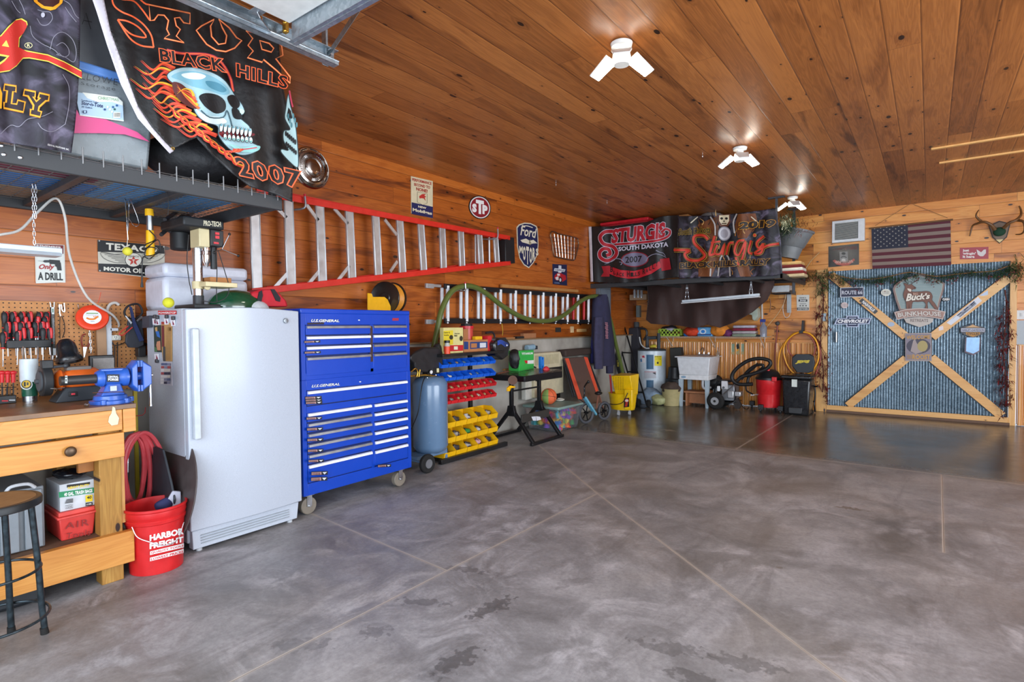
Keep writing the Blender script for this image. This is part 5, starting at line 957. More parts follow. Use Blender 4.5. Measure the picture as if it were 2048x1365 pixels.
# ================================================================ signs on the left wall
def sign(name, label, quad, color, X=None, Y=None, th=.004, cat='sign', group=None, ro=.35, pts=None):
    if X is not None: ps = [P(x, y, 0, X) for x, y in quad]; v = (-th, 0, 0)
    else: ps = [P(x, y, 1, Y) for x, y in quad]; v = (0, th, 0)
    return one(name, MB().prism(ps, v), mt(color, ro, var=.05), label, cat, group)
SX = WX+.006
s_ = sign('drill_sign', 'white tin sign with a drill picture and A DRILL lettering', [(69, 487), (128, 491), (131, 565), (72, 567)], '#dcdfd6', X=SX)
k = 340/1365; a = art_left(SX+.0005, (k, 0, 280)); a.quad([(285, 838), (508, 848), (508, 915), (285, 900)], '#7c1a22'); a.text('REMEMBER,', ((292, 868), (500, 880), (500, 858), (292, 842)), '#e8e2dc', .03)
a.text('Only', ((312, 1052), (440, 1048), (438, 1000), (312, 998)), '#b01f26', .03, shear=.3); a.text('A DRILL', ((305, 1125), (505, 1130), (502, 1070), (305, 1062)), '#15191c', .03)
a.poly([(395, 962), (480, 968), (482, 1000), (398, 998)], '#23282b'); a.poly([(445, 985), (486, 985), (494, 1050), (460, 1048)], '#23282b'); a.rect(355, 966, 395, 986, '#3a4044'); a.poly([(340, 975), (356, 968), (356, 984)], '#23282b'); a.line([(305, 972), (342, 975)], 2, '#555a5c'); a.poly([(438, 1000), (450, 1000), (452, 1020), (444, 1018)], '#23282b')
a.line([(280, 834), (514, 846), (522, 1146), (286, 1140)], 4, '#efece2', True); a.build('sign_print', s_)
s_ = sign('motor_oil_sign', 'black and cream motor oil tin sign with a red star and wings', [(195, 480), (329, 492), (330, 560), (197, 543)], '#c9c4b4', X=SX)
a = art_left(SX+.0005, (k, 0, 280)); a.quad([(783, 803), (1318, 852), (1320, 915), (783, 898)], '#15161a'); a.quad([(788, 993), (1320, 1010), (1322, 1110), (790, 1058)], '#15161a')
a.text('TEXACO', ((850, 885), (1270, 905), (1270, 862), (850, 825)), '#e9e4d4', .04, sp=1.1); a.text('MOTOR OIL', ((832, 1050), (1160, 1075), (1160, 1035), (832, 1018)), '#e9e4d4', .04)
for s_g in (-1, 1):
    for i in range(6): a.line([(1065+s_g*70, 925+i*11), (1065+s_g*(160-i*10), 920+i*12), (1065+s_g*(255-i*28), 905+i*15)], 3, '#1c1c20', smooth=3)
    a.line([(1065+s_g*60, 910), (1065+s_g*150, 920), (1065+s_g*255, 900), (1065+s_g*235, 950), (1065+s_g*150, 985), (1065+s_g*60, 990)], 3, '#1c1c20', smooth=3)
a.ell(1068, 965, 68, 58, '#1c1c20'); a.ell(1068, 965, 64, 54, '#e4dfd0')
def star(a, x, y, r, c, ry=None, rot=-PI/2, k_=.4):
    ry = ry or r; a.poly([(x+(r if i % 2 == 0 else r*k_)*math.cos(rot+i*PI/5), y+(ry if i % 2 == 0 else ry*k_)*math.sin(rot+i*PI/5)) for i in range(10)], c)
star(a, 1068, 972, 50, '#c23a2c', 42); a.text('TEXACO', (1022, 945, 1114, 930), '#2a2a2c', .02); a.text('T', (1058, 990, 1078, 962), '#e4dfd0', .05)
for x, y in ((793, 812), (798, 1052), (1310, 860)): a.ell(x, y, 7, 6, '#c0c0bc')
a.build('sign_print', s_)
k = 300/2048; s_ = sign('gas_sign', 'cream and navy gasoline tin sign with a red winged horse', [(822, 352.5), (865.5, 362.5), (865.5, 437), (822.5, 427)], '#d9cdaa', X=SX)
a = art_left(SX+.0005, (k, 570, 280), z0=.001); a.quad([(1728, 852), (2018, 915), (2018, 1070), (1728, 1012)], '#1c2056')
a.text('PERFORMANCE', ((1735, 560), (2000, 618), (2000, 578), (1735, 520)), '#a82a22', .03); a.text('SECOND TO', ((1758, 625), (1980, 672), (1980, 632), (1758, 586)), '#a82a22', .03); a.text('NONE!', ((1790, 690), (1945, 725), (1945, 680), (1790, 645)), '#a82a22', .03)
a.line([(1805, 710), (1940, 738), (1938, 865), (1880, 890), (1805, 850)], 5, '#6e6a58', True); a.poly([(1830, 770), (1870, 742), (1920, 740), (1900, 762), (1925, 775), (1905, 790), (1920, 835), (1890, 800), (1860, 798), (1835, 800)], '#c0322a')
a.text('NEW', ((1815, 925), (1925, 948), (1925, 920), (1815, 895)), '#e9dfc0', .04); a.text('Mobilgas', ((1740, 985), (2003, 1040), (2003, 985), (1740, 930)), '#e9dfc0', .04); a.build('sign_print', s_)
k = 380/1526; TL = (k, 820, 340)
def ovalpts(cx_, cy__, rx, ry, n=36, sl=0): return [((cx_+rx*math.cos(t))*k+820, (cy__+ry*math.sin(t)+sl*rx*math.cos(t))*k+340) for t in (2*PI*i/n for i in range(n))]
s_ = sign('oval_sign', 'dark red oval sign with three white letters above the red ladder', ovalpts(561, 302, 89, 94, sl=.12), '#1d1416', X=SX)
a = art_left(SX+.0005, TL, z0=.001)
for rx, ry, c in ((82, 87, '#e8e4e0'), (74, 79, '#8e1a26')): a.poly([(561+rx*math.cos(t), 302+ry*math.sin(t)+.12*rx*math.cos(t)) for t in (2*PI*i/30 for i in range(30))], c)
a.text('S', ((498, 338), (535, 345), (535, 275), (498, 268)), '#f0eeea', .07); a.text('T', ((528, 350), (592, 360), (592, 250), (528, 238)), '#f0eeea', .06); a.text('P', ((580, 354), (622, 362), (622, 288), (580, 280)), '#f0eeea', .07); a.build('sign_print', s_)
sh = [(857, 460), (875, 438), (920, 424), (970, 428), (1015, 450), (1026, 475), (1032, 600), (1025, 680), (990, 750), (955, 790), (915, 765), (880, 710), (862, 620)]
s_ = sign('shield_sign', 'navy and cream shield-shaped motor company sign', [(x*k+820, y*k+340) for x, y in sh], '#d9d2ba', X=SX); a = art_left(SX+.0005, TL, z0=.001); a.poly([(945+(x-945)*.93, 605+(y-605)*.95) for x, y in sh], '#1b2350')
a.text('Ford', ((885, 525), (1018, 552), (1018, 475), (885, 440)), '#e4dcc4', .02, shear=.3); a.line([(895, 475), (900, 455), (940, 450), (985, 465)], 7, '#e4dcc4', smooth=3)
a.poly([(885, 565), (930, 552), (960, 570), (990, 562), (1022, 590), (985, 592), (962, 600), (930, 590), (900, 582)], '#e4dcc4'); a.text('6', (953, 605, 973, 558), '#8a8266', .03)
for i, (c, h0, h1) in enumerate((('M', 610, 672), ('O', 612, 730), ('T', 615, 762), ('O', 620, 755), ('R', 625, 730), ('S', 630, 690))): x = 880+i*25.5-(4 if i == 0 else 0); a.text(c, ((x, h1-3), (x+(28 if i == 0 else 22), h1), (x+(28 if i == 0 else 22), h0+5), (x, h0)), '#e4dcc4', .04)
a.build('sign_print', s_)
s_ = sign('car_sign', 'small blue tin sign with a red roadster picture', [(1145*k+820, 756*k+340), (1260*k+820, 762*k+340), (1262*k+820, 930*k+340), (1148*k+820, 918*k+340)], '#1a2448', X=SX)
a = art_left(SX+.0005, TL, z0=.001); a.poly([(1160, 790), (1192, 793), (1192, 768), (1215, 770), (1215, 795), (1248, 800), (1240, 820), (1215, 818), (1215, 828), (1190, 826), (1190, 816), (1155, 812)], '#d9dce2'); a.text('CHEVROLET', ((1162, 808), (1242, 816), (1242, 804), (1162, 796)), '#1a2448', .03)
a.poly([(1160, 850), (1180, 830), (1205, 828), (1250, 850), (1254, 880), (1225, 900), (1170, 885), (1158, 870)], '#b5202a'); a.ell(1206, 885, 15, 25, '#22242a'); a.ell(1206, 885, 8, 14, '#c9cdd2'); a.poly([(1180, 835), (1200, 833), (1205, 850), (1182, 852)], '#e2d9d4'); a.poly([(1165, 865), (1190, 855), (1192, 885), (1172, 885)], '#e0dad6'); a.text('Corvette', ((1158, 912), (1200, 914), (1200, 902), (1158, 900)), '#8fb0e0', .0, shear=.3); a.build('sign_print', s_)
# hubcap
hc_ = thing('hubcap', 'chrome hubcap mounted on the wood wall beside the skull flag', 'hubcap', W(622, 375, .02)); c = W(622, 336.5, .004); RH = .183
MB().lathe(c, [(0, .045), (.035, .046), (.07, .038), (.078, .03), (.085, .034), (.09, .024), (.118, .02), (.13, .035), (.146, .03), (.15, .012), (.172, .016), (RH, .008), (RH, 0)], 56, (1, 0, 0)).build('cap', mt('#b9b4ae', .14, 1), hc_)
m = MB()
for i in range(44): t = 2*PI*i/44; m.box(c+V(.026, math.cos(t)*.104, math.sin(t)*.104), (.006, .004, .022), Matrix.Rotation(t-PI/2, 4, 'X').to_quaternion())
m.build('radial_ribs', CHROME, hc_)
for i in range(10):
    t = 2*PI*i/10+.2; m = MB(); m.tube([c+V(.014, math.cos(t+d)*.161, math.sin(t+d)*.161) for d in (-.2, -.1, 0, .1, .2)], .0048, 6, 3); m.build('rim_slot', mt('#2a2420', .5), hc_)
# grille
gq = [(1135, 500), (1160, 498), (1200, 515), (1330, 545), (1350, 570), (1352, 610), (1330, 700), (1315, 725), (1280, 722), (1180, 700), (1155, 680), (1145, 600), (1130, 530)]
gl_ = thing('car_grille', 'old chrome car grille grid hung on the wood wall', 'grille', P(1240*k+820, 725*k+340, 0, WX+.02)); X = WX+.03
MB().tube([P(x*k+820, y*k+340, 0, X) for x, y in gq], .009, 8, 4, True).build('rim', mt('#8a7864', .35, .9), gl_)
for i in range(7):
    t = (i+.5)/7; x0, x1 = 1145+t*190, 1170+t*158; MB().tube([P(x0*k+820, (512+t*35)*k+340, 0, X), P(x1*k+820, (694+t*28)*k+340, 0, X)], .0055, 6, 0).build('upright_bar', mt('#d9d4cc', .2, 1), gl_)
for i in range(5):
    t = (i+1)/6; MB().tube([P((1137+t*22)*k+820, (510+t*178)*k+340, 0, X+.008), P((1350-t*14)*k+820, (556+t*150)*k+340, 0, X+.008)], .0035, 6, 0).build('cross_bar', mt('#8a7864', .35, .9), gl_)
# ================================================================ blue tool chest and cabinet
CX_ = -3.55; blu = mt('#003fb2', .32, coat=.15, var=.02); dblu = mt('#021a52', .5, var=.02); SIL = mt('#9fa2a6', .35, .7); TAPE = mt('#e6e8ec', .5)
def chest(name, label, z0, z1, rows, top=False):
    t = thing(name, label, 'tool chest', (-3.8, 2.74, z0)); y0, y1 = 2.232, 3.258
    MB().bx(-4.03, CX_-.012, y0, y1, z0, z1-(.03 if top else 0)).build('cabinet', blu, t, bev=.006)
    m = MB(); m.bx(CX_-.012, CX_, y0, y0+.035, z0, z1-.03).bx(CX_-.012, CX_, y1-.035, y1, z0, z1-.03).bx(CX_-.012, CX_, y0+.035, y1-.035, z0, z0+.05).bx(CX_-.012, CX_, y0+.035, y1-.035, rows+.016, z1-.03)
    m.build('face_frame', blu, t, bev=.002); MB().bx(CX_-.0125, CX_-.0105, y0+.036, y1-.036, z0+.051, rows+.015).build('drawer_gap_shade', dblu, t)  # dark blue sheet behind the drawers paints the shade in their gaps
    return t, y0, y1
ym0, ym1 = P(740.5, 700, 0, CX_).y, P(746, 700, 0, CX_).y
def drawers(t, ya, yb, zs, zb, cols, labs=True, T=None):
    for i, z in enumerate(zs):
        zl = (zs[i+1]+.014) if i+1 < len(zs) else zb
        d = MB().bx(CX_-.01, CX_+.004, ya, yb, zl+.008, z+.012).build('drawer', blu, t, bev=.002)
        m = MB(); m.prism([(CX_+.004, ya+.004, z+.011), (CX_+.016, ya+.004, z+.007), (CX_+.018, ya+.004, z-.010), (CX_+.004, ya+.004, z-.010)], (0, yb-ya-.008, 0)); m.build('pull_strip', TAPE if cols[i] == 'w' else SIL, d)
def zz(x, y, T): return P(x*T[0]+T[1], y*T[0]+T[2], 0, CX_).z
TA = (240/1638, 590, 600); TB = (240/1489, 590, 780)
zsplit = P(606, 762, 0, CX_).z; zr = [zz(122, q, TA) for q in (374, 523, 665, 810)]
tc_, y0, y1 = chest('tool_chest', 'blue upper tool chest with drawers, stacked on the rolling cabinet', zsplit, 1.487, zr[0], top=True)
MB().bx(-4.035, CX_+.005, y0-.003, y1+.003, 1.452, 1.49).build('lid', blu, tc_, bev=.008)
zb = zz(125, 1060, TA); drawers(tc_, y0+.038, ym0, zr, zb, 'gwwg'); drawers(tc_, ym1, y1-.04, zr, zb, 'gwgg')
MB().bx(CX_-.012, CX_, ym0, ym1, zb, zr[0]+.016).build('divider', blu, tc_); MB().bx(CX_, CX_+.003, ym0-.008, ym1-.004, zz(1055, 845, TA), zz(1055, 360, TA)).build('magnetic_strip', mt('#3a2424', .5), tc_)
a = art_left(CX_+.0005, TA, z0=.0008); a.text('U.S.GENERAL', ((218, 305), (605, 305), (600, 270), (222, 264)), '#e6e8ea', .03, out='#15161a', ow=.04, shear=.25); a.ell(872, 278, 14, 8, '#d8dade'); a.quad([(1325, 285), (1410, 285), (1415, 250), (1328, 250)], '#a8283c'); a.poly([(165, 315), (392, 308), (395, 335), (165, 340)], '#2a1a1e'); a.build('name_lettering', tc_)
def tags(t, lst, T):
    a = art_left(CX_+.0045, T)
    for x, y, w_, h_ in lst:
        a.quad([(x, y), (x+w_, y-8), (x+w_, y-8+h_), (x, y+h_)], '#16171b'); a.quad([(x+6, y+8), (x+w_*.62, y+2), (x+w_*.62, y+h_-10), (x+6, y+h_-5)], '#b08a86'); a.poly([(x+w_*.68, y+6), (x+w_*.95, y+3), (x+w_*.8, y+h_-12)], '#d8dade')
        for i in range(7): a.rect(x+14+i*w_*.07, y+9, x+20+i*w_*.07, y+h_-8, '#5a2a2a')
    a.build('drawer_tags', t)
tags(tc_, [(124, 560, 220, 32), (124, 706, 222, 32)], TA)
zw = zz(138, 1275, TA); zl6 = [zz(125, q, TB) for q in (320, 447, 577, 706, 840, 970)]; zr6 = [zz(985, q, TB) for q in (197, 312, 428, 545, 662, 780)]; zbt = zz(130, 1180, TB)
rc = thing('rolling_tool_cabinet', 'blue rolling tool cabinet on casters beside the white freezer', 'tool chest', (-3.8, 2.74, 0)); z0 = .145
MB().bx(-4.03, CX_-.012, y0, y1+.004, z0, zsplit).build('cabinet', blu, rc, bev=.006)
m = MB().bx(CX_-.012, CX_, y0, y0+.035, z0, zsplit).bx(CX_-.012, CX_, y1-.035, y1+.004, z0, zsplit).bx(CX_-.012, CX_, y0+.035, y1-.035, z0, zbt).bx(CX_-.012, CX_, y0+.035, y1-.035, zw+.016, zsplit); m.build('face_frame', blu, rc, bev=.002); MB().bx(CX_-.0125, CX_-.0105, y0+.036, y1-.036, zbt+.001, zw+.015).build('drawer_gap_shade', dblu, rc)  # same painted shade behind the cabinet drawers, so the gaps read dark
zmid = zz(125, 215, TB); drawers(rc, y0+.038, y1-.038, [zw], zmid, 'w'); MB().bx(CX_-.012, CX_, y0+.035, y1-.035, max(zl6[0], zr6[0])+.014, zmid).build('cross_rail', blu, rc)
drawers(rc, y0+.038, ym0, zl6, zbt, 'wggggw'); drawers(rc, ym1, y1-.04, zr6, zbt, 'wwwwww'); MB().bx(CX_-.012, CX_, ym0, ym1, zbt, zl6[0]+.016).build('divider', blu, rc)
a = art_left(CX_+.0005, TA, z0=.0008); a.text('U.S.GENERAL', ((225, 1200), (612, 1168), (605, 1135), (232, 1162)), '#e6e8ea', .02, out='#15161a', ow=.03, shear=.3); a.ell(888, 1120, 14, 8, '#d8dade'); a.build('name_lettering', rc)
tags(rc, [(124, 85, 205, 35), (124, 118, 205, 30), (124, 146, 205, 35), (128, 338, 195, 36), (130, 470, 200, 38), (130, 602, 200, 38), (132, 735, 195, 38), (136, 862, 195, 36), (168, 1010, 205, 45), (160, 1078, 205, 48), (985, 922, 165, 34)], TB)
for x, y in ((CX_-.05, y1-.1), (CX_-.05, y0+.06), (-3.98, y1-.1), (-3.98, y0+.06)):
    c_ = MB().bx(x-.035, x+.035, y-.035, y+.035, .138, .1445).bx(x-.03, x-.026, y-.02, y+.02, .06, .14).bx(x+.026, x+.03, y-.02, y+.02, .06, .14).cyl((x-.04, y, .062), (x+.04, y, .062), .007).build('caster', STEEL, rc); MB().cyl((x-.022, y, .062), (x+.022, y, .062), .062, n=28).build('wheel', mt('#7d7468', .6), c_, bev=.005)
# ================================================================ ladders on the left wall
fib = mt('#d42a1c', .4)
ld = thing('step_ladder', 'red fibreglass stepladder hung sideways on the left wall', 'ladder', W(780, 560, .1)); X1, X2 = WX+.17, WX+.09
def L2(x, y, X): return P(x/4.551+490, y/4.551+380, 0, X)
def L3(x, y, X): return P(x*380/1526+820, y*380/1526+340, 0, X)
MB().bar(L2(100, 15, X1), L3(800, 548, X1), .02, .054, (0, 0, 1)).build('side_rail', fib, ld, bev=.003); MB().bar(L2(60, 930, X1), L3(805, 748, X1), .02, .054, (0, 0, 1)).build('side_rail', fib, ld, bev=.003)
MB().bar(L2(430, 60, X2), L3(790, 560, X2), .018, .05, (0, 0, 1)).build('rear_rail', fib, ld); MB().bar(L2(200, 905, X2), L3(790, 735, X2), .018, .05, (0, 0, 1)).build('rear_rail', fib, ld)
def step(p, q, w_, X):
    return MB().bar(p, q, w_, .022, (1, 0, 0)).bar(p+V(.012, w_*.42, 0), q+V(.012, w_*.42, 0), .006, .01, (1, 0, 0)).bar(p+V(.012, -w_*.42, 0), q+V(.012, -w_*.42, 0), .006, .01, (1, 0, 0)).build('step', ALU, ld, bev=.002)
for x, a1, b1, w_ in ((95, 60, 920, .085), (405, 70, 885, .085), (690, 150, 850, .085), (960, 195, 820, .085), (1200, 240, 785, .085), (1420, 280, 760, .085), (1612, 315, 740, .085)): step(L2(x-14, a1, X1-.015), L2(x+14, b1, X1-.015), w_, X1)
for x, a1, b1 in ((262, 465, 795), (412, 495, 778), (562, 520, 760), (692, 545, 748)): step(L3(x-6, a1, X1-.015), L3(x+6, b1, X1-.015), .085, X1)
for x, a1, b1 in ((525, 515, 765), (635, 540, 750)): MB().cyl(L3(x, a1, X2), L3(x+3, b1, X2), .013).build('rear_bar', ALU, ld)
for q in ((275, 150, 375, 255), (555, 130, 665, 280), (810, 170, 935, 310), (260, 900, 395, 750), (570, 865, 690, 720), (840, 830, 950, 690), (1270, 270, 1380, 410), (1320, 745, 1385, 650)): MB().bar(L2(q[0], q[1], X1-.01), L2(q[2], q[3], X1-.01), .03, .012, (1, 0, 0)).build('diagonal_brace', ALU, ld)
tp = [L3(x, y, X1+.01) for x, y in ((765, 560), (800, 540), (838, 545), (845, 750), (805, 755), (768, 735))]; MB().prism(tp, (-.13, 0, 0)).build('top_cap', mt('#16171a', .5), ld, bev=.006)
for n_, (x, y, f_) in enumerate(((545, 60, L2), (705, 475, L3))):
    h = f_(x, y, X1+.04); h2 = f_(x+5 if f_ is L2 else x, y+(85 if f_ is L2 else 60), X1+.04); o = MB().tube([h, h2, h2+V(-.02, -.02, -.025), h2+V(-.1, -.06, -.03), V(WX+.005, h2.y-.08, h2.z-.02)], .009, 8, 4).build('wall_hook', mt('#8e8e92', .4, .6))
    tag(o, ('steel wall hook with red tip holding the wide end of the red ladder', 'steel wall hook holding the narrow end of the red ladder')[n_], 'hook'); MB().cyl(h+V(0, 0, .02), h, .0105).build('red_tip', mt('#c02030', .5), o)
ex = thing('extension_ladder', 'black and white extension ladder hung below the red stepladder', 'ladder', W(1030, 640, .1)); k5 = 1/4.876
def E5(x, y, X): return P(x*k5+820, y*k5+560, 0, X)
EX, EX2 = WX+.14, WX+.07; blk = mt('#15161a', .4); rungm = mt('#e3e6ea', .35); redr = mt('#c4202c', .4)
for X, a1, b1 in ((EX, (335, 62), (1810, 168)), (EX, (335, 402), (1810, 408)), (EX2, (600, 85), (1900, 180)), (EX2, (380, 398), (1900, 415))): MB().bar(E5(*a1, X), E5(*b1, X), .025, .055, (0, 0, 1)).build('side_rail', blk, ex, bev=.003)
for i, (x, x2) in enumerate(((312, 368), (497, 553), (668, 720), (833, 882), (982, 1028), (1122, 1170), (1252, 1298), (1373, 1420), (1490, 1535), (1595, 1638), (1697, 1740), (1790, None))):
    t = (x-335)/1475; MB().cyl(E5(x, 80+t*105, EX2), E5(x-2, 385+t*8, EX2), .021, n=12).build('rung', redr if i >= 9 else rungm, ex)
    if x2: MB().cyl(E5(x2, 60+t*105, EX+.005), E5(x2-1, 405+t*8, EX+.005), .021, n=12).sph(E5(x2-1, 420+t*6, EX+.012), .012, 8, 6).build('rung', rungm, ex)
for y in (60, 410): MB().box(E5(190, y, EX), (.03, .11, .05)).box(E5(255, y-2, EX), (.02, .14, .03)).build('ladder_foot', mt('#b9bcc0', .4, .6), ex, bev=.003)
m = MB().tube([E5(595, 150, EX2), E5(625, 190, EX2), E5(610, 260, EX2), E5(600, 310, EX2)], .003, 6); m.build('pull_cord', BLK, ex)
tag(MB().tube([E5(895, 425, EX), E5(905, 500, EX), E5(900, 545, EX)], .003, 6).build('yellow_rope', mt('#d9c03a', .7)), 'thin yellow rope hanging from the extension ladder', 'rope')
tag(MB().tube([E5(x, y, EX+.09) for x, y in ((225, 700), (240, 620), (268, 480), (310, 290), (400, 120), (520, 62), (640, 75), (760, 145), (900, 255), (1050, 345), (1180, 390), (1320, 402), (1450, 372), (1560, 300), (1660, 212), (1760, 165), (1850, 165))] + [P(x, y, 0, WX+.25) for x, y in ((1208, 605), (1222, 645), (1232, 690), (1242, 730), (1248, 760))], .031, 12, 6).build('vacuum_hose', mt('#5d6b32', .35, coat=.2)), 'long olive green hose draped in a wave over the extension ladder', 'hose')
o = MB().tube([E5(538, 35, EX+.13), E5(540, 90, EX+.13), E5(520, 108, EX+.12), E5(490, 110, EX+.03), V(WX+.005, E5(480, 0, EX).y, E5(500, 100, EX).z)], .008, 8).build('wall_hook', STEEL); tag(o, 'steel hook with red tip carrying the olive hose', 'hook'); MB().cyl(E5(538, 22, EX+.13), E5(538, 38, EX+.13), .01).build('red_tip', mt('#c02030', .5), o)
for (a1, b1, a2, b2, l) in ((890, 60, 1635, 110, 'long pale wood strip resting along the top of the extension ladder'),): p, q = E5(a1, b1, WX+.05), E5(a2, b2, WX+.05); one('wood_strip', MB().bar(p, q, .03, .04), mt('#b77f45', .6), l, 'board')
# hose reel
hr = thing('hose_reel', 'yellow hose reel with black drums above the tool chest', 'hose reel', W(760, 618, .15)); rc_ = L2(1290, 985, WX+.2); rr_ = (L2(1290, 835, WX+.2)-rc_).length
ax = Vector((-.32, .95, 0)).normalized()
rc_ = rc_+V(-.0, -.02, 0)
for s_ in (0, .13): MB().lathe(rc_+ax*s_, [(0, .012), (rr_*.3, .012), (rr_*.34, .004), (rr_*.9, .004), (rr_*.97, .012), (rr_, .006), (rr_, 0), (0, 0)], 40, -ax if s_ == 0 else ax).build('drum_flange', mt('#1e1a18', .35, coat=.3), hr)
m = MB()
for i in range(5): m.tor(rc_+ax*(.018+i*.024), rr_*.84, .0125, ax, 36, 8)
m.cyl(rc_, rc_+ax*.13, rr_*.74, n=36); m.build('yellow_hose_coil', mt('#e0952a', .4), hr)
MB().prism([L2(x, y, WX+.26) for x, y in ((1118, 940), (1155, 945), (1165, 975), (1270, 975), (1300, 1000), (1345, 1100), (1118, 1100))], (-.01, 0, 0)).bx(WX+.01, WX+.26, L2(1118, 1000, WX+.26).y, L2(1160, 1000, WX+.26).y, 1.495, 1.51).build('bracket', mt('#f0b214', .35, coat=.3), hr, bev=.002)
# ================================================================ air compressor
ac = Vector((-3.99, 3.86, 0)); rt_ = .165; ac = P(857, 930, 2, .12); _r0 = None
ac = Vector((-3.92, 0, 0)); pxl, pxr = P(820, 850, 0, -3.92), P(893, 850, 0, -3.92); ac.y = (pxl.y+pxr.y)/2+.02
vd = Vector((CP.x-ac.x, CP.y-ac.y, 0)); rt_ = .5*(pxr.y-pxl.y)*abs(vd.x)/vd.length*.98+.0
cp = thing('air_compressor', 'grey-blue upright air compressor tank with black motor cover', 'compressor', ac); tkm = mt('#6482a2', .26, coat=.5, var=.02)
zt = P(857, 757, 0, ac.x+rt_).z; zb_ = .10
MB().lathe((ac.x, ac.y, 0), [(0, zb_-.0), (rt_*.5, zb_+.01), (rt_*.85, zb_+.04), (rt_, zb_+.09), (rt_, zt-.09), (rt_*.97, zt-.06), (rt_*.8, zt-.02), (rt_*.45, zt), (0, zt+.004)], 40).build('tank', tkm, cp)
wk = F(850, 948)
for s_ in (0, -.36):
    wc = Vector((wk.x+s_, wk.y+.03, .088)); wl_ = MB().cyl(wc+V(-.022, 0, 0), wc+V(.022, 0, 0), .088, n=32).build('wheel', RUB, cp, bev=.012); MB().cyl(wc+V(-.026, 0, 0), wc+V(.026, 0, 0), .042, n=20).build('rim', mt('#6a6c70', .5), wl_)
MB().bar((ac.x+.10, ac.y+.12, .0), (ac.x+.09, ac.y+.11, .22), .03, .01, (1, 0, 0)).build('front_foot', tkm, cp); MB().cyl((wk.x-.36, wk.y+.03, .088), (wk.x, wk.y+.03, .088), .01).bx(ac.x-.1, ac.x+.1, wk.y+.02, ac.y+.1, .10, .13).build('axle_frame', tkm, cp)
def K3(x, y, X): return P(x*240/1092+820, y*240/1092+630, 0, X)
cv = [(0, 380), (60, 330), (130, 300), (265, 295), (300, 330), (305, 520), (130, 525), (50, 520), (40, 440), (0, 410)]
XC = ac.x+.06; MB().prism([K3(x, y, XC) for x, y in cv], (-.26, 0, 0)).build('motor_cover', mt('#1f2024', .45), cp, bev=.02)
MB().sph(K3(250, 320, XC-.06), .05, 16, 10, (1, 1, 1.3)).build('air_filter', mt('#232428', .5), cp)
MB().tube([K3(0, 560, XC), K3(60, 555, XC), K3(150, 550, XC), K3(300, 570, XC)], .009, 8).tube([K3(10, 520, XC+.02), K3(50, 490, XC+.02), K3(70, 520, XC+.02), K3(60, 565, XC+.02)], .007, 8).cyl(K3(90, 500, XC+.01), K3(80, 565, XC+.01), .008).build('brass_fittings', BRASS, cp)
g_ = K3(193, 522, XC+.02); MB().cyl(g_+V(-.02, 0, 0), g_, .022, n=20).build('gauge_case', BLK, cp); MB().cyl(g_, g_+V(.002, 0, 0), .018, n=20).build('gauge_face', mt('#e8e8e8', .4), cp)
MB().box(K3(225, 510, XC-.02), (.05, .11, .06)).build('pressure_switch', BLK, cp, bev=.004); MB().box(K3(253, 506, XC+.012), (.004, .03, .04)).build('rating_label', mt('#d9d3a8', .5), cp)
MB().cyl(K3(235, 595, XC-.02), K3(235, 545, XC-.02), .01).cyl(K3(157, 610, XC), K3(157, 570, XC), .005).build('nipples', CHROME, cp); MB().tube([K3(140, 560, XC+.03), K3(115, 620, XC+.07), K3(100, 700, XC+.09), K3(75, 880, XC+.08), K3(30, 1000, XC+.02), K3(10, 1040, XC-.02)], .005, 8).build('power_lead', BLK, cp)
# ================================================================ rack of hopper bins
BXR = -3.83
def BZ(x, y): return P(x*240/1092+820, y*240/1092+630, 0, BXR)
br_ = thing('bin_rack', 'black steel rack holding rows of blue, red and yellow bins', 'rack', (-4.05, 4.4, 0)); ry0, ry1 = 3.93, 4.87
for y in (3.97, 4.66): MB().bx(-4.12, -4.08, y-.02, y+.02, .04, 1.10).build('upright', BLK, br_, bev=.003)
MB().bx(BXR+.0, BXR+.045, 3.87, 4.93, .005, .05).bx(-4.2, -4.16, 3.87, 4.8, .005, .05).bx(-4.2, BXR, 4.64, 4.68, .005, .045).bx(-4.2, BXR, 3.95, 3.99, .005, .045).build('base_frame', BLK, br_, bev=.003)
zs_ = BZ(820, 325).z; shx = 1.055
MB().bx(-4.25, BXR+.05, 3.90, 4.87, shx, shx+.028).build('top_shelf', BLK, br_, bev=.003)
def bin_(name, w_, d_, h_, m_, grp):
    t = thing(name, 'x', 'bin', (0, 0, 0), grp); th = .002
    m = MB(); fl_ = h_*.42
    def tri(y): m.prism([(-d_, y, 0), (0, y, 0), (.012, y, fl_), (-d_*.38, y, h_), (-d_, y, h_)], (0, th, 0))
    tri(-w_/2); tri(w_/2-th); m.hexa([(-d_, -w_/2, 0), (0, -w_/2, 0), (0, w_/2, 0), (-d_, w_/2, 0), (-d_, -w_/2, th), (0, -w_/2, th), (0, w_/2, th), (-d_, w_/2, th)])
    m.hexa([(-th, -w_/2, 0), (0, -w_/2, 0), (0, w_/2, 0), (-th, w_/2, 0), (.010, -w_/2, fl_), (.013, -w_/2, fl_), (.013, w_/2, fl_), (.010, w_/2, fl_)]); m.bx(-d_, -d_+th, -w_/2, w_/2, 0, h_)
    m.build('hopper', m_, t); m = MB(); m.cyl((.012, -w_/2, fl_), (.012, w_/2, fl_), .003, n=8); m.bx(-d_, -d_*.38, -w_/2-.002, -w_/2+.004, h_-.004, h_+.001).bx(-d_, -d_*.38, w_/2-.004, w_/2+.002, h_-.004, h_+.001); m.build('rim', m_, t)
    return t
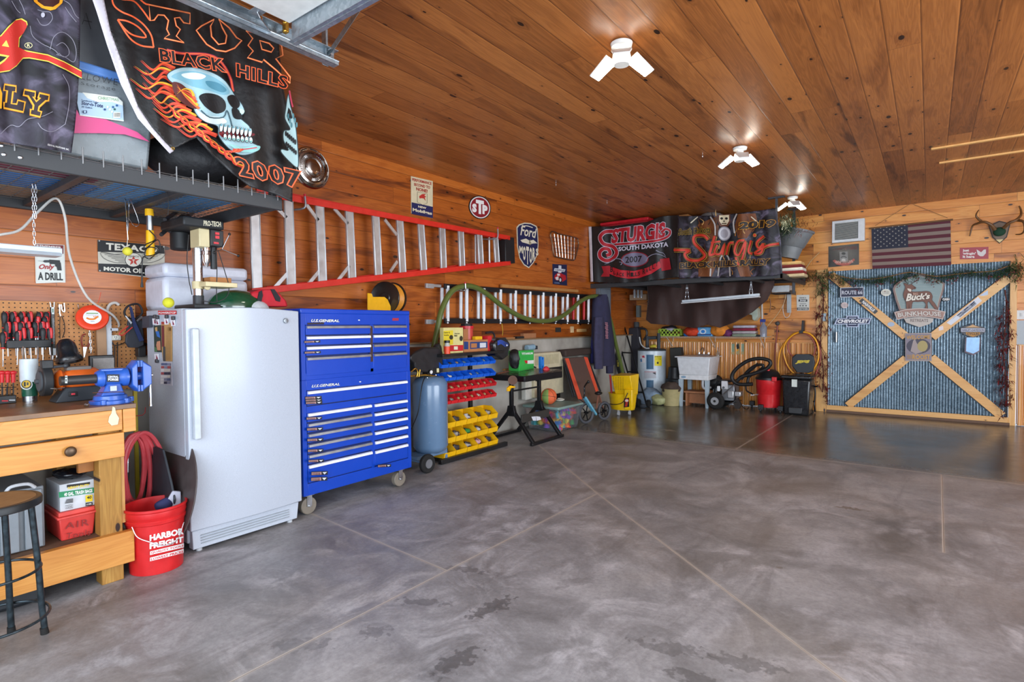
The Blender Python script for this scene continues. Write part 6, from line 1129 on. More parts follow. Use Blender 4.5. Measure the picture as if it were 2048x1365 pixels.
bb = bin_('small_bin', .098, .13, .075, mt('#1560d8', .35), 'small blue bins'); rb = bin_('small_bin', .098, .13, .075, mt('#d8262c', .35), 'small red bins'); yb = bin_('large_bin', .165, .20, .125, mt('#f0b810', .35), 'large yellow bins')
ords = ('first', 'second', 'third', 'fourth', 'fifth', 'sixth', 'seventh', 'eighth'); rr = random.Random(9)
fills = ['#a9a9a4', '#3a3a3c', '#7a7a78', '#c2c2be', '#5f7a8a', '#a88a5a', '#6a4a3a']
ct_ = 0
for src, n, y0_, dy, zq, col, row in ((bb, 8, 3.975, .107, (800, 440), 'blue', 'upper'), (bb, 8, 3.975, .107, (800, 548), 'blue', 'lower'), (rb, 8, 4.0, .105, (790, 642), 'red', 'upper'), (rb, 8, 4.0, .105, (790, 742), 'red', 'lower'), (yb, 5, 4.03, .172, (820, 930), 'yellow', 'top'), (yb, 5, 4.03, .172, (825, 1052), 'yellow', 'middle'), (yb, 5, 4.03, .172, (825, 1168), 'yellow', 'bottom')):
    z = BZ(*zq).z; X = BXR
    MB().bx(X-(.132 if n == 8 else .205), X-(.13 if n == 8 else .202), y0_-.05, y0_+n*dy-.03, z+.02, z+.06).build('hanging_rail', BLK, br_)
    for i in range(n):
        lb = '%s %s bin from the left in the %s %s row of the rack' % (ords[i], col, row, col); loc = Vector((X, y0_+i*dy, z)); big = n == 5
        if src.get('label') == 'x': src.location = loc; src['label'] = lb; o = src; ORG[src] = loc
        else: o = dup(src, loc, None, lb)
        if rr.random() < (.6 if big else .4):
            s_ = .05 if big else .03; hh_ = (.07 if big else .045); c = rr.choice(fills + (['#2f8a4a', '#d8a8b0'] if big else [])); ct_ += 1
            m = MB().sph(loc+V(-.09 if big else -.05, 0, hh_*.7), s_, 12, 8, (.9, 1.1, .75)).jitter(.018 if big else .01, 30, i*3.1); m2 = m.build('small_parts', mt(c, .35), o)
def crate(x0, x1, y0, y1, z0, z1, c): return MB().bx(x0, x1, y0, y1, z0, z1), mt(c, .6)
zs_ = shx+.029
def K6(x, y, X): return P(x*210/1792+800, y*210/1792+640, 0, X)
def sbox(name, l, q, X, d, c, cat='box', bev=.002, z0=None):
    p, r_ = K6(q[0], q[1], X), K6(q[2], q[3], X); return one(name, MB().bx(X-d, X, p.y, r_.y, z0 or zs_, p.z), mt(c, .6), l, cat, bev=bev)
X6 = BXR-.02
o = sbox('repellent_box', 'yellow cartons with black lettering and red base on the bin rack', (740, 135, 1080, 530), X6, .05, '#d9cf8a'); a = Art(lambda x, y: P(x, y, 0, X6), V(1, 0, 0), (210/1792, 800, 640), z0=.001)
a.poly([(742, 190), (905, 180), (905, 420), (742, 440)], '#e6cf2e'); a.poly([(742, 440), (1075, 430), (1075, 530), (742, 545)], '#c8242c'); a.text('Gopher &', (745, 238, 850, 205), '#1c1c1c', .02); a.text('mole', (750, 275, 830, 245), '#1c1c1c', .02); a.text('Chipmunk', (925, 250, 1015, 225), '#1c1c1c', .02); a.text('Bait', (925, 285, 975, 255), '#1c1c1c', .02); a.ell(870, 300, 32, 40, '#3a3424'); a.ell(1040, 320, 28, 45, '#3a3424'); a.rect(915, 510, 980, 455, '#e8e4c8'); a.build('carton_print', o)
jr = thing('jar', 'clear jar of orange-red hardware in front of the yellow cartons', 'jar', K6(805, 540, X6+.03)); jp = K6(805, 500, X6+.045); jp.z = zs_; MB().lathe(jp, [(0, 0), (.03, 0), (.03, .075), (0, .075)], 20).build('contents', mt('#e0481e', .4), jr); MB().lathe(jp+V(0, 0, .075), [(.03, 0), (.024, .02), (.024, .035)], 20).build('neck', mt('#b9b9ae', .2), jr); MB().lathe(jp+V(0, 0, .108), [(0, .025), (.028, .025), (.028, 0), (0, 0)], 20).build('lid', BLK, jr)
cf = thing('coffee_can', 'red plastic can with a clear front and black lid on the bin rack', 'can', K6(1130, 500, X6-.16)); p = K6(1140, 400, X6-.19); p.z = zs_; zt = K6(1130, 75, X6-.19).z; MB().lathe(p, [(0, 0), (.07, 0), (.07, zt-zs_-.03), (0, zt-zs_-.03)], 28).build('can_body', mt('#c4473c', .35), cf); MB().lathe((p.x, p.y, zt-.05), [(0, 0), (.078, 0), (.078, .03), (0, .03)], 28).build('red_collar', mt('#c8202c', .4), cf); MB().lathe((p.x, p.y, zt-.02), [(0, 0), (.066, 0), (.06, .025), (0, .028)], 28).build('lid', BLK, cf)
o = sbox('carton', 'brown and blue open carton on the bin rack shelf', (1085, 350, 1500, 510), X6-.02, .16, '#b8794a'); a = Art(lambda x, y: P(x, y, 0, X6-.02), V(1, 0, 0), (210/1792, 800, 640), z0=.001); a.quad([(1090, 372), (1165, 375), (1165, 505), (1090, 505)], '#22407a'); a.quad([(1195, 380), (1490, 372), (1490, 480), (1195, 500)], '#22407a'); a.quad([(1210, 405), (1310, 402), (1310, 475), (1210, 480)], '#b8794a'); a.quad([(1360, 395), (1465, 392), (1465, 470), (1360, 476)], '#d9dbe2'); a.build('carton_print', o)
sbox('carton', 'tall brown carton flap standing behind the blue-printed carton', (1082, 160, 1165, 350), X6-.08, .012, '#b07448'); sbox('red_carton', 'red and yellow narrow carton at the right end of the shelf', (1500, 275, 1570, 490), X6-.02, .1, '#c8202a'); sbox('yellow_packet', 'small yellow packet lying on the blue-printed carton', (1290, 285, 1405, 345), X6-.06, .05, '#e8b80e', 'packet', z0=K6(1300, 350, X6-.06).z); sbox('red_tub', 'low red tub lying on the carton beside the yellow packet', (1410, 275, 1570, 340), X6-.12, .07, '#c8242c', 'tub', .008, z0=K6(1450, 350, X6-.12).z)
wh = thing('welding_mask', 'black welding mask with blue streaks hanging off the bin rack', 'welding mask', K3(850, 400, BXR)); mk = [K3(x, y, BXR+.03) for x, y in ((765, 260), (800, 215), (880, 205), (920, 270), (900, 370), (840, 415), (790, 370), (770, 310))]
MB().prism(mk, (-.16, 0, 0)).build('shell', mt('#16181c', .3, coat=.6), wh, bev=.02); a = Art(lambda x, y: P(x, y, 0, BXR+.031), V(1, 0, 0), (240/1092, 820, 630), z0=.001)
for i in range(5): a.line([(795, 240+i*9), (830, 232+i*8), (865, 250+i*10), (895, 262+i*4)], 4, '#3f6ff0', smooth=3, taper=.8)
a.ell(880, 278, 6, 8, '#e8ecf8'); a.build('blue_streaks', wh)
o = MB().tube([K3(690, 165, -4.1), K3(750, 160, -4.1), K3(770, 210, -4.1), K3(740, 300, -4.1)], .012, 8).build('strap_clamp', mt('#2a2226', .5)); tag(o, 'black and red clamp strap lying beside the welding mask', 'clamp')
for nm, l, x, y, w_, h_, c in (('wood_offcut', 'pale square wood offcut on the ledge above the concrete', 1170, 530, 120, 60, '#a9714a'), ('wood_offcut', 'flat wood sliver on the ledge left of the square offcut', 980, 570, 90, 18, '#b07a4a'), ('black_block', 'small black block on the ledge left of the square offcut', 1080, 558, 70, 26, '#26221f'), ('outlet_plate', 'small dark outlet with white edge on the wall below the ladder', 1473, 488, 46, 44, '#2a2826'), ('wood_tag', 'small upright pale wood piece on the wall below the ladder', 1608, 485, 26, 60, '#d9b98a'), ('wood_tag', 'flat pale wood piece on the wall beside the sweatshirt', 1700, 493, 88, 28, '#d2a468')):
    p, q = E5(x-w_/2, y-h_/2, WX+.06), E5(x+w_/2, y+h_/2, WX+.06); led = y > 520
    if led: q.z = 1.189; p.z = q.z+h_*k5/FPX*6.6*.9
    one(nm, MB().bx(WX+.0, WX+.06 if led else WX+.02, p.y, q.y, q.z, p.z), mt(c, .7), l, 'wood' if 'wood' in nm else 'block' if 'block' in nm else 'outlet', bev=.002)
m = MB()
# ================================================================ folding work table and what lies on it
def K4(x, y, X): return P(x/5.687+980, y/5.687+660, 0, X)
def K4z(x, y, z): return P(x/5.687+980, y/5.687+660, 2, z)
def K7(x, y, Y): return P(x/4.55+1170, y/4.55+560, 1, Y)
def K8(x, y, Y): return P(x/5.687+1400, y/5.687+620, 1, Y)
def K9(x, y, Y): return P(x/4.55+1340, y/4.55+380, 1, Y)
wt = thing('work_table', 'black folding steel work table with a dark top before the concrete', 'work table', (-3.87, 5.35, 0)); SB = mt('#1b1c1f', .35, .3)
c4 = [P(1050, 761, 2, .755), P(1122, 743.5, 2, .785), None, P(993, 749, 2, .78)]; c4 = [Vector((-3.56, 4.96, .76)), Vector((-3.56, 5.72, .79)), Vector((-4.12, 5.68, .79)), Vector((-4.12, 5.10, .76))]
MB().prism(c4, (0, 0, .035)).build('table_top', mt('#4a423a', .25, .3, var=.3), wt, bev=.004); MB().bx(-3.57, -3.552, 4.95, 5.73, .735, .80).bx(-4.12, -3.56, 4.945, 4.965, .735, .798).build('edge_frame', SB, wt, bev=.003)
for y, a_ in ((5.12, K4(265, 890, -3.87)), (5.69, K4(575, 830, -3.87))):
    ap = Vector((-3.87, y, a_.z)); MB().bar(ap, (-3.56, y, .02), .035, .045, (0, 1, 0)).build('leg', SB, wt, bev=.003); MB().bar(ap, (-4.2, y, .02), .035, .045, (0, 1, 0)).build('leg', SB, wt, bev=.003); MB().bx(-3.89, -3.85, y-.02, y+.02, ap.z-.02, .75).build('post', SB, wt, bev=.003)
    m = MB().prism([(-3.94, y-.024, ap.z-.09), (-3.80, y-.024, ap.z-.09), (-3.83, y-.024, ap.z+.03), (-3.91, y-.024, ap.z+.03)], (0, .048, 0)); m.build('gusset', SB, wt, bev=.003)
MB().bx(-3.58, -3.54, 5.07, 5.74, 0, .035).build('foot_bar', SB, wt, bev=.004); MB().bx(-4.22, -4.18, 5.07, 5.74, 0, .035).build('foot_bar', SB, wt); b_ = MB().bx(-3.74, -3.72, 5.12, 5.69, .24, .33).build('cross_plate', mt('#34322f', .5), wt, bev=.002)
a = Art(lambda x, y: P(x, y, 0, -3.72), V(1, 0, 0), (300/1706, 980, 660)); a.quad([(470, 990), (520, 985), (525, 1035), (490, 1035)], '#d9dde8'); a.quad([(522, 984), (570, 990), (582, 1022), (530, 1035)], '#e0e2ea'); a.build('warning_labels', b_)
MB().bar((-3.86, 5.12, .60), (-3.86, 5.69, .60), .018, .018).build('stretcher', SB, wt)
yc = thing('clamp', 'yellow-handled spring clamp hanging under the work table', 'clamp', K4(240, 640, -3.55)); MB().prism([K4(x, y, -3.53) for x, y in ((205, 660), (235, 635), (290, 645), (285, 660), (240, 665), (228, 700), (205, 700))], (-.02, 0, 0)).build('yellow_grip', YEL, yc, bev=.002); MB().cyl(K4(258, 575, -3.56), K4(258, 575, -3.53), .05, n=16).build('rusty_pad', mt('#5a3a2a', .7), yc); p = K4(258, 575, -3.56); MB().cyl(p, (p.x-.01, p.y, .758), .008, n=8).build('screw', STEEL, yc)
ZT_ = .797
wd = thing('welder', 'green and black welding machine standing behind the work table', 'welder', (-4.05, 5.5, ZT_)); wy0, wy1 = K4(330, 300, -3.95).y, K4(500, 300, -3.95).y; wz = K4(400, 235, -3.95).z
MB().bx(-4.11, -3.95, wy0, wy1, ZT_, wz).build('green_case', mt('#35b04a', .35, coat=.3), wd, bev=.006); a = Art(lambda x, y: P(x, y, 0, -3.95), V(1, 0, 0), (300/1706, 980, 660), z0=.001); a.text('TITANIUM', ((360, 285), (486, 280), (486, 256), (358, 262)), '#f2f4f2', .04); a.quad([(390, 350), (425, 350), (425, 380), (405, 385), (390, 372)], '#c8202c'); a.quad([(425, 350), (495, 345), (495, 385), (425, 388)], '#e6e6e2'); a.build('case_print', wd)
MB().sph(K4(275, 330, -3.98), .075, 16, 12, (.9, .9, 1.6)).jitter(.02, 18).build('cable_bundle', mt('#17181a', .5), wd)
MB().tube([K4z(200, 440, ZT_+.01), K4z(300, 430, ZT_+.02), K4z(420, 420, ZT_+.03), K4z(520, 430, ZT_+.02), K4z(450, 470, ZT_+.01), K4z(330, 460, ZT_+.01)], .010, 8).build('leads', mt('#26292a', .5), wd)
one('wood_block', MB().box(K4z(182, 452, ZT_+.012), (.04, .11, .022), .2), mt('#b3824a', .7), 'small pale wood block on the left end of the work table', 'block')
tag(MB().tube([K4z(90, 500, ZT_+.005), K4z(180, 480, ZT_+.006), K4z(260, 470, ZT_+.006), K4z(320, 440, ZT_+.006)], .006, 6).build('copper_rods', mt('#9a5a44', .5)), 'thin copper-coloured rod lying on the left of the work table', 'rod')
sv = thing('small_vise', 'small bright blue vise clamped on the work table', 'vise', K4z(585, 455, ZT_)); p = K4z(585, 455, ZT_); MB().cyl(p, p+V(0, 0, .02), .03).bx(p.x-.015, p.x+.015, p.y-.03, p.y+.03, p.z+.05, p.z+.13).bx(p.x-.02, p.x+.02, p.y-.035, p.y-.012, p.z+.02, p.z+.17).bx(p.x-.02, p.x+.02, p.y+.012, p.y+.035, p.z+.02, p.z+.16).build('body', mt('#1f78d0', .35), sv, bev=.003)
one('red_pouch', MB().sph(K4z(640, 450, ZT_+.03), .05, 14, 10, (.7, 1.1, .7)).jitter(.012, 20), mt('#c8303c', .6), 'small crumpled red pouch beside the small blue vise', 'pouch')
jg = thing('portable_tool', 'light blue and grey portable power tool on the ledge behind the welder', 'power tool', K4(460, 210, -4.25)); p = K4(460, 205, -4.25); MB().cyl(p+V(0, -.09, 0), p+V(0, .07, .01), .04).build('body', mt('#8fb0c4', .4), jg, bev=.006); MB().box(p+V(0, .10, .0), (.06, .06, .05)).cyl(p+V(0, 0, -.07), p, .015).build('head', mt('#33383d', .5), jg, bev=.004)
# ---- beige heater, box, creeper, tote, ball
ht = thing('wall_heater', 'beige louvred heater panel leaning against the concrete wall', 'heater', (-4.2, 6.4, .3)); bm_ = mt('#cfc6a6', .45); X = -4.16; hy0, hy1 = K4(500, 260, X).y, K4(838, 700, X).y; z0, z1 = K4(838, 715, X).z, K4(790, 248, X).z
MB().prism([(X, hy0, z0), (X, hy1, z0), (X, hy1, z1-.12), (X, hy1-.08, z1), (X, hy0, z1)], (-.12, 0, 0)).build('housing', bm_, ht, bev=.01)
m = MB()
for i in range(16): y = hy0+.03+i*(hy1-hy0-.15)/16; m.bx(X, X+.004, y, y+.018, z1-.16, z1-.03)
m.build('louvres', mt('#b5ac8c', .5), ht); MB().bx(X, X+.006, hy0+.03, hy1-.05, z0+.22, z1-.21).build('dark_grille', mt('#26241f', .6), ht); MB().bx(X+.005, X+.011, hy0+.03, hy1-.05, z0+.30, z0+.33).build('grille_bar', mt('#6a6454', .5), ht)
MB().bx(X-.12, X-.02, hy0+.3, hy0+.34, 0, z0).bx(X-.12, X-.02, hy1-.1, hy1-.06, 0, z0).build('stand_leg', SB, ht)
p, q = K4(405, 580, -4.2), K4(545, 775, -4.2); one('flat_case', MB().bx(-4.27, -4.2, p.y, q.y, q.z, p.z), mt('#c9c8be', .5), 'off-white flat case leaning behind the work table legs', 'case', bev=.006)
cr = thing('creeper', 'brown padded mechanic creeper with orange edges leaning on the wall', 'creeper', (-4.1, 6.9, 0)); cm = mt('#5c4740', .55); YC = 6.55
def tiltp(x, y): return K4(x, y, -4.12+(y-300)*.00045)
q = [tiltp(*s_) for s_ in ((850, 325), (1090, 308), (1250, 740), (1260, 830), (1100, 850), (1010, 780))]; MB().prism(q, (-.03, 0, 0)).build('pad', cm, cr, bev=.008)
for s_ in (((850, 325), (885, 322), (1040, 790), (1000, 790)), ((1065, 308), (1100, 312), (1225, 695), (1200, 705))): MB().prism([tiltp(*r_)+V(.002, 0, 0) for r_ in s_], (.012, 0, 0)).build('orange_edge', mt('#e0563a', .5), cr, bev=.003)
for s_ in ((845, 340, 960, 770), (860, 330, 985, 760), (1100, 315, 1240, 690), (1125, 330, 1270, 700)): MB().tube([tiltp(s_[0], s_[1])+V(-.02, 0, 0), tiltp(s_[2], s_[3])+V(-.02, 0, 0)], .013, 8, 0).build('frame_tube', mt('#2a2a2e', .35, .6), cr)
one('foam_bundle', MB().bx(-4.3, -4.15, K4(830, 270, -4.2).y, K4(1125, 270, -4.2).y, K4(900, 300, -4.2).z, K4(900, 222, -4.2).z).jitter(.01, 7), mt('#3d302a', .8), 'dark brown rolled bundle resting behind the top of the creeper', 'bundle', bev=.02)
o_ = (-3.95, 6.15); ttz = .33
tt = thing('toy_tote', 'clear tote of colourful toys with a grey-green lid', 'storage box', (-3.95, 6.2, 0)); ang_ = .0
ty0, ty1, tx0, tx1 = 5.86, 6.45, -4.22, -3.70; clr = mt('#b9c4cf', .12, tr=.8, al=.55)
MB().hexa([(tx0+.04, ty0+.04, 0.002), (tx1-.04, ty0+.04, 0.002), (tx1-.04, ty1-.04, 0.002), (tx0+.04, ty1-.04, 0.002), (tx0, ty0, ttz-.03), (tx1, ty0, ttz-.03), (tx1, ty1, ttz-.03), (tx0, ty1, ttz-.03)]).build('clear_body', clr, tt, bev=.02)
MB().bx(tx0-.02, tx1+.02, ty0-.02, ty1+.02, ttz-.035, ttz).build('lid', mt('#7f9a94', .4), tt, bev=.012)
rr = random.Random(21); n_ = 0; pal = ['#e0453a', '#f0b422', '#2f7fd8', '#3fae5a', '#c43fae', '#f07a2a', '#8a4fd0', '#f5d84a', '#30b8c4']
names = ['ring', 'cone', 'block', 'ball']
for i in range(46):
    side = rr.random(); x = tx1-.075 if side < .6 else rr.uniform(tx0+.1, tx1-.12); y = ty0+.085 if side >= .6 else rr.uniform(ty0+.1, ty1-.1); z = rr.uniform(.05, ttz-.09); c = pal[i % 9]; k_ = i % 4; m = MB(); sz = rr.uniform(.035, .055)
    if k_ == 0: m.tor((x, y, z), sz, sz*.32, (1, rr.uniform(-.5, .5), .2), 20, 8)
    elif k_ == 1: m.lathe((x, y, z-.03), [(0, 0), (sz, 0), (sz*.8, .02), (sz*.3, .07), (0, .075)], 14)
    elif k_ == 2: m.box((x, y, z), (sz*1.3, sz*1.3, sz), rr.uniform(0, 1.5))
    else: m.sph((x, y, z), sz*.8, 14, 10)
    tag(m.build('toy_'+names[k_], mt(c, .4)), 'one of the small plastic toys packed inside the clear tote', 'toy', 'plastic toys in the clear tote')
bb_ = K4(665, 770, -3.98); bb_ = Vector((-3.95, K4(668, 760, -3.95).y, ttz+.105)); bk_ = thing('basketball', 'orange and green basketball on the toy tote lid', 'ball', bb_-V(0, 0, .1)); MB().sph(bb_, .105, 28, 18).build('orange_panel', mt('#e0683a', .7, bp=.001, sc=90), bk_)
for ax_ in ((.2, .9, .3), (0, .2, 1)): MB().tor(bb_, .1045, .0022, ax_, 40, 6).build('seam', BLK, bk_)
m = MB()
for i in range(13):
    for j in range(9):
        f = lambda u, v: bb_+Vector((math.cos(v)*math.cos(u), math.cos(v)*math.sin(u), math.sin(v)))*.1062
        u0, v0 = -1.95+i*.07, -1.15+j*.25; m.face([f(u0, v0), f(u0+.07, v0), f(u0+.07, v0+.25), f(u0, v0+.25)])
m.build('green_panel', mt('#8aa85a', .7), bk_)
p = K4z(790, 800, ttz+.012); tag(MB().tor(p, .05, .006, (0, 0, 1)).tor(p+V(.01, .02, .012), .045, .006, (.1, 0, 1)).build('rope_coil', mt('#d2d0c4', .6)), 'coil of pale cord lying on the toy tote lid', 'rope')
# ---- child's bike
bkk = thing('balance_bike', 'small blue and black child’s bike with grey wheels', 'bike', (-3.75, 6.9, 0)); wm = mt('#4a4c52', .7)
for q, r_ in (((1095, 990), .155), ((1300, 925), .135)):
    X = -3.76 if r_ > .14 else -3.70; c = K4(q[0], q[1], X); c.z = r_; w_ = MB().tor(c, r_-.02, .02, (1, -.25, 0), 36, 10).build('tyre', wm, bkk); MB().tor(c, r_-.042, .008, (1, -.25, 0), 30, 6).cyl(c-V(.03, 0, 0), c+V(.03, 0, 0), .014).build('rim', SB, w_)
    for i in range(5): t = i*PI*2/5; MB().bar(c, c+V(0, math.cos(t)*(r_-.045), math.sin(t)*(r_-.045)), .012, .012, (1, 0, 0)).build('spoke_arm', SB, w_)
X = -3.72
MB().bar(K4(1075, 770, X), K4(1200, 965, X), .03, .05, (1, 0, 0)).build('blue_frame', mt('#6fb4cf', .35), bkk, bev=.004); MB().tube([K4(1065, 780, X), K4(1075, 720, X), K4(1075, 650, X), K4(1110, 600, X)], .011, 8).build('steerer', SB, bkk); MB().cyl(K4(1098, 610, X-.12), K4(1118, 592, X+.1), .013).sph(K4(1118, 592, X+.1), .02, 10, 8).build('handlebar', BLK, bkk)
MB().bar(K4(1235, 730, X), K4(1210, 900, X), .014, .014).bar(K4(1240, 740, X), K4(1290, 900, X), .014, .014).build('seat_tube', mt('#8a5a4a', .5), bkk); MB().sph(K4(1235, 722, X), .07, 16, 10, (.7, 1.1, .35)).build('saddle', BLK, bkk); MB().cyl(K4(1190, 965, X), K4(1310, 925, X), .01).build('rear_stay', SB, bkk)
# ---- hoodie, breaker panel, cue, hand trucks
hd = thing('hoodie', 'faded navy hooded sweatshirt with pink print hanging at the corner', 'sweatshirt', P(1203, 745, 0, -4.15))
def H(x, y, X=-4.12): return P(x*150/758+1180, y*270/1365+560, 0, X)
hm_ = mt('#2e2d48', .9, var=.2, bp=.004, sc=9)
def blob(rows, X, d, nm, mat):
    m = MB(); R_ = []
    for xl, xr, y in rows:
        a0, b0 = H(xl, y, X), H(xr, y, X); c = (a0+b0)/2; hw = (b0-a0).length/2; R_.append([m.bm.verts.new((c.x+math.sin(t)*d*(1+.12*math.sin(5*t)), c.y+math.cos(t)*hw, c.z)) for t in (2*PI*i/24 for i in range(24))])
    for A_, B_ in zip(R_, R_[1:]):
        for i in range(24): m.bm.faces.new((A_[i], A_[(i+1) % 24], B_[(i+1) % 24], B_[i]))
    m.bm.faces.new(R_[0]); m.bm.faces.new(R_[-1][::-1]); return m.build(nm, mat, hd)
blob([(88, 110, 150), (62, 155, 180), (50, 172, 250), (42, 185, 350), (38, 198, 450), (36, 215, 560), (45, 228, 700), (60, 236, 830), (70, 236, 865)], -4.13, .11, 'body', hm_)
blob([(40, 95, 400), (25, 120, 520), (10, 130, 700), (10, 90, 840)], -4.18, .05, 'lining', mt('#22225a', .9)); blob([(55, 125, 380), (48, 130, 500), (45, 130, 650), (50, 125, 800), (55, 120, 900)], -4.05, .055, 'left_sleeve', mt('#3a3852', .9, var=.2)); blob([(150, 205, 480), (165, 222, 650), (172, 228, 800), (178, 222, 945)], -4.07, .05, 'right_sleeve', hm_)
a = Art(lambda x, y: P(x, y, 0, -4.005), V(1, 0, 0), (150/758, 1180, 560)); rr = random.Random(4)
for i in range(12): y = 430+i*14; a.quad([(145+rr.random()*12, y), (178+rr.random()*8, y+4), (180, y+11), (150+rr.random()*10, y+8)], '#c98a96')
a.build('chest_print', hd)
p, q = P(1199, 572, 0, WX+.07), P(1222, 642, 0, WX+.07); ep = thing('breaker_panel', 'grey electrical breaker panel on the wall behind the sweatshirt', 'breaker panel', (WX+.04, p.y, q.z)); MB().bx(WX, WX+.07, p.y, q.y, q.z, p.z).build('cabinet', mt('#6f757c', .5), ep, bev=.004); MB().bx(WX+.07, WX+.074, p.y+.05, q.y-.04, q.z+.05, p.z-.05).build('door', mt('#78808a', .5), ep); MB().box((WX+.078, (p.y+q.y)/2+.02, (p.z+q.z)/2), (.006, .05, .03)).build('latch', BLK, ep)
p, q = P(1262, 614, 1, BY-.08), P(1272, 635, 1, BY-.08); one('disconnect_box', MB().bx(max(p.x, WX+.03), q.x+.07, BY-.08, BY, q.z, p.z+.02), mt('#76807f', .5), 'small grey electrical box in the wall corner', 'electrical box', bev=.003)
tag(MB().tube([P(1268, 637, 1, BY-.03), P(1267, 655, 1, BY-.03), P(1276, 700, 1, BY-.03)], .012, 8).build('conduit', mt('#8a8f92', .4, .5)), 'grey conduit dropping below the corner electrical box', 'conduit')
def G(x, y, Y): return P(x*150/758+1180, y*270/1365+560, 1, Y)
def htruck(label, top, bot, w_, Y0, Y1, col=SB):
    t = thing('hand_truck', label, 'hand truck', G(bot[0], bot[1], Y1)); a1, a2 = G(top[0], top[1], Y0), G(top[0]+w_, top[1]+6, Y0); b1, b2 = G(bot[0], bot[1], Y1), G(bot[0]+w_, bot[1]-18, Y1); b1.z = b2.z = .06
    MB().tube([b1, b1.lerp(a1, .92), a1+V(.03, 0, .02), a2+V(-.03, 0, .02), b2.lerp(a2, .92), b2], .014, 8, 3).build('frame', col, t)
    for f in (.12, .34, .56): MB().cyl(b1.lerp(a1, f), b2.lerp(a2, f), .012, n=8).build('cross_bar', col, t)
    MB().bx(min(b1.x, b2.x)-.02, max(b1.x, b2.x)+.02, Y1-.12, Y1, .0, .008).build('toe_plate', col, t)
    for b in (b1, b2): MB().cyl(b+V(-.02, .08, 0), b+V(.02, .08, 0), .06, n=18).build('wheel', RUB, t)
htruck('tall black hand truck leaning at the corner, front one', (220, 372), (470, 1290), 100, 9.3, 8.55); htruck('second black hand truck leaning nearer the sweatshirt', (150, 400), (300, 1000), 90, 9.4, 8.9)
c = thing('shovel_case', 'long dark case with yellow lettering leaning behind the mop bucket', 'case', G(290, 900, 8.6)); q = [G(x, y, 8.65+(900-y)*.0004) for x, y in ((180, 560), (215, 550), (350, 960), (285, 965))]; MB().prism(q, (0, .05, 0)).build('body', mt('#1e2024', .5), c, bev=.006); a = Art(lambda x, y: P(x, y, 1, 8.63), V(0, -1, 0), (150/758, 1180, 560)); a.text('Cobra', ((275, 880), (292, 880), (292, 812), (272, 812)), '#d8c43a', .02); a.build('lettering', c)
one('dark_cloth_bag', MB().prism([G(x, y, 9.35) for x, y in ((290, 500), (480, 480), (520, 900), (480, 1260), (330, 1100), (260, 700))], (0, .15, 0)).jitter(.02, 5), mt('#2a2830', .8), 'dark folded camp chair leaning between the hand trucks', 'camp chair', bev=.02)
one('grey_rod_bag', MB().tube([G(470, 430, 9.5), G(472, 600, 9.45), G(465, 720, 9.4)], .05, 10), mt('#4a4e50', .7), 'slim grey bag standing left of the water heater', 'bag'); tag(MB().tube([G(500, 490, 9.4), G(560, 500, 9.4), G(575, 550, 9.4), G(545, 610, 9.4)], .02, 8).build('curved_handle', mt('#26262a', .4)), 'curved dark handle poking up beside the grey pipes', 'handle')
one('blue_rag_pile', MB().sph(G(600, 1180, 9.0)+V(0, 0, -.02), .17, 20, 12, (1.35, .8, .95)).jitter(.04, 9).clampz(.002), mt('#7f93a8', .9, var=.25), 'heap of pale blue cloth on the floor by the water heater', 'cloth'); one('green_bag', MB().sph(F(1312, 812)+V(0, .1, .09), .12, 18, 12, (1.3, .9, .75)).jitter(.03, 12).clampz(.002), mt('#a9ac7c', .5, var=.2), 'pale green plastic bag on the floor before the water heater', 'bag')
# ---- yellow mop bucket
mp = thing('mop_bucket', 'yellow wringer mop bucket on casters', 'mop bucket', (-3.78, 7.7, 0)); ym = mt('#f2c40a', .35, coat=.2)
x0, x1 = G(148, 1200, 7.62).x, G(425, 1200, 7.62).x
def ov(cx_, cy__, rx, ry, z, n=28): return [Vector((cx_+rx*math.cos(t), cy__+ry*math.sin(t), z)) for t in (2*PI*i/n for i in range(n))]
cxm = (x0+x1)/2+.0; z0, z1 = .07, G(200, 1150, 7.6).z; m = MB(); rx_ = (x1-x0)/2; R_ = [[m.bm.verts.new(v) for v in ov(cxm, 7.78, rx_*k_, .17*k_, z)] for k_, z in ((.82, z0), (.9, z0+.12), (.98, z1-.02), (1.04, z1), (.98, z1), (.86, z0+.03))]
for A_, B_ in zip(R_, R_[1:]):
    for i in range(28): m.bm.faces.new((A_[i], A_[(i+1) % 28], B_[(i+1) % 28], B_[i]))
m.bm.faces.new(R_[0][::-1]); m.bm.faces.new(R_[-1]); m.build('pail', ym, mp)
zt = G(300, 955, 7.65).z; wx0, wx1 = G(222, 1000, 7.65).x, G(432, 1000, 7.65).x; MB().hexa([(wx0+.05, 7.68, z1-.05), (wx1-.01, 7.68, z1-.02), (wx1-.01, 7.85, z1-.02), (wx0+.05, 7.85, z1-.05), (wx0, 7.62, zt-.03), (wx1-.02, 7.60, zt-.01), (wx1, 7.88, zt), (wx0+.03, 7.9, zt)]).build('wringer', ym, mp, bev=.008)
m = MB()
for i in range(5):
    for j in range(9): p = P((238+i*24)*150/758+1180, (985+j*15+i*1.5)*270/1365+560, 1, 7.61); m.box(p, (.018, .008, .006))
m.build('drain_slots', mt('#8a6a06', .6), mp); MB().bx(G(345, 1190, 7.6).x, x1+.01, 7.60, 7.68, .09, z1+.08).build('side_panel', ym, mp, bev=.01)
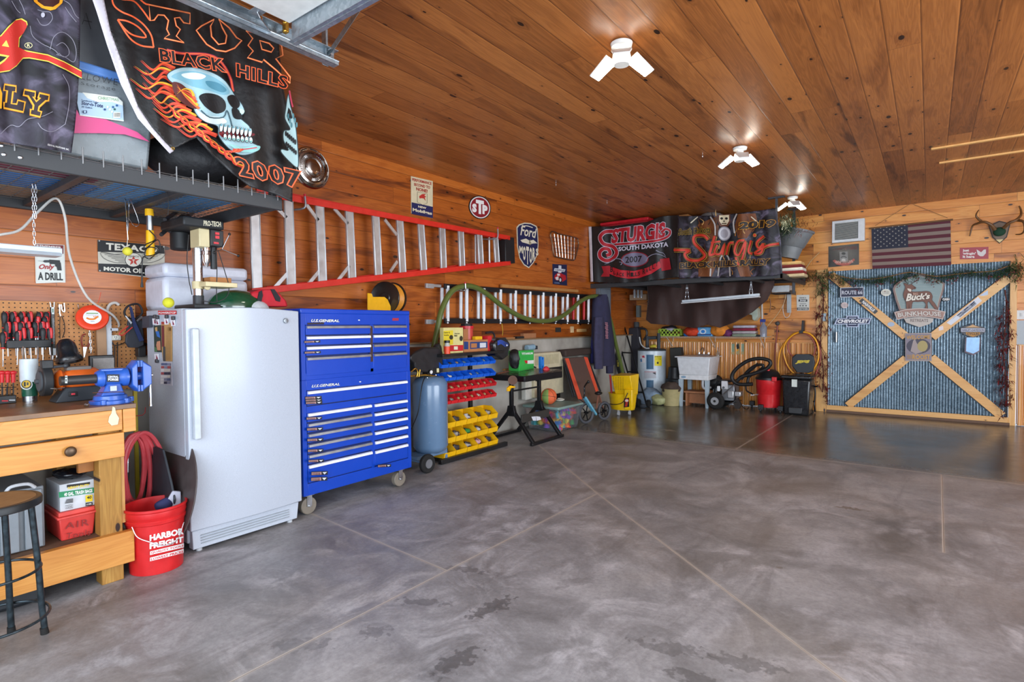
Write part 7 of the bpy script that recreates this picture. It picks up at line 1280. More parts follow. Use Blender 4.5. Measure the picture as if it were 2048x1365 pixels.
a = Art(lambda x, y: P(x, y, 1, 7.598), V(0, -1, 0), (150/758, 1180, 560)); a.poly([(345, 1200), (397, 1192), (397, 1285), (342, 1292)], '#1c1816'); a.ell(372, 1222, 22, 20, '#c8402c'); a.ell(372, 1222, 17, 13, '#e6ddd2'); a.poly([(352, 1282), (362, 1240), (385, 1245), (375, 1282)], '#b8352a'); a.build('warning_label', mp)
tag(MB().tube([G(190, 1255, 7.58), G(260, 1262, 7.56), G(330, 1240, 7.57), G(370, 1170, 7.58), G(382, 1145, 7.6)], .006, 6).build('pail_handle', BLK, mp)) ; MB().cyl(G(218, 1150, 7.75), G(203, 960, 7.75), .014).build('red_mop_handle', mt('#c8202c', .4), mp)
for p in (G(288, 1345, 7.58), G(400, 1325, 7.72), G(180, 1320, 7.85)): MB().cyl((p.x-.012, p.y, .028), (p.x+.012, p.y, .028), .028, n=16).bx(p.x-.014, p.x+.014, p.y-.01, p.y+.01, .028, .08).build('caster', mt('#a9acb0', .5), mp)
# ---- water heater
whc = Vector((G(620, 1000, 9.3).x, 9.32, 0)); rw = (G(765, 760, 9.15).x-G(488, 760, 9.15).x)/2*.97; tz = G(620, 705, 9.1).z
wht_ = thing('water_heater', 'white electric water heater tank with a yellow energy label', 'water heater', whc); MB().lathe(whc, [(0, .02), (rw, .02), (rw, tz-.03), (0, tz-.03)], 40).build('tank', mt('#c9d6e0', .35, coat=.3), wht_); MB().lathe((whc.x, whc.y, tz-.03), [(rw*1.01, 0), (rw*1.01, .02), (rw*.9, .035), (0, .035)], 40).build('top_cap', mt('#3a4248', .5), wht_)
a = cylart(whc, rw+.001, (150/758, 1180, 560), sub=4, z0=.001); bl2 = '#3f6a8c'
for y0_, y1_ in ((757, 905), (1015, 1125)): a.quad([(570, y0_), (642, y0_), (642, y1_), (570, y1_)], bl2); a.line([(582, y0_+12), (630, y0_+12), (630, y1_-12), (582, y1_-12)], 4, '#24445e', True)
a.quad([(652, 768), (724, 768), (724, 870), (652, 870)], '#f0dc1e'); a.text('ENERGY', (656, 784, 718, 773), '#1a1a1a', .03); a.ell(684, 840, 10, 12, '#2a2a10'); a.line([(660, 800), (716, 800)], 3, '#2a2a10'); a.quad([(508, 758), (556, 755), (560, 840), (510, 838)], '#e6e4e6'); a.poly([(525, 770), (550, 765), (555, 790), (530, 785)], '#c83a50'); a.poly([(510, 800), (525, 795), (530, 830), (512, 832)], '#5a8ab8')
a.quad([(552, 922), (668, 925), (668, 995), (552, 998)], '#b9bcc4'); a.line([(552, 930), (668, 932)], 6, '#c88a90'); a.poly([(630, 940), (660, 935), (665, 960), (645, 950)], '#2a2a2e'); a.build('labels', wht_)
for x in (575, 690): p = G(x, 700, 9.3); MB().cyl((p.x, 9.32, tz), (p.x, 9.32, G(x, 570 if x < 600 else 540, 9.3).z), .03).build('insulated_pipe', mt('#3c4248', .7), wht_)
p = G(575, 590, 9.3); MB().cyl((p.x, 9.32, p.z), (p.x+.17, 9.32, p.z+.01), .03).build('insulated_elbow', mt('#3c4248', .7), wht_); tag(MB().tube([G(500, 580, 9.3), G(515, 650, 9.25), G(560, 690, 9.2), G(600, 692, 9.2)], .011, 8).build('white_pipe', mt('#cfd4d6', .4), wht_)); one('yellow_cloth', MB().sph(G(640, 672, 9.25), .05, 14, 8, (1.3, 1, .6)).jitter(.02, 18), mt('#c9b83a', .9), 'small yellow cloth on top of the water heater', 'cloth')
# ---- tan and black buckets
tb_c = Vector((K7(780, 1080, 8.98).x, 9.02, 0)); r_ = (K7(868, 1010, 8.98).x-K7(692, 1010, 8.98).x)/2; tbn = thing('trash_pail', 'tan plastic pail full of brown cloth by the sink', 'pail', tb_c); hh = K7(780, 1000, 8.85).z
MB().lathe(tb_c, [(0, .003), (r_*.78, .003), (r_*.97, hh-.02), (r_*1.03, hh), (r_*.95, hh), (r_*.93, hh-.04)], 36).build('pail', mt('#b5a878', .5), tbn); MB().sph(tb_c+V(0, 0, hh+.01), r_*.98, 24, 14, (1.05, 1, .62)).jitter(.035, 13).build('brown_cloth', mt('#4a3c34', .9, var=.3), tbn)
bbc = Vector((K7(800, 860, 9.25).x, 9.35, 0)); r2 = (K7(870, 820, 9.25).x-K7(735, 820, 9.25).x)/2; zb1, zb2 = K7(800, 940, 9.2).z, K7(800, 800, 9.2).z
one('black_bin', MB().lathe(bbc, [(0, .002), (r2*.8, .002), (r2*1.15, zb1+.02), (r2*1.18, zb1+.06), (r2*.95, zb1+.07), (r2*.82, zb2), (0, zb2)], 32), mt('#202226', .45), 'black round tub upside down on another, left of the sink', 'tub', bev=.003); one('folded_mat', MB().prism([K7(x, y, 9.5) for x, y in ((770, 620), (870, 615), (890, 800), (775, 800))], (0, .12, 0)), mt('#33332f', .7), 'dark folded mat leaning on the ribs left of the sink', 'mat', bev=.01)
# ---- utility sink
us = thing('utility_sink', 'white plastic utility sink on four pale legs', 'sink', (-2.95, 9.2, 0)); pw = mt('#dfe2e6', .35)
sx0, sx1 = K7(848, 870, 8.98).x, K7(1125, 870, 8.98).x; sy0 = 8.98; zt = K7(980, 700, 8.96).z; zb1 = K7(980, 870, 8.98).z; zb2 = K7(980, 912, 8.98).z; sd = .5
MB().hexa([(sx0+.01, sy0+.01, zb1), (sx1-.01, sy0+.01, zb1), (sx1-.01, sy0+sd, zb1), (sx0+.01, sy0+sd, zb1), (sx0-.02, sy0-.01, zt-.02), (sx1+.02, sy0-.01, zt-.02), (sx1+.02, sy0+sd+.02, zt-.02), (sx0-.02, sy0+sd+.02, zt-.02)]).build('tub', pw, us, bev=.012)
MB().bx(sx0-.05, sx1+.05, sy0-.03, sy0+sd+.05, zt-.02, zt).build('rim', pw, us, bev=.005); MB().bx(sx0+.01, sx1-.01, sy0+.012, sy0+sd, zb2, zb1).build('skirt', mt('#e6e8ea', .35), us, bev=.008)
for x in (sx0+.035, sx1-.035):
    for y in (sy0+.04, sy0+sd-.04): MB().hexa([(x-.022, y-.02, 0), (x+.022, y-.02, 0), (x+.022, y+.02, 0), (x-.022, y+.02, 0), (x-.035, y-.03, zb2), (x+.035, y-.03, zb2), (x+.035, y+.03, zb2), (x-.035, y+.03, zb2)]).build('leg', mt('#aebfca', .4), us, bev=.003)
p = K7(897, 885, 8.99); a = art_back(8.99, (1/4.55, 1170, 560)); a.ell(897, 885, 22, 9, '#4f86b0'); a.ell(897, 885, 18, 6, '#8fb4cc'); a.build('badge', us)
p = K7(1070, 680, 9.35); MB().cyl((p.x-.08, 9.42, zt), (p.x-.08, 9.42, zt+.05), .018).cyl((p.x+.08, 9.42, zt), (p.x+.08, 9.42, zt+.05), .018).tube([(p.x, 9.42, zt), (p.x, 9.42, zt+.09), (p.x, 9.36, zt+.13), (p.x, 9.25, zt+.09)], .012, 10).bx(p.x-.1, p.x+.1, 9.4, 9.44, zt, zt+.025).build('faucet', CHROME, us); MB().tube([(sx0+.32, 9.25, zb2), (sx0+.32, 9.25, .32), (sx0+.36, 9.3, .28), (sx0+.4, 9.4, .3)], .02, 10).build('drain_pipe', pw, us)
one('step_stool', MB().bx(sx0+.05, sx1-.05, 9.1, 9.38, .22, .25).bx(sx0+.07, sx0+.10, 9.12, 9.36, 0, .22).bx(sx1-.10, sx1-.07, 9.12, 9.36, 0, .22).bx(sx0+.1, sx1-.1, 9.22, 9.24, .04, .2), mt('#a9714c', .6), 'small brown wooden stool under the utility sink', 'stool', bev=.003); one('black_bag', MB().sph((sx0+.42, 9.47, .38), .16, 18, 12, (1.1, .6, .9)).jitter(.02, 8), mt('#1a1b1e', .5), 'dark bag hanging under the sink against the ribs', 'bag')
sp = thing('soap_bottle', 'small clear pump bottle on the right rim of the sink', 'bottle', K8(203, 515, 9.2)); p = K8(203, 515, 9.2); p.z = zt; MB().lathe(p, [(0, 0), (.025, 0), (.027, .06), (.012, .085), (.012, .1), (0, .1)], 16).build('bottle', mt('#a9a49a', .1, tr=.6, al=.7), sp); MB().cyl(p+V(0, 0, .1), p+V(0, 0, .15), .006).build('pump', DSTEEL, sp)
# ---- pressure washer
pwz = thing('pressure_washer', 'small engine pressure washer with fat black wheel beside the sink', 'pressure washer', F(1445, 818)); wc = K8(178, 1060, 9.0); wc.z = .135; Y = 9.0
t_ = MB().cyl(wc+V(0, -.05, 0), wc+V(0, .04, 0), .135, n=36).build('wheel', RUB, pwz, bev=.03); MB().cyl(wc+V(0, -.055, 0), wc+V(0, -.03, 0), .062, n=24).build('hub', mt('#b9bcc0', .35, .5), t_); MB().cyl(wc+V(0, -.062, 0), wc+V(0, -.05, 0), .02).build('hub_cap', BLK, t_)
MB().cyl(wc+V(0, .38, 0), wc+V(0, .46, 0), .135, n=30).build('wheel', RUB, pwz, bev=.03)
def bxK(nm, x0_, y0_, x1_, y1_, Y, d, m_, bev=.01): p, q = K8(x0_, y0_, Y), K8(x1_, y1_, Y); return MB().bx(p.x, q.x, Y, Y+d, q.z, p.z).build(nm, m_, pwz, bev=bev)
bxK('engine_block', 245, 850, 390, 1040, 9.12, .28, mt('#8e9094', .4, .6)); bxK('fuel_tank', 220, 795, 350, 830, 9.08, .3, mt('#26282a', .4), .02); bxK('recoil_cover', 240, 808, 312, 905, 9.06, .05, mt('#d9dadd', .35)); bxK('carburettor', 310, 920, 380, 1010, 9.08, .05, ALU); bxK('pump', 395, 930, 460, 990, 9.12, .14, ALU); bxK('frame_plate', 200, 1040, 420, 1055, 9.08, .34, SB, .003); bxK('white_filter', 190, 868, 222, 930, 9.04, .05, mt('#dcdfe2', .4))
MB().cyl(K8(268, 885, 9.05), K8(268, 885, 9.058), .018).build('starter_knob', BLK, pwz); MB().tube([K8(205, 800, 9.2), K8(170, 900, 9.2), K8(175, 1000, 9.2), K8(260, 1055, 9.1), K8(390, 1050, 9.1), K8(400, 900, 9.2), K8(385, 830, 9.2)], .014, 8, 4).build('tube_frame', SB, pwz); MB().tube([K8(240, 985, 9.0), K8(330, 900, 9.0), K8(395, 850, 9.0)], .008, 8, 0).build('lance', STEEL, pwz); MB().prism([K8(x, y, 9.1) for x, y in ((380, 1060), (425, 1005), (470, 1090), (440, 1128), (400, 1128))], (0, .06, 0)).build('foot', mt('#2b2320', .6), pwz)
# ---- shop vacuum
vcx = K8(752, 1140, 9.1); vr = (K8(905, 900, 9.1).x-K8(600, 900, 9.1).x)/2*.97; vc = Vector((K8(752, 900, 9.1).x, 9.28, 0)); vt = K8(752, 800, 9.0).z
sv_ = thing('shop_vacuum', 'red shop vacuum with black lid and fat ribbed hose', 'vacuum', vc); rv = mt('#d8232a', .35, coat=.3)
vb_ = .07; MB().lathe(vc, [(0, vb_), (vr*.86, vb_), (vr*.92, vb_+.2), (vr*.925, vb_+.205), (vr*.94, vb_+.21), (vr*.97, vt-.15), (vr*.99, vt-.145), (vr, vt), (0, vt)], 48).build('drum', rv, sv_); MB().lathe((vc.x, vc.y, vt), [(vr*1.05, -.012), (vr*1.05, .02), (vr*.9, .05), (vr*.75, .10), (vr*.5, .14), (0, .15)], 40).build('lid', mt('#1c1d20', .4), sv_)
for x in (690, 915, 590, 860): y_ = 9.08 if x in (690, 915) else 9.45; p = K8(x, 1150, y_); MB().cyl((p.x-.012, y_, .032), (p.x+.012, y_, .032), .032, n=18).bx(p.x-.035, p.x+.035, y_-.02, y_+.06, .04, .115).build('caster', mt('#232427', .5), sv_, bev=.006)
p = K8(828, 800, 9.0); MB().box((p.x, vc.y-vr*.95, vt+.01), (.07, .05, .07)).build('latch', rv, sv_, bev=.008); MB().tube([K8(x, y, 9.02) for x, y in ((600, 845), (500, 850), (420, 840), (365, 790), (375, 720), (450, 640), (560, 575), (680, 555), (780, 575), (800, 620), (740, 680), (600, 730), (480, 760), (420, 810))], .028, 12, 6).build('ribbed_hose', mt('#17181a', .5), sv_); MB().tube([K8(x, y, 9.1) for x, y in ((430, 800), (520, 730), (600, 670), (660, 610))], .02, 8).tube([K8(x, y, 9.08) for x, y in ((470, 790), (540, 700), (620, 640), (700, 625), (720, 650), (660, 700), (560, 760), (540, 830))], .022, 8).build('wand', BLK, sv_)
a = cylart(vc, vr*.96, (1/5.687, 1400, 620), sub=6, z0=.004); a.text('Shop-Vac', ((575, 985), (665, 975), (668, 955), (580, 958)), '#f0eef0', .03, shear=.2); a.build('lettering', sv_); MB().sph(K8(775, 690, 9.2), .03, 12, 8).build('red_cap', rv, sv_); tag(MB().tube([K8(520, 850, 9.1), K8(530, 920, 9.12), K8(600, 960, 9.2)], .012, 8).build('drain_tube', BLK, sv_))
p = K8(480, 1100, 9.2); tag(MB().tube([K8(470, 1075, 9.3), K8(490, 1110, 9.2), K8(530, 1135, 9.15), K8(555, 1110, 9.3)], .006, 6).build('floor_cord', BLK), 'black cord lying on the floor left of the red vacuum', 'cord')
# ---- black trash can, shop stool with lettered back
tcn = thing('trash_can', 'tall black pedal trash can right of the red vacuum', 'trash can', (-1.6, 9.2, 0)); bkp = mt('#1a1c1f', .28, coat=.3); x0, x1 = K8(945, 1180, 9.05).x, K8(1235, 1180, 9.05).x; x0t, x1t = K8(935, 770, 9.05).x, K8(1262, 770, 9.05).x; zt = K8(1100, 745, 9.05).z
MB().hexa([(x0, 9.05, 0), (x1-.0, 9.03, 0), (x1, 9.38, 0), (x0, 9.38, 0), (x0t, 9.03, zt-.06), (x1t, 9.0, zt-.06), (x1t, 9.42, zt-.06), (x0t, 9.42, zt-.06)]).build('body', bkp, tcn, bev=.025); MB().bx(x0t-.015, x1t+.01, 8.99, 9.43, zt-.055, zt).build('lid', bkp, tcn, bev=.02); MB().bx(x0+.08, x1-.08, 9.0, 9.05, .03, .12).build('pedal', mt('#26282b', .4), tcn, bev=.008)
p, q = K8(1045, 792, 9.02), K8(1105, 878, 9.02); MB().bx(p.x, q.x, 9.004, 9.05, q.z, p.z).build('white_label', mt('#d6ddd6', .5), tcn)
jb = thing('stool_backrest', 'black padded stool back with yellow lettering behind the trash can', 'stool', K8(1170, 720, 9.48)); MB().prism([K8(x, y, 9.46) for x, y in ((1085, 505), (1250, 505), (1290, 530), (1305, 600), (1285, 700), (1240, 720), (1100, 715), (1045, 640), (1045, 545))], (0, .05, 0)).build('pad', mt('#2c3036', .5), jb, bev=.012); a = art_back(9.46, (1/5.687, 1400, 620)); a.text('JEGS', ((1082, 618), (1240, 615), (1252, 572), (1095, 575)), '#e0c93a', .08, shear=.15); a.build('lettering', jb)
MB().cyl(K8(1170, 720, 9.5), (K8(1170, 720, 9.5).x, 9.5, .03), .02).bx(-1.85, -1.4, 9.44, 9.56, .0, .03).build('post', SB, jb)
o = MB().tube([K8(1300, 850, 9.5), K8(1310, 950, 9.5), K8(1300, 1080, 9.5), K8(1310, 1160, 9.45)], .012, 8).tube([K8(1260, 880, 9.5), K8(1340, 870, 9.45)], .012, 8).tube([K8(1255, 1050, 9.5), K8(1310, 1040, 9.5)], .01, 8); tag(o.build('pressure_gun', SB), 'black spray lance standing right of the trash can', 'spray lance')
# ---- hoses and broom on the back wall
hx_ = thing('garden_hose', 'yellow hose looped on the back wall hook above the trash can', 'hose', K8(1140, 700, 9.6)); MB().tube([K8(x, y, 9.55) for x, y in ((1140, 250), (1040, 290), (930, 430), (895, 560), (895, 700), (920, 790))], .0125, 10, 5).tube([K8(x, y, 9.53) for x, y in ((1140, 250), (1240, 270), (1320, 350), (1350, 480), (1330, 610), (1240, 720), (1100, 740), (1000, 640), (950, 480), (975, 370), (1060, 285), (1140, 255))], .0125, 10, 5).build('coils', mt('#efa312', .35, coat=.2), hx_)
hx2 = thing('air_hose', 'reddish-brown hose looped inside the yellow hose on the back wall', 'hose', K8(1140, 560, 9.6)); MB().tube([K8(x, y, 9.6) for x, y in ((1140, 262), (1050, 300), (1000, 400), (1015, 480), (1080, 550), (1180, 575), (1280, 530), (1310, 420), (1260, 310), (1180, 265), (1140, 262))], .011, 10, 5).tube([K8(x, y, 9.62) for x, y in ((1180, 262), (1300, 320), (1370, 480), (1350, 640), (1290, 800))], .011, 10, 5).tube([K8(x, y, 9.62) for x, y in ((960, 380), (950, 520), (985, 640), (1040, 710))], .011, 8, 5).build('coils', mt('#a9584a', .45), hx2)
one('hose_strap', MB().prism([K8(x, y, 9.5) for x, y in ((1158, 120), (1182, 122), (1178, 235), (1162, 270), (1125, 268), (1125, 235), (1150, 235))], (0, .12, 0)), BLK, 'black strap hook holding the coiled hoses', 'hook', bev=.003)
brm = thing('wall_hose', 'thin red-brown hose hanging straight from a round knob on the wall', 'hose', K8(880, 400, 9.62)); MB().tube([K8(x, y, 9.62) for x, y in ((882, 170), (872, 300), (858, 420), (852, 560), (862, 700), (900, 790), (940, 850))], .012, 8, 5).build('hose_line', mt('#8e4636', .5), brm); MB().sph(K8(882, 155, 9.62), .035, 14, 10).build('knob', mt('#4a4644', .6), brm)
# ================================================================ ceiling lights, eyelets
em_ = mt('#fff6e8', .4, em=40)
for n_, (x, y) in enumerate(((1243, 84), (1480, 294), (1585, 393))):
    c = P(x, y, 2, CZ); lt = thing('ceiling_light', ('three-panel LED ceiling light nearest the camera', 'three-panel LED ceiling light in the middle of the row', 'three-panel LED ceiling light nearest the back wall')[n_], 'ceiling light', c-V(0, 0, .15)); wm_ = mt('#dcdcd8', .4)
    MB().lathe(c-V(0, 0, .03), [(0, 0), (.06, 0), (.065, .02), (.05, .03), (0, .03)], 28).build('ceiling_rose', wm_, lt); MB().lathe(c-V(0, 0, .135), [(0, 0), (.045, .0), (.055, .03), (.05, .07), (.03, .08), (.03, .11), (0, .11)], 24).build('lamp_body', wm_, lt)
    for k in range(3):
        t = 2*PI*k/3-1.12; d = Vector((math.cos(t), math.sin(t), 0)); q = Matrix.Rotation(t, 3, 'Z') @ Matrix.Rotation(math.radians(32), 3, 'Y'); cc_ = c-V(0, 0, .125)+d*.125
        f = lambda u, v, w_: cc_ + q @ Vector((u, v, w_))
        pn = MB().hexa([f(-.075, -.06, .004), f(.075, -.045, .004), f(.075, .045, .004), f(-.075, .06, .004), f(-.075, -.06, .016), f(.075, -.045, .016), f(.075, .045, .016), f(-.075, .06, .016)]).build('panel', wm_, lt, bev=.003)
        MB().hexa([f(-.068, -.053, -.001), f(.068, -.040, -.001), f(.068, .040, -.001), f(-.068, .053, -.001), f(-.068, -.053, .003), f(.068, -.040, .003), f(.068, .040, .003), f(-.068, .053, .003)]).build('diffuser', em_, pn)
for n_, (x, y) in enumerate(((1112, 367), (1214, 404), (1405, 309))): c = P(x, y-3, 2, CZ); tag(MB().cyl(c, c-V(0, 0, .02), .003, n=8).tor(c-V(0, 0, .034), .014, .003, (1, .6, 0), 16, 6).build('eye_hook', STEEL), ('left eye hook in the ceiling above the car grille', 'eye hook in the ceiling above the left rally flag', 'eye hook in the ceiling left of the middle light')[n_], 'hook')
# ================================================================ rack at the back with its flags
Y0, zr_ = 7.93, 1.953; xr_ = P(1565, 553, 1, Y0).x
rk2 = thing('overhead_rack', 'dark steel overhead rack at the back wall above the brown curtain', 'rack', (-3, 8.9, zr_)); MB().bx(WX, xr_, Y0, Y0+.03, zr_, zr_+.07).build('front_rail', RACK, rk2, bev=.003); MB().bx(WX, xr_, 9.6, 9.63, zr_+.05, zr_+.11).build('rear_rail', RACK, rk2); MB().bx(xr_-.03, xr_, Y0, 9.63, zr_, zr_+.06).build('end_rail', RACK, rk2, bev=.003)
for x in (-4.0, -3.3, -2.6, -2.0): MB().bx(x-.02, x+.02, Y0+.03, 9.6, zr_+.01, zr_+.05).build('cross_bar', RACK, rk2)
m = MB()
for i in range(37): m.cyl((WX+i*.078, Y0+.01, zr_+.075), (WX+i*.078, 9.6, zr_+.075), .003, n=5)
for i in range(19): m.cyl((WX, Y0+.04+i*.08, zr_+.07), (xr_, Y0+.04+i*.08, zr_+.07), .003, n=5)
m.build('wire_deck', DSTEEL, rk2)
pq = P(1588, 425, 1, 8.95); hp = MB().bx(pq.x-.02, pq.x+.02, 8.95, 8.955, zr_-.15, CZ-.02).bx(pq.x-.02, pq.x-.016, 8.95, 8.99, zr_-.15, CZ-.02).bx(pq.x-.07, pq.x+.07, 8.9, 9.0, CZ-.02, CZ-.002).build('hanger_post', DSTEEL, rk2, bev=.001); p = P(1553, 395, 1, 7.98); MB().bx(p.x-.015, p.x+.015, 7.98, 7.985, zr_, CZ-.02).bx(p.x-.1, p.x+.1, 7.95, 8.01, CZ-.02, CZ-.002).build('hanger_post', DSTEEL, rk2)
tote('storage_tote', 8.05, 8.55, -4.25, -3.45, zr_+.08, P(1250, 440, 1, 8.05).z-zr_-.08, mt('#b01c28', .4), mt('#d0202e', .35), 'red lidded tote peeking over the red-lettered flag on the back rack')
one('carton', MB().bx(-3.4, -2.9, 8.25, 8.7, zr_+.08, P(1310, 437, 1, 8.25).z), mt('#a8703c', .7), 'brown carton behind the seam of the two rally flags', 'box')
one('grey_bundle', MB().sph((P(1420, 428, 1, 8.5).x, 8.5, P(1420, 432, 1, 8.5).z-.12), .2, 20, 12, (1.3, .8, .85)).jitter(.02, 9), mt('#8f8a88', .8), 'pale grey bundle showing above the skeleton rider flag', 'bundle'); one('grey_tub', MB().bx(-2.6, -1.95, 8.4, 9.3, zr_+.08, 2.8), mt('#5c6066', .5), 'grey tub on the back rack behind the skeleton rider flag', 'storage box', bev=.03)
rr = random.Random(31)
def sprays(m, c, n, r, L_, w_=.006, up=0):
    for i in range(n):
        d = Vector((rr.gauss(0, 1), rr.gauss(0, .6), rr.gauss(up, 1))).normalized(); s_ = Vector(c)+Vector((rr.gauss(0, r), rr.gauss(0, r*.4), rr.gauss(0, r))); e = s_+d*L_*rr.uniform(.5, 1.2); x, _ = arb(d); m.face([s_-x*w_*.4, s_+x*w_*.4, e])
p = P(1575, 445, 1, 8.5); gv = thing('wreath_bundle', 'bundle of artificial greenery and autumn leaves stuffed at the rack end', 'greenery', p); m = MB(); sprays(m, p, 500, .07, .12, .012); sprays(m, p+V(-.03, 0, -.12), 300, .04, .07, .01); m.build('green_sprigs', mt('#2f4a30', .7, var=.4), gv); m = MB(); sprays(m, p+V(.15, .1, -.03), 260, .08, .08, .01); m.build('rust_leaves', mt('#7a3418', .7, var=.4), gv); m = MB(); sprays(m, p+V(-.02, -.05, -.02), 160, .04, .06, .014); m.build('white_flowers', mt('#c8cbb0', .7), gv)
gb = thing('grey_bin', 'grey trash bin wedged upside down at the end of the back rack', 'bin', K9(1120, 500, 8.9)); a0, a1 = K9(1140, 380, 8.9), K9(1075, 620, 8.9); MB().lathe(a1, [(0, 0), (.13, 0), (.155, .16), (.17, .17), (.235, (a0-a1).length), (.25, (a0-a1).length), (.25, (a0-a1).length+.03), (.2, (a0-a1).length+.03)], 32, (a0-a1)).build('shell', mt('#777c80', .4), gb)
cb = thing('striped_blankets', 'folded red and cream striped blanket on the end of the back rack', 'blanket', K9(1080, 720, 8.5))
for i, c in enumerate(('#c9b48c', '#7a2020', '#d8d2c4', '#6a1c1c', '#cfa86a')): a0 = K9(1065+i*4, 780-i*28, 8.35); MB().box(a0+V(0, .15, 0), (.42-.03*i, .3, .045), .0).build('fold', mt(c, .9), cb, bev=.015)
one('shallow_tray', MB().bx(K9(925, 900, 9.2).x, K9(1085, 900, 9.2).x, 9.2, 9.6, K9(925, 935, 9.2).z, K9(925, 875, 9.2).z), mt('#b9bcbe', .3), 'white shallow tray under the right end of the back rack', 'tray', bev=.006); m = MB(); p, q = K9(905, 945, 9.2), K9(1100, 945, 9.2)
for i in range(9): m.cyl((p.x, 9.2+i*.05, p.z), (q.x, 9.2+i*.05, p.z), .003, n=5)
m.bx(q.x-.005, q.x, 9.2, 9.6, p.z-.02, p.z+.04); tag(m.build('wire_bracket', DSTEEL), 'small wire shelf holding the white shallow tray', 'wire shelf')
def rip2(a, b): return Y0-.045-.012*math.sin(a/9.+b/70.)-.006*math.sin(a/4.1-b/30.)
fb2 = lambda a, b: P(a, b, 1, rip2(a, b))
k = 1/6.825; T5 = (k, 1140, 400)
f3 = tag(skin([(x*k+1140, y*k+400) for x, y in ((262, 365), (560, 362), (1060, 300), (1240, 225), (1400, 215), (1490, 212), (1480, 600), (1490, 1060), (1380, 1065), (1000, 1120), (570, 1140), (290, 1120))], fb2, 5).build('rally_flag', BCLOTH, solid=.002), 'black flag with red 2007 lettering, left of the two on the back rack', 'flag')
skin([(x*k+1140, y*k+400) for x, y in ((260, 368), (298, 368), (322, 1115), (288, 1122))], lambda a, b: fb2(a, b)+V(0, -.015, 0), 3).build('white_heading', mt('#cfcad2', .7), f3, solid=.002)
a = Art(fb2, V(0, -1, 0), T5, .0012, .004, sub=4); r1, wh_ = '#b51c2c', '#c9c6d2'
a.text('STURGIS', ((560, 600), (1300, 535), (1310, 300), (580, 400)), r1, .05, out=wh_, ow=.03)
for w_, c in ((62, wh_), (46, r1)): a.line([(590, 430), (480, 440), (415, 510), (460, 600), (590, 640), (640, 720), (590, 800), (500, 830), (420, 790), (410, 720), (460, 670), (530, 680), (550, 740), (500, 760)], w_, c, smooth=4)
for w_, c in ((44, wh_), (30, r1)): a.line([(620, 610), (900, 590), (1200, 555), (1340, 500), (1370, 430), (1310, 400), (1260, 440)], w_, c, smooth=4)
a.text('SOUTH DAKOTA', ((665, 705), (1345, 640), (1345, 575), (665, 645)), '#cfcad8', .03, out='#5a5668', ow=.03); a.ell(890, 815, 190, 105, '#8a1c2c', -.05); a.ell(890, 815, 175, 92, '#77738c', -.05); a.text('2007', ((762, 865), (985, 850), (990, 762), (762, 778)), '#14141a', .02)
for pts in ([(740, 850), (690, 810), (610, 810), (540, 860), (480, 880)], [(700, 890), (720, 860), (680, 850)], [(1045, 840), (1080, 780), (1170, 740), (1260, 760), (1320, 790)], [(1180, 690), (1230, 715), (1280, 730), (1310, 770)]): a.line(pts, 12, '#8e8ca0', smooth=4, taper=.5)
a.poly([(545, 905), (700, 960), (880, 975), (1060, 930), (1230, 840), (1260, 920), (1120, 1010), (950, 1070), (800, 1078), (640, 1050), (545, 1010)], '#c4202e'); a.poly([(440, 910), (550, 900), (550, 1050), (430, 1050), (470, 990)], '#a81826'); a.poly([(1235, 810), (1365, 795), (1390, 950), (1260, 975)], '#a81826')
for c_, x, y, s_ in zip('BLACK HILLS RALLY', (560, 605, 645, 685, 725, 0, 790, 840, 868, 905, 940, 0, 1005, 1050, 1095, 1140, 1185), (990, 1025, 1040, 1050, 1055, 0, 1055, 1053, 1052, 1048, 1040, 0, 1020, 1000, 970, 950, 915), (75, 50, 50, 50, 55, 0, 75, 55, 55, 55, 55, 0, 75, 60, 60, 62, 65)):
    if c_ != ' ': a.text(c_, ((x, y), (x+(30 if s_ < 70 else 38), y-6), (x+(30 if s_ < 70 else 38), y-s_-6), (x, y-s_)), '#1a1014', .02)
a.build('flag_print', f3, .5)
k = 1/4.55; T9 = (k, 1340, 380); fb3 = lambda a, b: P(a, b, 1, rip2(a, b)-.02)
f4 = tag(skin([(x*k+1340, y*k+380) for x, y in ((70, 240), (450, 232), (800, 190), (965, 165), (985, 300), (1010, 480), (1022, 760), (960, 782), (500, 800), (80, 805))], fb3, 5).build('rally_flag', CLOUD, solid=.002), 'grey flag with a skeleton rider and 2019 lettering on the back rack', 'flag')
a = Art(fb3, V(0, -1, 0), T9, .0012, .004, sub=4); br = '#7a4420'
for q in (((250, 320), (400, 250), (450, 240), (440, 420), (350, 460), (300, 400)), ((620, 220), (780, 215), (800, 300), (700, 440), (620, 440), (590, 330)), ((260, 690), (340, 560), (420, 500), (460, 600), (380, 790), (260, 790)), ((560, 480), (660, 480), (720, 700), (740, 790), (640, 790), (590, 640))): a.poly(q, br)
for i in range(46): x = rr.uniform(250, 760); y = rr.choice([rr.uniform(230, 450), rr.uniform(520, 780)]); a.line([(x, y), (x+rr.uniform(-20, 20), y-30), (x+rr.uniform(-25, 25), y-60)], rr.uniform(6, 14), rr.choice(['#b87a38', '#5a2c14', '#c99a5a', '#2a1a18', '#8a5228']), smooth=2, taper=.8)
for pts in ([(380, 250), (420, 320), (425, 420)], [(620, 225), (590, 300), (600, 400)], [(380, 790), (385, 720)], [(450, 790), (470, 640), (490, 600)], [(560, 790), (550, 640), (530, 600)]): a.line(pts, 13, '#b9b4b0', smooth=3)
a.poly([(450, 235), (560, 228), (565, 300), (540, 340), (470, 340), (450, 300)], '#5a2a14'); a.poly([(462, 240), (550, 236), (552, 290), (530, 325), (485, 325), (462, 290)], '#d8c9a8')
for x in (484, 528): a.ell(x, 268, 13, 11, '#1a0e0a')
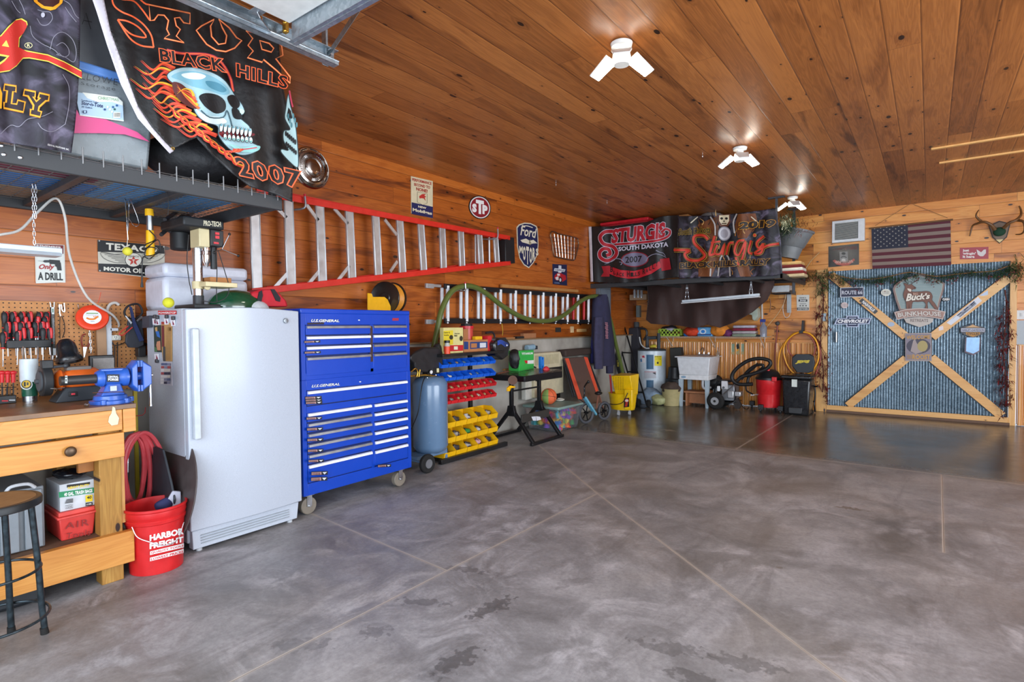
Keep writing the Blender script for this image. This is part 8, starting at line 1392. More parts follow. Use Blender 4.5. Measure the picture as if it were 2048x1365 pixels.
a.poly([(500, 300), (507, 280), (514, 300)], '#1a0e0a'); a.rect(485, 310, 530, 318, '#3a2418'); a.ell(510, 405, 58, 66, '#8e8c94'); a.ell(510, 405, 50, 57, '#c9c7cc'); a.ell(510, 405, 34, 40, '#a3a0a8')
for s_, x0_ in ((1, 205), (-1, 820)):
    for i in range(4): a.line([(x0_+s_*i*14, 310-i*12), (x0_+s_*(i*14+25), 290-i*12)], 9, '#d9cdb4')
a.text('South Dakota', ((95, 420), (390, 400), (380, 340), (95, 365)), '#141210', .015, out='#a88420', ow=.04, shear=.25); a.text('2019', ((642, 372), (970, 345), (978, 278), (650, 300)), '#241810', .06, out='#c98a1e', ow=.04)
for w_, c in ((40, '#b8862a'), (31, '#141012'), (22, '#cf3a24')):
    a.line([(370, 460), (330, 425), (250, 430), (245, 490), (310, 560), (340, 610), (280, 650), (190, 640), (160, 590), (200, 560), (60, 555)], w_, c, smooth=4); a.line([(430, 430), (400, 540), (385, 600), (430, 590)], w_, c, smooth=3); a.line([(395, 490), (480, 478)], w_*.6, c)
    a.line([(455, 510), (430, 580), (480, 590), (520, 500), (500, 600)], w_*.8, c, smooth=3); a.line([(535, 600), (560, 500), (600, 490)], w_*.8, c, smooth=3); a.line([(700, 470), (640, 480), (610, 570), (650, 600), (710, 480), (690, 600), (650, 690), (620, 620)], w_*.8, c, smooth=4); a.line([(760, 470), (735, 570), (770, 590)], w_*.8, c, smooth=3); a.line([(875, 430), (810, 490), (830, 540), (870, 500), (850, 580), (790, 585), (900, 520), (1010, 500)], w_*.8, c, smooth=4)
a.ell(792, 424, 17, 17, '#b8862a'); a.ell(792, 424, 12, 12, '#cf3a24')
a.text('BLACK HILLS RALLY', ((118, 725), (920, 690), (930, 632), (118, 672)), '#241410', .06, out='#c08a2a', ow=.035); a.build('flag_print', f4, .5)
# brown curtain and its tube light
YC_ = 9.0
def cur(a, b): return P(a, b, 1, YC_-.06*math.sin(a/15.+.02*(b-570)+1.2*math.sin(b/45.))-.015*math.sin(a/5.7-b/40.))
cu = [(1294, 570), (1549, 562), (1548, 572), (1535, 600), (1505, 625), (1470, 645), (1440, 656), (1415, 650), (1390, 657), (1360, 652), (1330, 650), (1302, 648), (1292, 640), (1296, 600)]
tag(skin(cu, cur, 4).build('curtain', mt('#3a211b', .7, bp=.002, sheen=.2), solid=.003), 'dark brown cloth curtain draped below the back rack', 'curtain')
tl = thing('tube_light', 'white tube light on two chains in front of the brown curtain', 'light', P(1442, 605, 1, 8.4)); p, q = P(1365, 607, 1, 8.4), P(1519, 594, 1, 8.4); MB().bar(p+V(0, 0, .03), q+V(0, 0, .03), .06, .035).build('housing', mt('#c9d2da', .4), tl, bev=.004); MB().bar(p, q, .12, .012).build('reflector', mt('#dfe4e8', .35), tl)
for i, x in enumerate((1374, 1502)):
    for d in (-3, 3): a0 = P(x+d*1.2, 600 if i == 0 else 590, 1, 8.4); tag(chain(V(a0.x-d*.008, 8.4, zr_+.01), V(a0.x, 8.4, a0.z), .012, .003).build('hanging_chain', STEEL), 'chain strand holding the %s end of the curtain tube light, %s one' % (('left', 'right')[i], 'left' if d < 0 else 'right'), 'chain')
# wire shelf and what lies on it
zs2 = P(1420, 674, 1, 9.35).z; x0, x1 = P(1316, 676, 1, 9.35).x, P(1533, 674, 1, 9.35).x; ws = thing('wire_shelf', 'long white wire shelf above the ribbed wainscot', 'shelf', ((x0+x1)/2, 9.5, zs2)); m = MB()
for i in range(13): m.cyl((x0, 9.35+i*.027, zs2), (x1, 9.35+i*.027, zs2), .003, n=5)
for i in range(61): x = x0+(x1-x0)*i/60; m.cyl((x, 9.35, zs2-.02), (x, 9.35, zs2), .002, n=4)
m.cyl((x0, 9.35, zs2-.02), (x1, 9.35, zs2-.02), .003, n=5).build('wires', mt('#b9b4ac', .5), ws)
for x in (x0+.15, (x0+x1)/2, x1-.1): MB().cyl((x, 9.36, zs2-.01), (x, BY, zs2-.2), .006).cyl((x, BY-.01, zs2-.2), (x, BY-.01, zs2+.1), .006).build('bracket', mt('#cfc9c0', .5), ws)
gc = thing('green_crate', 'lime green plastic crate of cloths on the wire shelf', 'crate', K7(770, 510, 9.4)); p, q = K7(672, 455, 9.38), K7(868, 518, 9.38); m = MB().bx(p.x, q.x, 9.38, 9.62, zs2+.004, zs2+.02).bx(p.x, q.x, 9.38, 9.39, zs2+.02, zs2+.05).bx(p.x, q.x, 9.38, 9.39, zs2+.115, zs2+.135).bx(p.x, q.x, 9.38, 9.39, p.z-.03, p.z)
for i in range(7): x = p.x+(q.x-p.x)*i/6; m.bx(x-.012, x+.012, 9.38, 9.39, zs2+.02, p.z)
m.bx(p.x, p.x+.01, 9.38, 9.62, zs2, p.z).bx(q.x-.01, q.x, 9.38, 9.62, zs2, p.z).build('crate', mt('#a8c648', .45), gc); MB().sph(((p.x+q.x)/2-.05, 9.5, p.z), .11, 16, 10, (1.5, .8, .6)).jitter(.03, 14).build('black_cloth', mt('#24242a', .8), gc); MB().sph(((p.x+q.x)/2, 9.43, p.z), .07, 14, 8, (1.5, .8, .6)).jitter(.02, 14).build('white_cloth', mt('#b9b4c4', .9), gc)
def lump(nm, l, cx_, cy__, w_, h_, c, cat='cloth', Y=9.45, js=.02, z=None):
    p = K9(cx_, cy__, Y); s_ = w_/4.55/2*abs(P(1, 1, 1, Y).y-0)/FPX*1.22; hz = h_/4.55/2*Y/FPX*1.05; return one(nm, MB().sph((p.x, Y, (z or zs2)+hz*1.02), s_, 18, 12, (1, .8, hz/s_)).jitter(js, 16, cx_).clampz((z or zs2)+.003), mt(c, .8, var=.2), l, cat)
for nm, l, x, w_, h_, c, cat in (('work_gloves', 'orange-red and blue work gloves on the wire shelf beside the crate', 200, 130, 85, '#d2401e', 'gloves'), ('blue_glove', 'blue glove under the orange-red gloves on the wire shelf', 165, 70, 40, '#2a70c0', 'glove'), ('orange_bag', 'orange plastic bag of rags on the wire shelf', 450, 130, 110, '#e0872a', 'bag'), ('purple_cloth', 'purple cloth squeezed between the orange bag and the towels', 530, 80, 60, '#6a2a5a', 'cloth')): lump(nm, l, x, 1330, w_, h_, c, cat)
p, q = K9(245, 1250, 9.4), K9(385, 1338, 9.4); o = one('wipes_pack', MB().bx(p.x, q.x, 9.4, 9.55, zs2+.004, p.z), mt('#6aaee0', .3), 'light blue shiny pack of wipes on the wire shelf', 'pack', bev=.02); a = art_back(9.4, T9); a.ell(300, 1290, 30, 25, '#e6eef4'); a.ell(300, 1290, 18, 15, '#2f86d8'); a.rect(250, 1312, 375, 1325, '#2a4f8a'); a.build('pack_print', o)
for i, (c, d) in enumerate((('#8f9a86', 0), ('#b9b0b4', 1), ('#8a2840', 2), ('#c2bccb', 3))): x0_, x1_ = K9(560+i*3, 1330, 9.38).x, K9(780-i*5, 1330, 9.38).x; one('folded_towel', MB().box(((x0_+x1_)/2, 9.49, zs2+.027+i*.046), (x1_-x0_, .22, .042)), mt(c, .95, var=.15), ('grey-green folded towel at the bottom of the towel stack', 'pale pinkish folded towel second from the bottom of the stack', 'maroon folded towel third from the bottom of the stack', 'pale lilac folded towel on top of the towel stack')[i], 'towel', bev=.018)
p = K9(850, 1335, 9.42); spb = thing('spray_bottle', 'clear spray bottle with blue trigger on the wire shelf', 'spray bottle', V(p.x, 9.42, zs2)); MB().lathe((p.x, 9.42, zs2+.004), [(0, 0), (.05, 0), (.052, .15), (.02, .20), (.018, .23), (0, .23)], 20).build('bottle', mt('#9fb4cc', .12, tr=.5, al=.75), spb); MB().bx(p.x-.05, p.x+.03, 9.405, 9.435, zs2+.235, zs2+.28).bx(p.x-.045, p.x-.035, 9.41, 9.43, zs2+.19, zs2+.24).build('trigger', mt('#1c2f8a', .4), spb, bev=.004); one('black_brush', MB().bx(K9(770, 0, 9.4).x, K9(830, 0, 9.4).x, 9.4, 9.45, zs2+.004, zs2+.035), BLK, 'small black brush lying before the spray bottle', 'brush', bev=.006)
fg = thing('white_visor', 'curved pale green-white plastic visor hanging by the curtain', 'visor', K9(740, 1120, 9.55)); MB().prism([K9(x, y, 9.5) for x, y in ((655, 1140), (700, 1110), (770, 1060), (795, 1085), (800, 1150), (770, 1192), (750, 1180), (745, 1140), (700, 1130))], (0, .185, 0)).build('visor', mt('#b9c4b4', .4), fg, bev=.004)
for l, pts, c, r_ in (('pale cord running from the back rack down to the wall switch', ((1360, 570), (1280, 650), (1220, 740), (1150, 820), (1090, 895)), '#c9a070', .008), ('beige cord hanging down behind the spray bottle', ((1100, 905), (1060, 930), (1040, 1020), (980, 1130), (880, 1250)), '#d0a878', .006), ('white cord with plug left of the small white sign', ((1060, 960), (1030, 1050), (1030, 1110), (1050, 1160), (1085, 1150), (1100, 1090)), '#cfcac2', .005), ('white wire dropping from the curtain tube light', ((655, 1005), (690, 1080), (695, 1110)), '#b9b4ac', .005)): tag(MB().tube([K9(x, y, BY-.02 if i_ == 0 else 9.6) for i_, (x, y) in enumerate(pts)], r_, 6, 4).build('wall_cable', mt(c, .5)), l.replace('jeep sign', 'small white sign'), 'cable')
one('power_bar', MB().bx(K9(1068, 0, 9.64).x, K9(1105, 0, 9.64).x, 9.64, BY, K9(0, 1140, 9.64).z, K9(0, 970, 9.64).z), mt('#b4b9bc', .45), 'white upright power strip on the back wall', 'power strip', bev=.004); tag(MB().tube([K9(x, y, 9.64) for x, y in ((910, 990), (915, 1060), (905, 1115))], .006, 6).tube([K9(x, y, 9.64) for x, y in ((925, 1060), (955, 1070), (950, 1085), (920, 1085))], .005, 6).build('scissors', mt('#6a4a3a', .4, .6)), 'small scissors hanging on the back wall', 'scissors'); tag(MB().cyl(K9(836, 1030, BY-.012), K9(840, 1175, BY-.012), .014, n=10).build('white_rod', mt('#c9c4c0', .5)), 'white twisted rod hanging above the spray bottle', 'rod')
one('bottle_rack', MB().bx(P(1259, 590, 1, 9.3).x, P(1293, 590, 1, 9.3).x, 9.3, 9.4, P(1260, 601, 1, 9.3).z, P(1260, 590, 1, 9.3).z), mt('#a08468', .5), 'small wall rack holding clear bottles under the back rack', 'rack', bev=.003)
for i, x in enumerate((1269, 1276, 1283)): p = P(x, 596, 1, 9.27); one('clear_bottle', MB().lathe(p, [(0, 0), (.022, 0), (.022, .13), (.01, .15), (.01, .18), (0, .18)], 12), mt('#b9bcc0', .1, .3), '%s of the three clear bottles in the small corner rack' % ('leftmost', 'middle one', 'rightmost')[i], 'bottle')
# ================================================================ back wall: flag, vent, signs, antlers
SY = BY-.006
av = thing('wall_vent', 'white framed louvred vent unit high on the back wall', 'vent', B(1695, 480)); p, q = P(1664, 447, 1, BY-.10), P(1729, 481, 1, BY-.10); MB().bx(p.x, q.x, BY-.10, BY, q.z, p.z+.03).build('frame', mt('#d9dcde', .4), av, bev=.006); MB().bx(p.x+.04, q.x-.08, BY-.104, BY-.099, q.z+.04, p.z-.01).build('dark_core', mt('#4a4c4a', .6), av); m = MB()
for i in range(15): z = q.z+.05+i*(p.z-q.z-.07)/14; m.bx(p.x+.045, q.x-.085, BY-.112, BY-.103, z, z+.006)
m.build('louvres', mt('#a9aba4', .5), av)
uf = thing('american_flag', 'faded American flag hanging from a rod by a cord', 'flag', B(1822, 535)); YF = BY-.03; q = [(1743, 456), (1901, 439.5), (1902.5, 530.5), (1745, 538)]; MB().prism([P(x, y, 1, YF) for x, y in q], (0, .003, 0)).build('cloth', mt('#8a7a74', .85), uf); MB().cyl(P(1738, 457.5, 1, YF-.005), P(1906, 439.5, 1, YF-.005), .012).build('rod', mt('#6a4a2c', .6), uf); MB().tube([P(1750, 452, 1, YF), P(1822, 407, 1, BY-.01), P(1895, 436, 1, YF)], .003, 6, 0).build('hanging_cord', mt('#8a6a44', .8), uf)
fq = lambda u, v: tuple(q[0][k_]*(1-u)*(1-v)+q[1][k_]*u*(1-v)+q[2][k_]*u*v+q[3][k_]*(1-u)*v for k_ in (0, 1)); a = art_back(YF, z0=.002)
for i in range(13): a.quad([fq(0, i/13), fq(1, i/13), fq(1, (i+1)/13), fq(0, (i+1)/13)], '#5c2733' if i % 2 == 0 else '#8a7a70')
a.quad([fq(0, 0), fq(.46, 0), fq(.46, 7/13), fq(0, 7/13)], '#2e3242')
for r_ in range(9):
    for c_ in range(6 if r_ % 2 == 0 else 5): x, y = fq(.04+(c_+(.5 if r_ % 2 else 0))*.076, .03+r_*.056); star(a, x, y, 1.9, '#a9a49c')
a.build('stars_and_stripes', uf, .8)
def bsign(nm, l, quad, c, Y=SY, th=.005, **k_): return sign(nm, l, quad, c, Y=Y, th=th, **k_)
k = 280/2048; s_ = bsign('rider_sign', 'dark glossy tin sign with a hot rod and curved red banner', [(1657, 493.5), (1718, 487.5), (1718, 529.5), (1657, 535)], '#2a2a28', ro=.15); a = art_back(SY, (k, 1640, 420)); a.text('LIVE TO RIDE', ((180, 590), (545, 580), (540, 530), (300, 545)), '#6a3428', .02)
a.poly([(285, 615), (405, 610), (410, 740), (385, 765), (310, 765), (290, 740)], '#8e8c88'); a.ell(345, 735, 30, 22, '#c9c6c0'); a.line([(305, 700), (345, 680), (390, 700)], 10, '#2a2a28', smooth=3); a.ell(345, 640, 30, 18, '#3a3a38'); a.poly([(185, 745), (215, 730), (300, 775), (420, 772), (495, 712), (512, 735), (430, 805), (340, 822), (240, 800)], '#b0584a'); a.text('RIDE TO LIVE', ((215, 780), (490, 770), (470, 730), (235, 745)), '#d9b0a0', .03, arc=-.3); a.build('sign_print', s_)
k = 1359/468; T1 = (1/2.904, 1580, 400); s_ = bsign('rooster_sign', 'small red sign with white lettering and a hen silhouette', [(1920, 496), (1977, 494), (1977, 518), (1920, 519)], '#a02a38'); a = art_back(SY, T1); a.text('just', (1003, 305, 1040, 287), '#e6dcd8', .05); a.text("wingin'", (1003, 322, 1080, 304), '#e6dcd8', .05); a.text('it here', (1003, 338, 1072, 322), '#e6dcd8', .05); a.poly([(1083, 288), (1095, 295), (1110, 305), (1125, 290), (1138, 288), (1138, 310), (1122, 328), (1105, 328), (1090, 318)], '#d9d2d0'); a.build('sign_print', s_)
s_ = bsign('road_sign', 'dark blue numbered road sign with silver border on the barn door', [(1680.5, 576), (1727, 574), (1727, 594), (1680.5, 595.5)], '#c9ccd6', Y=BY-.03); T0_ = (240/1638, 1600, 500); a = art_back(BY-.03, T0_); a.quad([(562, 524), (860, 516), (860, 635), (562, 642)], '#2a2c48'); a.text('ROUTE 66', ((572, 612), (850, 606), (850, 555), (572, 558)), '#d9dce6', .02); a.build('sign_print', s_)
s_ = bsign('bowtie_sign', 'chrome and navy winged bar emblem sign on the barn door', [(x*240/1638+1600, y*240/1638+500) for x, y in ((465, 1020), (505, 935), (630, 935), (632, 900), (802, 895), (802, 932), (978, 930), (945, 1015), (802, 1020), (800, 1056), (632, 1056), (630, 1020))], '#b9c4de', Y=BY-.025); a = art_back(BY-.025, T0_); a.poly([(490, 1010), (518, 945), (960, 940), (930, 1005)], '#1f2a50'); a.rect(648, 1045, 788, 912, '#1f2a50'); a.text('CHEVROLET', ((505, 1000), (925, 998), (940, 950), (520, 952)), '#f0f2f8', .05); a.rect(665, 938, 770, 928, '#c9d2e6'); a.rect(665, 1022, 770, 1012, '#c9d2e6'); a.build('sign_print', s_)
def strip(nm, l, q_, c, t, tc, out=None):
    s_ = bsign(nm, l, q_, c, Y=BY-.016, th=.002); a = art_back(BY-.016); m_ = [((q_[i][0]*.86+q_[(i+2) % 4][0]*.14), (q_[i][1]*.86+q_[(i+2) % 4][1]*.14)) for i in range(4)]; a.text(t, m_, tc, .05, out=out); a.build('lettering', s_)
w0 = 240/1638
strip('city_sticker', 'black and white NASHVILLE sticker on the upper left door brace', [(805*w0+1600, 700*w0+500), (1022*w0+1600, 878*w0+500), (1065*w0+1600, 838*w0+500), (850*w0+1600, 660*w0+500)], '#141416', 'NASHVILLE', '#e8e8ea')
strip('trail_sticker', 'long white strip of dark block letters on the upper right door brace', [(1893, 646), (1902, 651), (1964, 602), (1956, 594)], '#d4d8e2', 'JEEPS-TRAIL', '#2a3350')
for nm, l, cx_, cy__, rx, ry, c in (('oval_sticker', 'white oval sticker on the corrugated door, upper left', 1772, 585.5, 10, 7, '#e0ded0'), ('round_sticker', 'small pale pink sticker with dark marks on the corrugated door', 1689, 611, 7.5, 6, '#d9c4c4'), ('bird_sticker', 'small blue-white sticker on the upper left door brace', 1782, 649, 7, 4.5, '#9fb0c8'), ('cash_sticker', 'small black lettered sticker on the corrugated door beside the deer sign', 1892, 599, 8, 4, '#1a1a1c')): 
    s_ = bsign(nm, l, [(cx_+rx*math.cos(t), cy__+ry*math.sin(t)) for t in (2*PI*i/20 for i in range(20))], c, Y=BY-.02, th=.003)
    if 'cash' in nm: a = art_back(BY-.02); a.text('CASH', (cx_-7, cy__+2.2, cx_+7, cy__-2.2), '#e8e8e8', .05); a.build('lettering', s_)
    if 'oval' in nm or 'round' in nm:
        a = art_back(BY-.02)
        for i in range(5): a.line([(cx_-6+i*3, cy__-4), (cx_-6+i*3, cy__+4)], .8, '#6a6460')
        a.build('marks', s_)
for nm, l, q_, c in (('square_sticker', 'small white square sticker low on the upper right door brace', ((1877, 655), (1886, 652), (1887, 660), (1878, 662)), '#dfd4d4'), ('triangle_sticker', 'pale blue triangular sticker high on the upper right door brace', ((1958, 592), (1976, 581), (1976, 590), (1968, 592)), '#b9cbe2')): bsign(nm, l, q_, c, Y=BY-.016, th=.002)
# deer sign
T4 = (220/1877, 1660, 540); shd = [(1520, 75), (1700, 120), (1880, 180), (1960, 230), (1945, 330), (1880, 560), (1850, 690), (1180, 690), (1120, 520), (1070, 330), (1100, 260), (1180, 200), (1240, 160), (1400, 110)]
dsn = bsign('deer_sign', 'large shield-shaped wooden sign with a brown buck and banner', [(x*T4[0]+1660, y*T4[0]+540) for x, y in shd], '#7d5a50', Y=BY-.03, th=.012); a = art_back(BY-.03, T4, .0012); a.poly([(1530+(x-1530)*.93, 400+(y-400)*.93) for x, y in shd], '#b4ac9c'); a.poly([(1530+(x-1530)*.90, 400+(y-400)*.90) for x, y in shd], '#8fa3a4')
for i in range(9): a.line([(1180+rr.random()*200, 180+i*52), (1650+rr.random()*200, 176+i*52)], 5, '#a5b4b2')
dk, bn = '#3c2620', '#7c5040'
deer = [(1262, 232), (1300, 240), (1345, 262), (1390, 250), (1425, 280), (1462, 300), (1455, 325), (1410, 332), (1390, 360), (1420, 378), (1560, 375), (1640, 368), (1710, 385), (1745, 450), (1740, 520), (1790, 580), (1835, 668), (1800, 672), (1740, 600), (1690, 540), (1660, 570), (1665, 668), (1620, 665), (1640, 600), (1600, 540), (1500, 545), (1410, 550), (1385, 668), (1355, 668), (1350, 580), (1340, 668), (1310, 668), (1300, 560), (1262, 470), (1258, 400), (1290, 310), (1280, 270)]
a.sm = 3; a.line(deer, 12, dk, True, 3); a.poly(deer, bn)
for pts in ([(1330, 245), (1290, 200), (1280, 150)], [(1310, 220), (1270, 190)], [(1385, 245), (1440, 210), (1500, 180), (1515, 140)], [(1440, 210), (1440, 170)], [(1480, 190), (1520, 180)], [(1400, 230), (1380, 190)]): a.line(pts, 9, dk, smooth=3)
a.poly([(1320, 320), (1385, 335), (1380, 375), (1340, 360)], '#e2d6c6'); a.sm = 0; a.ell(1445, 308, 10, 10, '#2a1a18'); a.text('BIG', (1420, 435, 1500, 392), '#c9a08a', .03); a.text("Buck's", ((1295, 540), (1710, 495), (1700, 400), (1300, 400)), '#eee6d8', .04, out='#3c2620', ow=.03, shear=.25)
a.poly([(1095, 725), (1300, 670), (1530, 655), (1760, 670), (1975, 715), (1930, 850), (1740, 815), (1530, 800), (1320, 815), (1145, 855)], '#c9b8b0'); a.poly([(1120, 735), (1310, 685), (1530, 670), (1750, 685), (1950, 728), (1915, 835), (1740, 802), (1530, 787), (1320, 800), (1155, 840)], '#a88478'); a.text('BUNKHOUSE', ((1165, 815), (1900, 800), (1890, 720), (1150, 735)), '#d9d2ca', .03, out='#6a4a42', ow=.03, arc=.28)
a.build('sign_print', dsn); s_ = sign('x', 'x', [(x*T4[0]+1660, y*T4[0]+540) for x, y in ((1260, 830), (1530, 805), (1770, 828), (1750, 890), (1690, 930), (1530, 980), (1380, 930), (1300, 900))], '#b9aea4', Y=BY-.028, th=.01); s_.name = 'lower_plaque'; del s_['label']; del s_['category']; s_.parent = dsn; s_.location = s_.location-dsn.location; ORG[s_] = ORG[dsn]+s_.location; a = art_back(BY-.028, T4); a.text('RETREATS', ((1370, 890), (1675, 892), (1675, 840), (1370, 838)), '#7a6a66', .02); a.build('plaque_lettering', s_)
s_ = bsign('welcome_sign', 'square WELCOME TO OUR ROOST sign at the centre of the door braces', [(1810.5, 667), (1863, 666), (1863.5, 723), (1810.5, 722.5)], '#a09088', Y=BY-.035); a = art_back(BY-.035, T1); a.quad([(672, 780), (818, 778), (818, 932), (672, 930)], '#8a8290'); a.ell(746, 850, 70, 45, '#4a4656'); a.poly([(700, 880), (715, 820), (725, 805), (735, 830), (770, 885), (730, 895)], '#a89a98'); a.ell(770, 850, 30, 32, '#b0a068'); a.text('WELCOME', ((676, 812), (815, 808), (815, 785), (676, 788)), '#c99a50', .03); a.text('TO OUR', (680, 925, 706, 900), '#c99a50', .02); a.text('ROOST', (710, 928, 815, 898), '#c99a50', .04); a.build('sign_print', s_)
hs_ = [(990, 745), (1015, 735), (1045, 728), (1060, 718), (1075, 728), (1110, 735), (1135, 745), (1135, 768), (1110, 785), (1062, 800), (1015, 785), (990, 768)]
s_ = bsign('motorcycle_mirror', 'orange and white motorcycle emblem with a mirror on the barn door', [(x/2.904+1580, y/2.904+400) for x, y in hs_], '#2a2228', Y=BY-.025); a = art_back(BY-.025, T1); a.rect(994, 766, 1132, 747, '#c4c8d8'); a.text('HARLEY-DAVIDSON', (998, 763, 1128, 751), '#3a3a4a', .03); a.poly([(1018, 742), (1045, 733), (1062, 724), (1078, 733), (1108, 742)], '#d2a878'); a.poly([(1020, 770), (1105, 770), (1100, 785), (1062, 796), (1025, 785)], '#c08a3a'); a.text('CYCLES', (1028, 786, 1098, 772), '#2a2228', .03); a.build('sign_print', s_)
o = MB().prism([P(x/2.904+1580, y/2.904+400, 1, BY-.023) for x, y in ((1020, 798), (1108, 798), (1104, 880), (1065, 904), (1014, 886))], (0, .006, 0)).build('mirror_frame', mt('#4a1c34', .3), s_); MB().prism([P(x/2.904+1580, y/2.904+400, 1, BY-.0235) for x, y in ((1026, 800), (1102, 800), (1098, 876), (1064, 894), (1022, 880))], (0, .003, 0)).build('mirror', mt('#56687a', .22, .9), s_)
s_ = bsign('vehicle_sign', 'small white sign with black lettering beside the barn door', [(1593, 590.5), (1618.5, 590), (1618.5, 621.5), (1594, 622)], '#d4d3cc', Y=SY); a = art_back(SY, T9); a.text('DRIVE A', (1178, 990, 1240, 978), '#2a2a2a', .03); a.rect(1170, 1018, 1250, 998, '#1c1c1e'); a.text('Jeep', (1180, 1016, 1240, 1000), '#e8e8e8', .05); a.rect(1180, 1040, 1240, 1034, '#8a8a88'); a.text('4 X 4', (1175, 1062, 1245, 1048), '#2a2a2a', .03); a.rect(1158, 1095, 1262, 1072, '#1c1c1e'); a.text('EVERYWHERE', (1165, 1092, 1256, 1076), '#d8d8d4', .03); a.build('sign_print', s_)
at = thing('mounted_antlers', 'deer antlers on a shield plaque high on the back wall', 'antlers', B(2000, 485)); T3 = (168/764, 1880, 400); q3 = lambda x, y, Y: P(x*T3[0]+1880, y*T3[0]+400, 1, Y)
for s_, c, yy in (((440, 235, 540, 190, 642, 215, 610, 340, 543, 397, 475, 340), '#2c1a12', BY-.02), ((452, 243, 540, 202, 630, 223, 600, 335, 543, 385, 484, 335), '#7a6450', BY-.026)): MB().prism([q3(s_[i], s_[i+1], yy) for i in range(0, 12, 2)], (0, .018, 0)).build('plaque' if yy == BY-.02 else 'plaque_face', mt(c, .5), at)
MB().sph(q3(540, 290, BY-.06), .065, 18, 12, (1, .5, .9)).build('green_felt', mt('#0c3a24', .8), at); MB().prism([q3(x, y, BY-.03) for x, y in ((508, 362), (578, 358), (543, 390))], (0, .005, 0)).build('brass_plate', mt('#d9c48a', .4), at)
am = mt('#6e4c2c', .45, var=.25)
for pts, r_ in ((((500, 270), (460, 225), (400, 200), (340, 215), (295, 240), (270, 330)), .022), (((375, 195), (335, 160), (330, 130), (352, 92)), .016), (((580, 255), (630, 210), (690, 185), (735, 140), (735, 90), (720, 55)), .022), (((700, 185), (760, 200), (770, 270), (740, 310), (690, 315)), .018)): MB().tube([q3(x, y, BY-.09-.06*math.sin(i)) for i, (x, y) in enumerate(pts)], lambda t, r_=r_: r_*(1-.65*t), 10, 5).build('antler', am, at)
# garland and red twigs
gd = thing('pine_garland', 'pine garland with red berries draped along the top of the barn door', 'garland', B(1850, 550)); gm = MB(); bm__ = MB(); tw = MB(); Yg = BY-.07
gp_ = [(1597, 545), (1630, 548), (1665, 552), (1700, 560), (1740, 562), (1780, 556), (1820, 548), (1870, 556), (1910, 552), (1950, 548), (1990, 545), (2020, 535), (2048, 540)]
def berries(c, n, r): 
    for i in range(n): bmesh.ops.create_icosphere(bm__.bm, subdivisions=1, radius=.007, matrix=Matrix.Translation(Vector(c)+Vector((rr.gauss(0, r), rr.gauss(0, r*.5), -abs(rr.gauss(0, r*2.2))))))
tw.tube([P(x, y-3, 1, Yg) for x, y in gp_], .006, 6, 3)
for (x0, y0), (x1, y1) in zip(gp_, gp_[1:]):
    for t in (0, .33, .66):
        c = P(x0+(x1-x0)*t+rr.uniform(-3, 3), y0+(y1-y0)*t+rr.uniform(-3, 7), 1, Yg); sprays(gm, c, 75, .03, .085, .012, -.2)
        if rr.random() < .6: berries(c-V(0, .02, .03), 9, .02)
for x, y in ((1608, 560), (1645, 565), (1642, 585), (1650, 575), (2035, 555), (2040, 530)): sprays(gm, P(x, y, 1, Yg), 110, .045, .1, .012); berries(P(x, y, 1, Yg-.02), 6, .02)
gm.build('needles', mt('#36552a', .8, var=.4), gd); tag(bm__.build('berries', mt('#7a1418', .4), gd), kind='stuff'); tw.build('cane', mt('#9a6a3c', .7), gd)
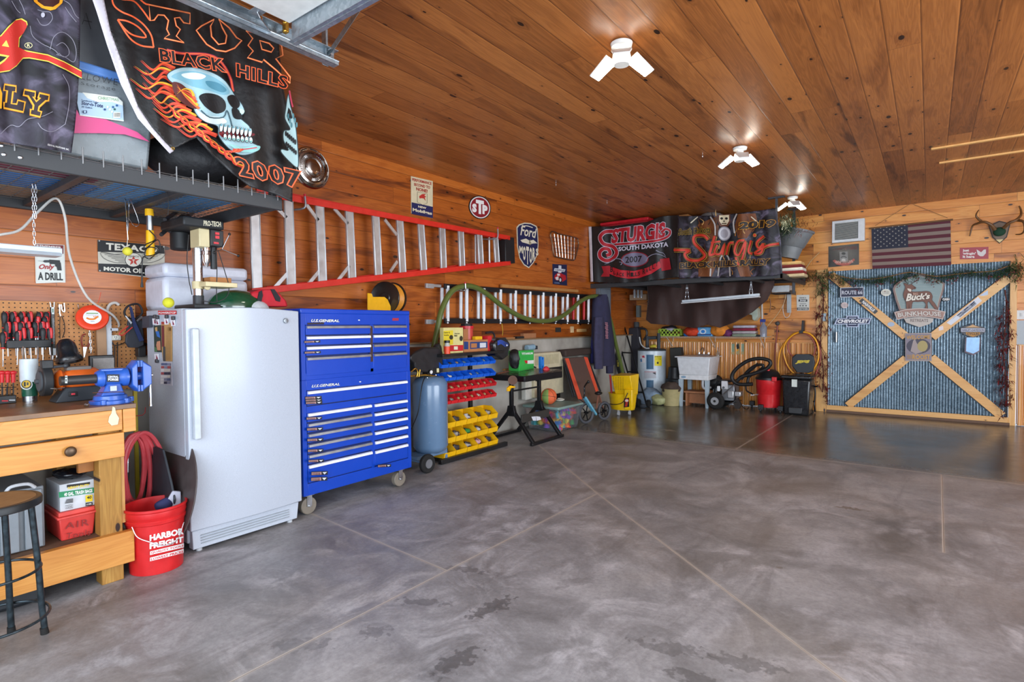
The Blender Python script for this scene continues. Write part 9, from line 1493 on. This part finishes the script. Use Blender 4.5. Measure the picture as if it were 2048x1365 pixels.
for n_, (bx0, y0, y1, lb) in enumerate(((1644, 570, 785, 'tall spray of dark red twigs left of the barn door'), (2010, 580, 815, 'tall spray of dark red twigs right of the barn door'))):
    tg = thing('twig_spray', lb, 'twigs', B(bx0, y1)); m = MB(); l_ = MB(); m.tube([P(bx0+3*math.sin(i*1.3), y0+(y1-y0)*i/7, 1, BY-.05) for i in range(8)], .008, 6, 3)
    for i in range(26):
        y = y0+20+(y1-y0-30)*i/26; s_ = rr.choice((-1, 1)); a0 = P(bx0+rr.uniform(-2, 2), y, 1, BY-.05); a1 = P(bx0+s_*rr.uniform(3, 11), y+rr.uniform(8, 22), 1, BY-.06); a2 = P(bx0+s_*rr.uniform(4, 15), y+rr.uniform(20, 38), 1, BY-.06); m.tube([a0, a1, a2], .003, 5, 3); sprays(l_, a1, 16, .022, .07, .02, -.8); sprays(l_, a2, 14, .018, .07, .02, -.8)
    m.build('stems', mt('#5a2a20', .7), tg); l_.build('red_leaves', mt('#6e1418', .7, var=.3), tg)
sw = thing('light_switch', 'white wall switch right of the barn door', 'switch', B(2040, 638)); p, q = P(2033, 621, 1, BY-.008), P(2052, 639, 1, BY-.008); MB().bx(p.x, q.x, BY-.008, BY, q.z, p.z).build('plate', mt('#d9dad8', .4), sw, bev=.003); MB().bx((p.x+q.x)/2-.01, (p.x+q.x)/2+.01, BY-.016, BY-.007, (p.z+q.z)/2-.02, (p.z+q.z)/2+.02).build('toggle', mt('#c9cac8', .4), sw)
bsign('framed_print', 'pale weathered picture sign under the wall switch', [(2029, 641.5), (2056, 641), (2056, 691), (2030, 689.5)], '#a9b0b4'); o = bsign('animal_picture', 'small picture of a yellow and black bird on the ribbed wainscot', [(1461.5, 688), (1488, 688), (1488, 709), (1461.5, 709)], '#8a9a80', Y=BY-.03); a = art_back(BY-.03, (1/5.687, 1400, 620)); a.poly([(395, 420), (440, 400), (440, 470), (400, 480)], '#d9972a'); a.poly([(410, 400), (440, 385), (450, 440), (420, 450)], '#1c1c1c'); a.poly([(352, 480), (500, 475), (500, 505), (352, 505)], '#b09a6a'); a.build('picture', o)
one('switch_box', MB().bx(P(1643, 629, 1, BY-.05).x, P(1652, 643, 1, BY-.05).x, BY-.05, BY, P(1643, 643, 1, BY-.05).z, P(1643, 627, 1, BY-.05).z), mt('#8fa0a8', .4, .4), 'small grey metal box on the trim left of the barn door', 'electrical box', bev=.003)
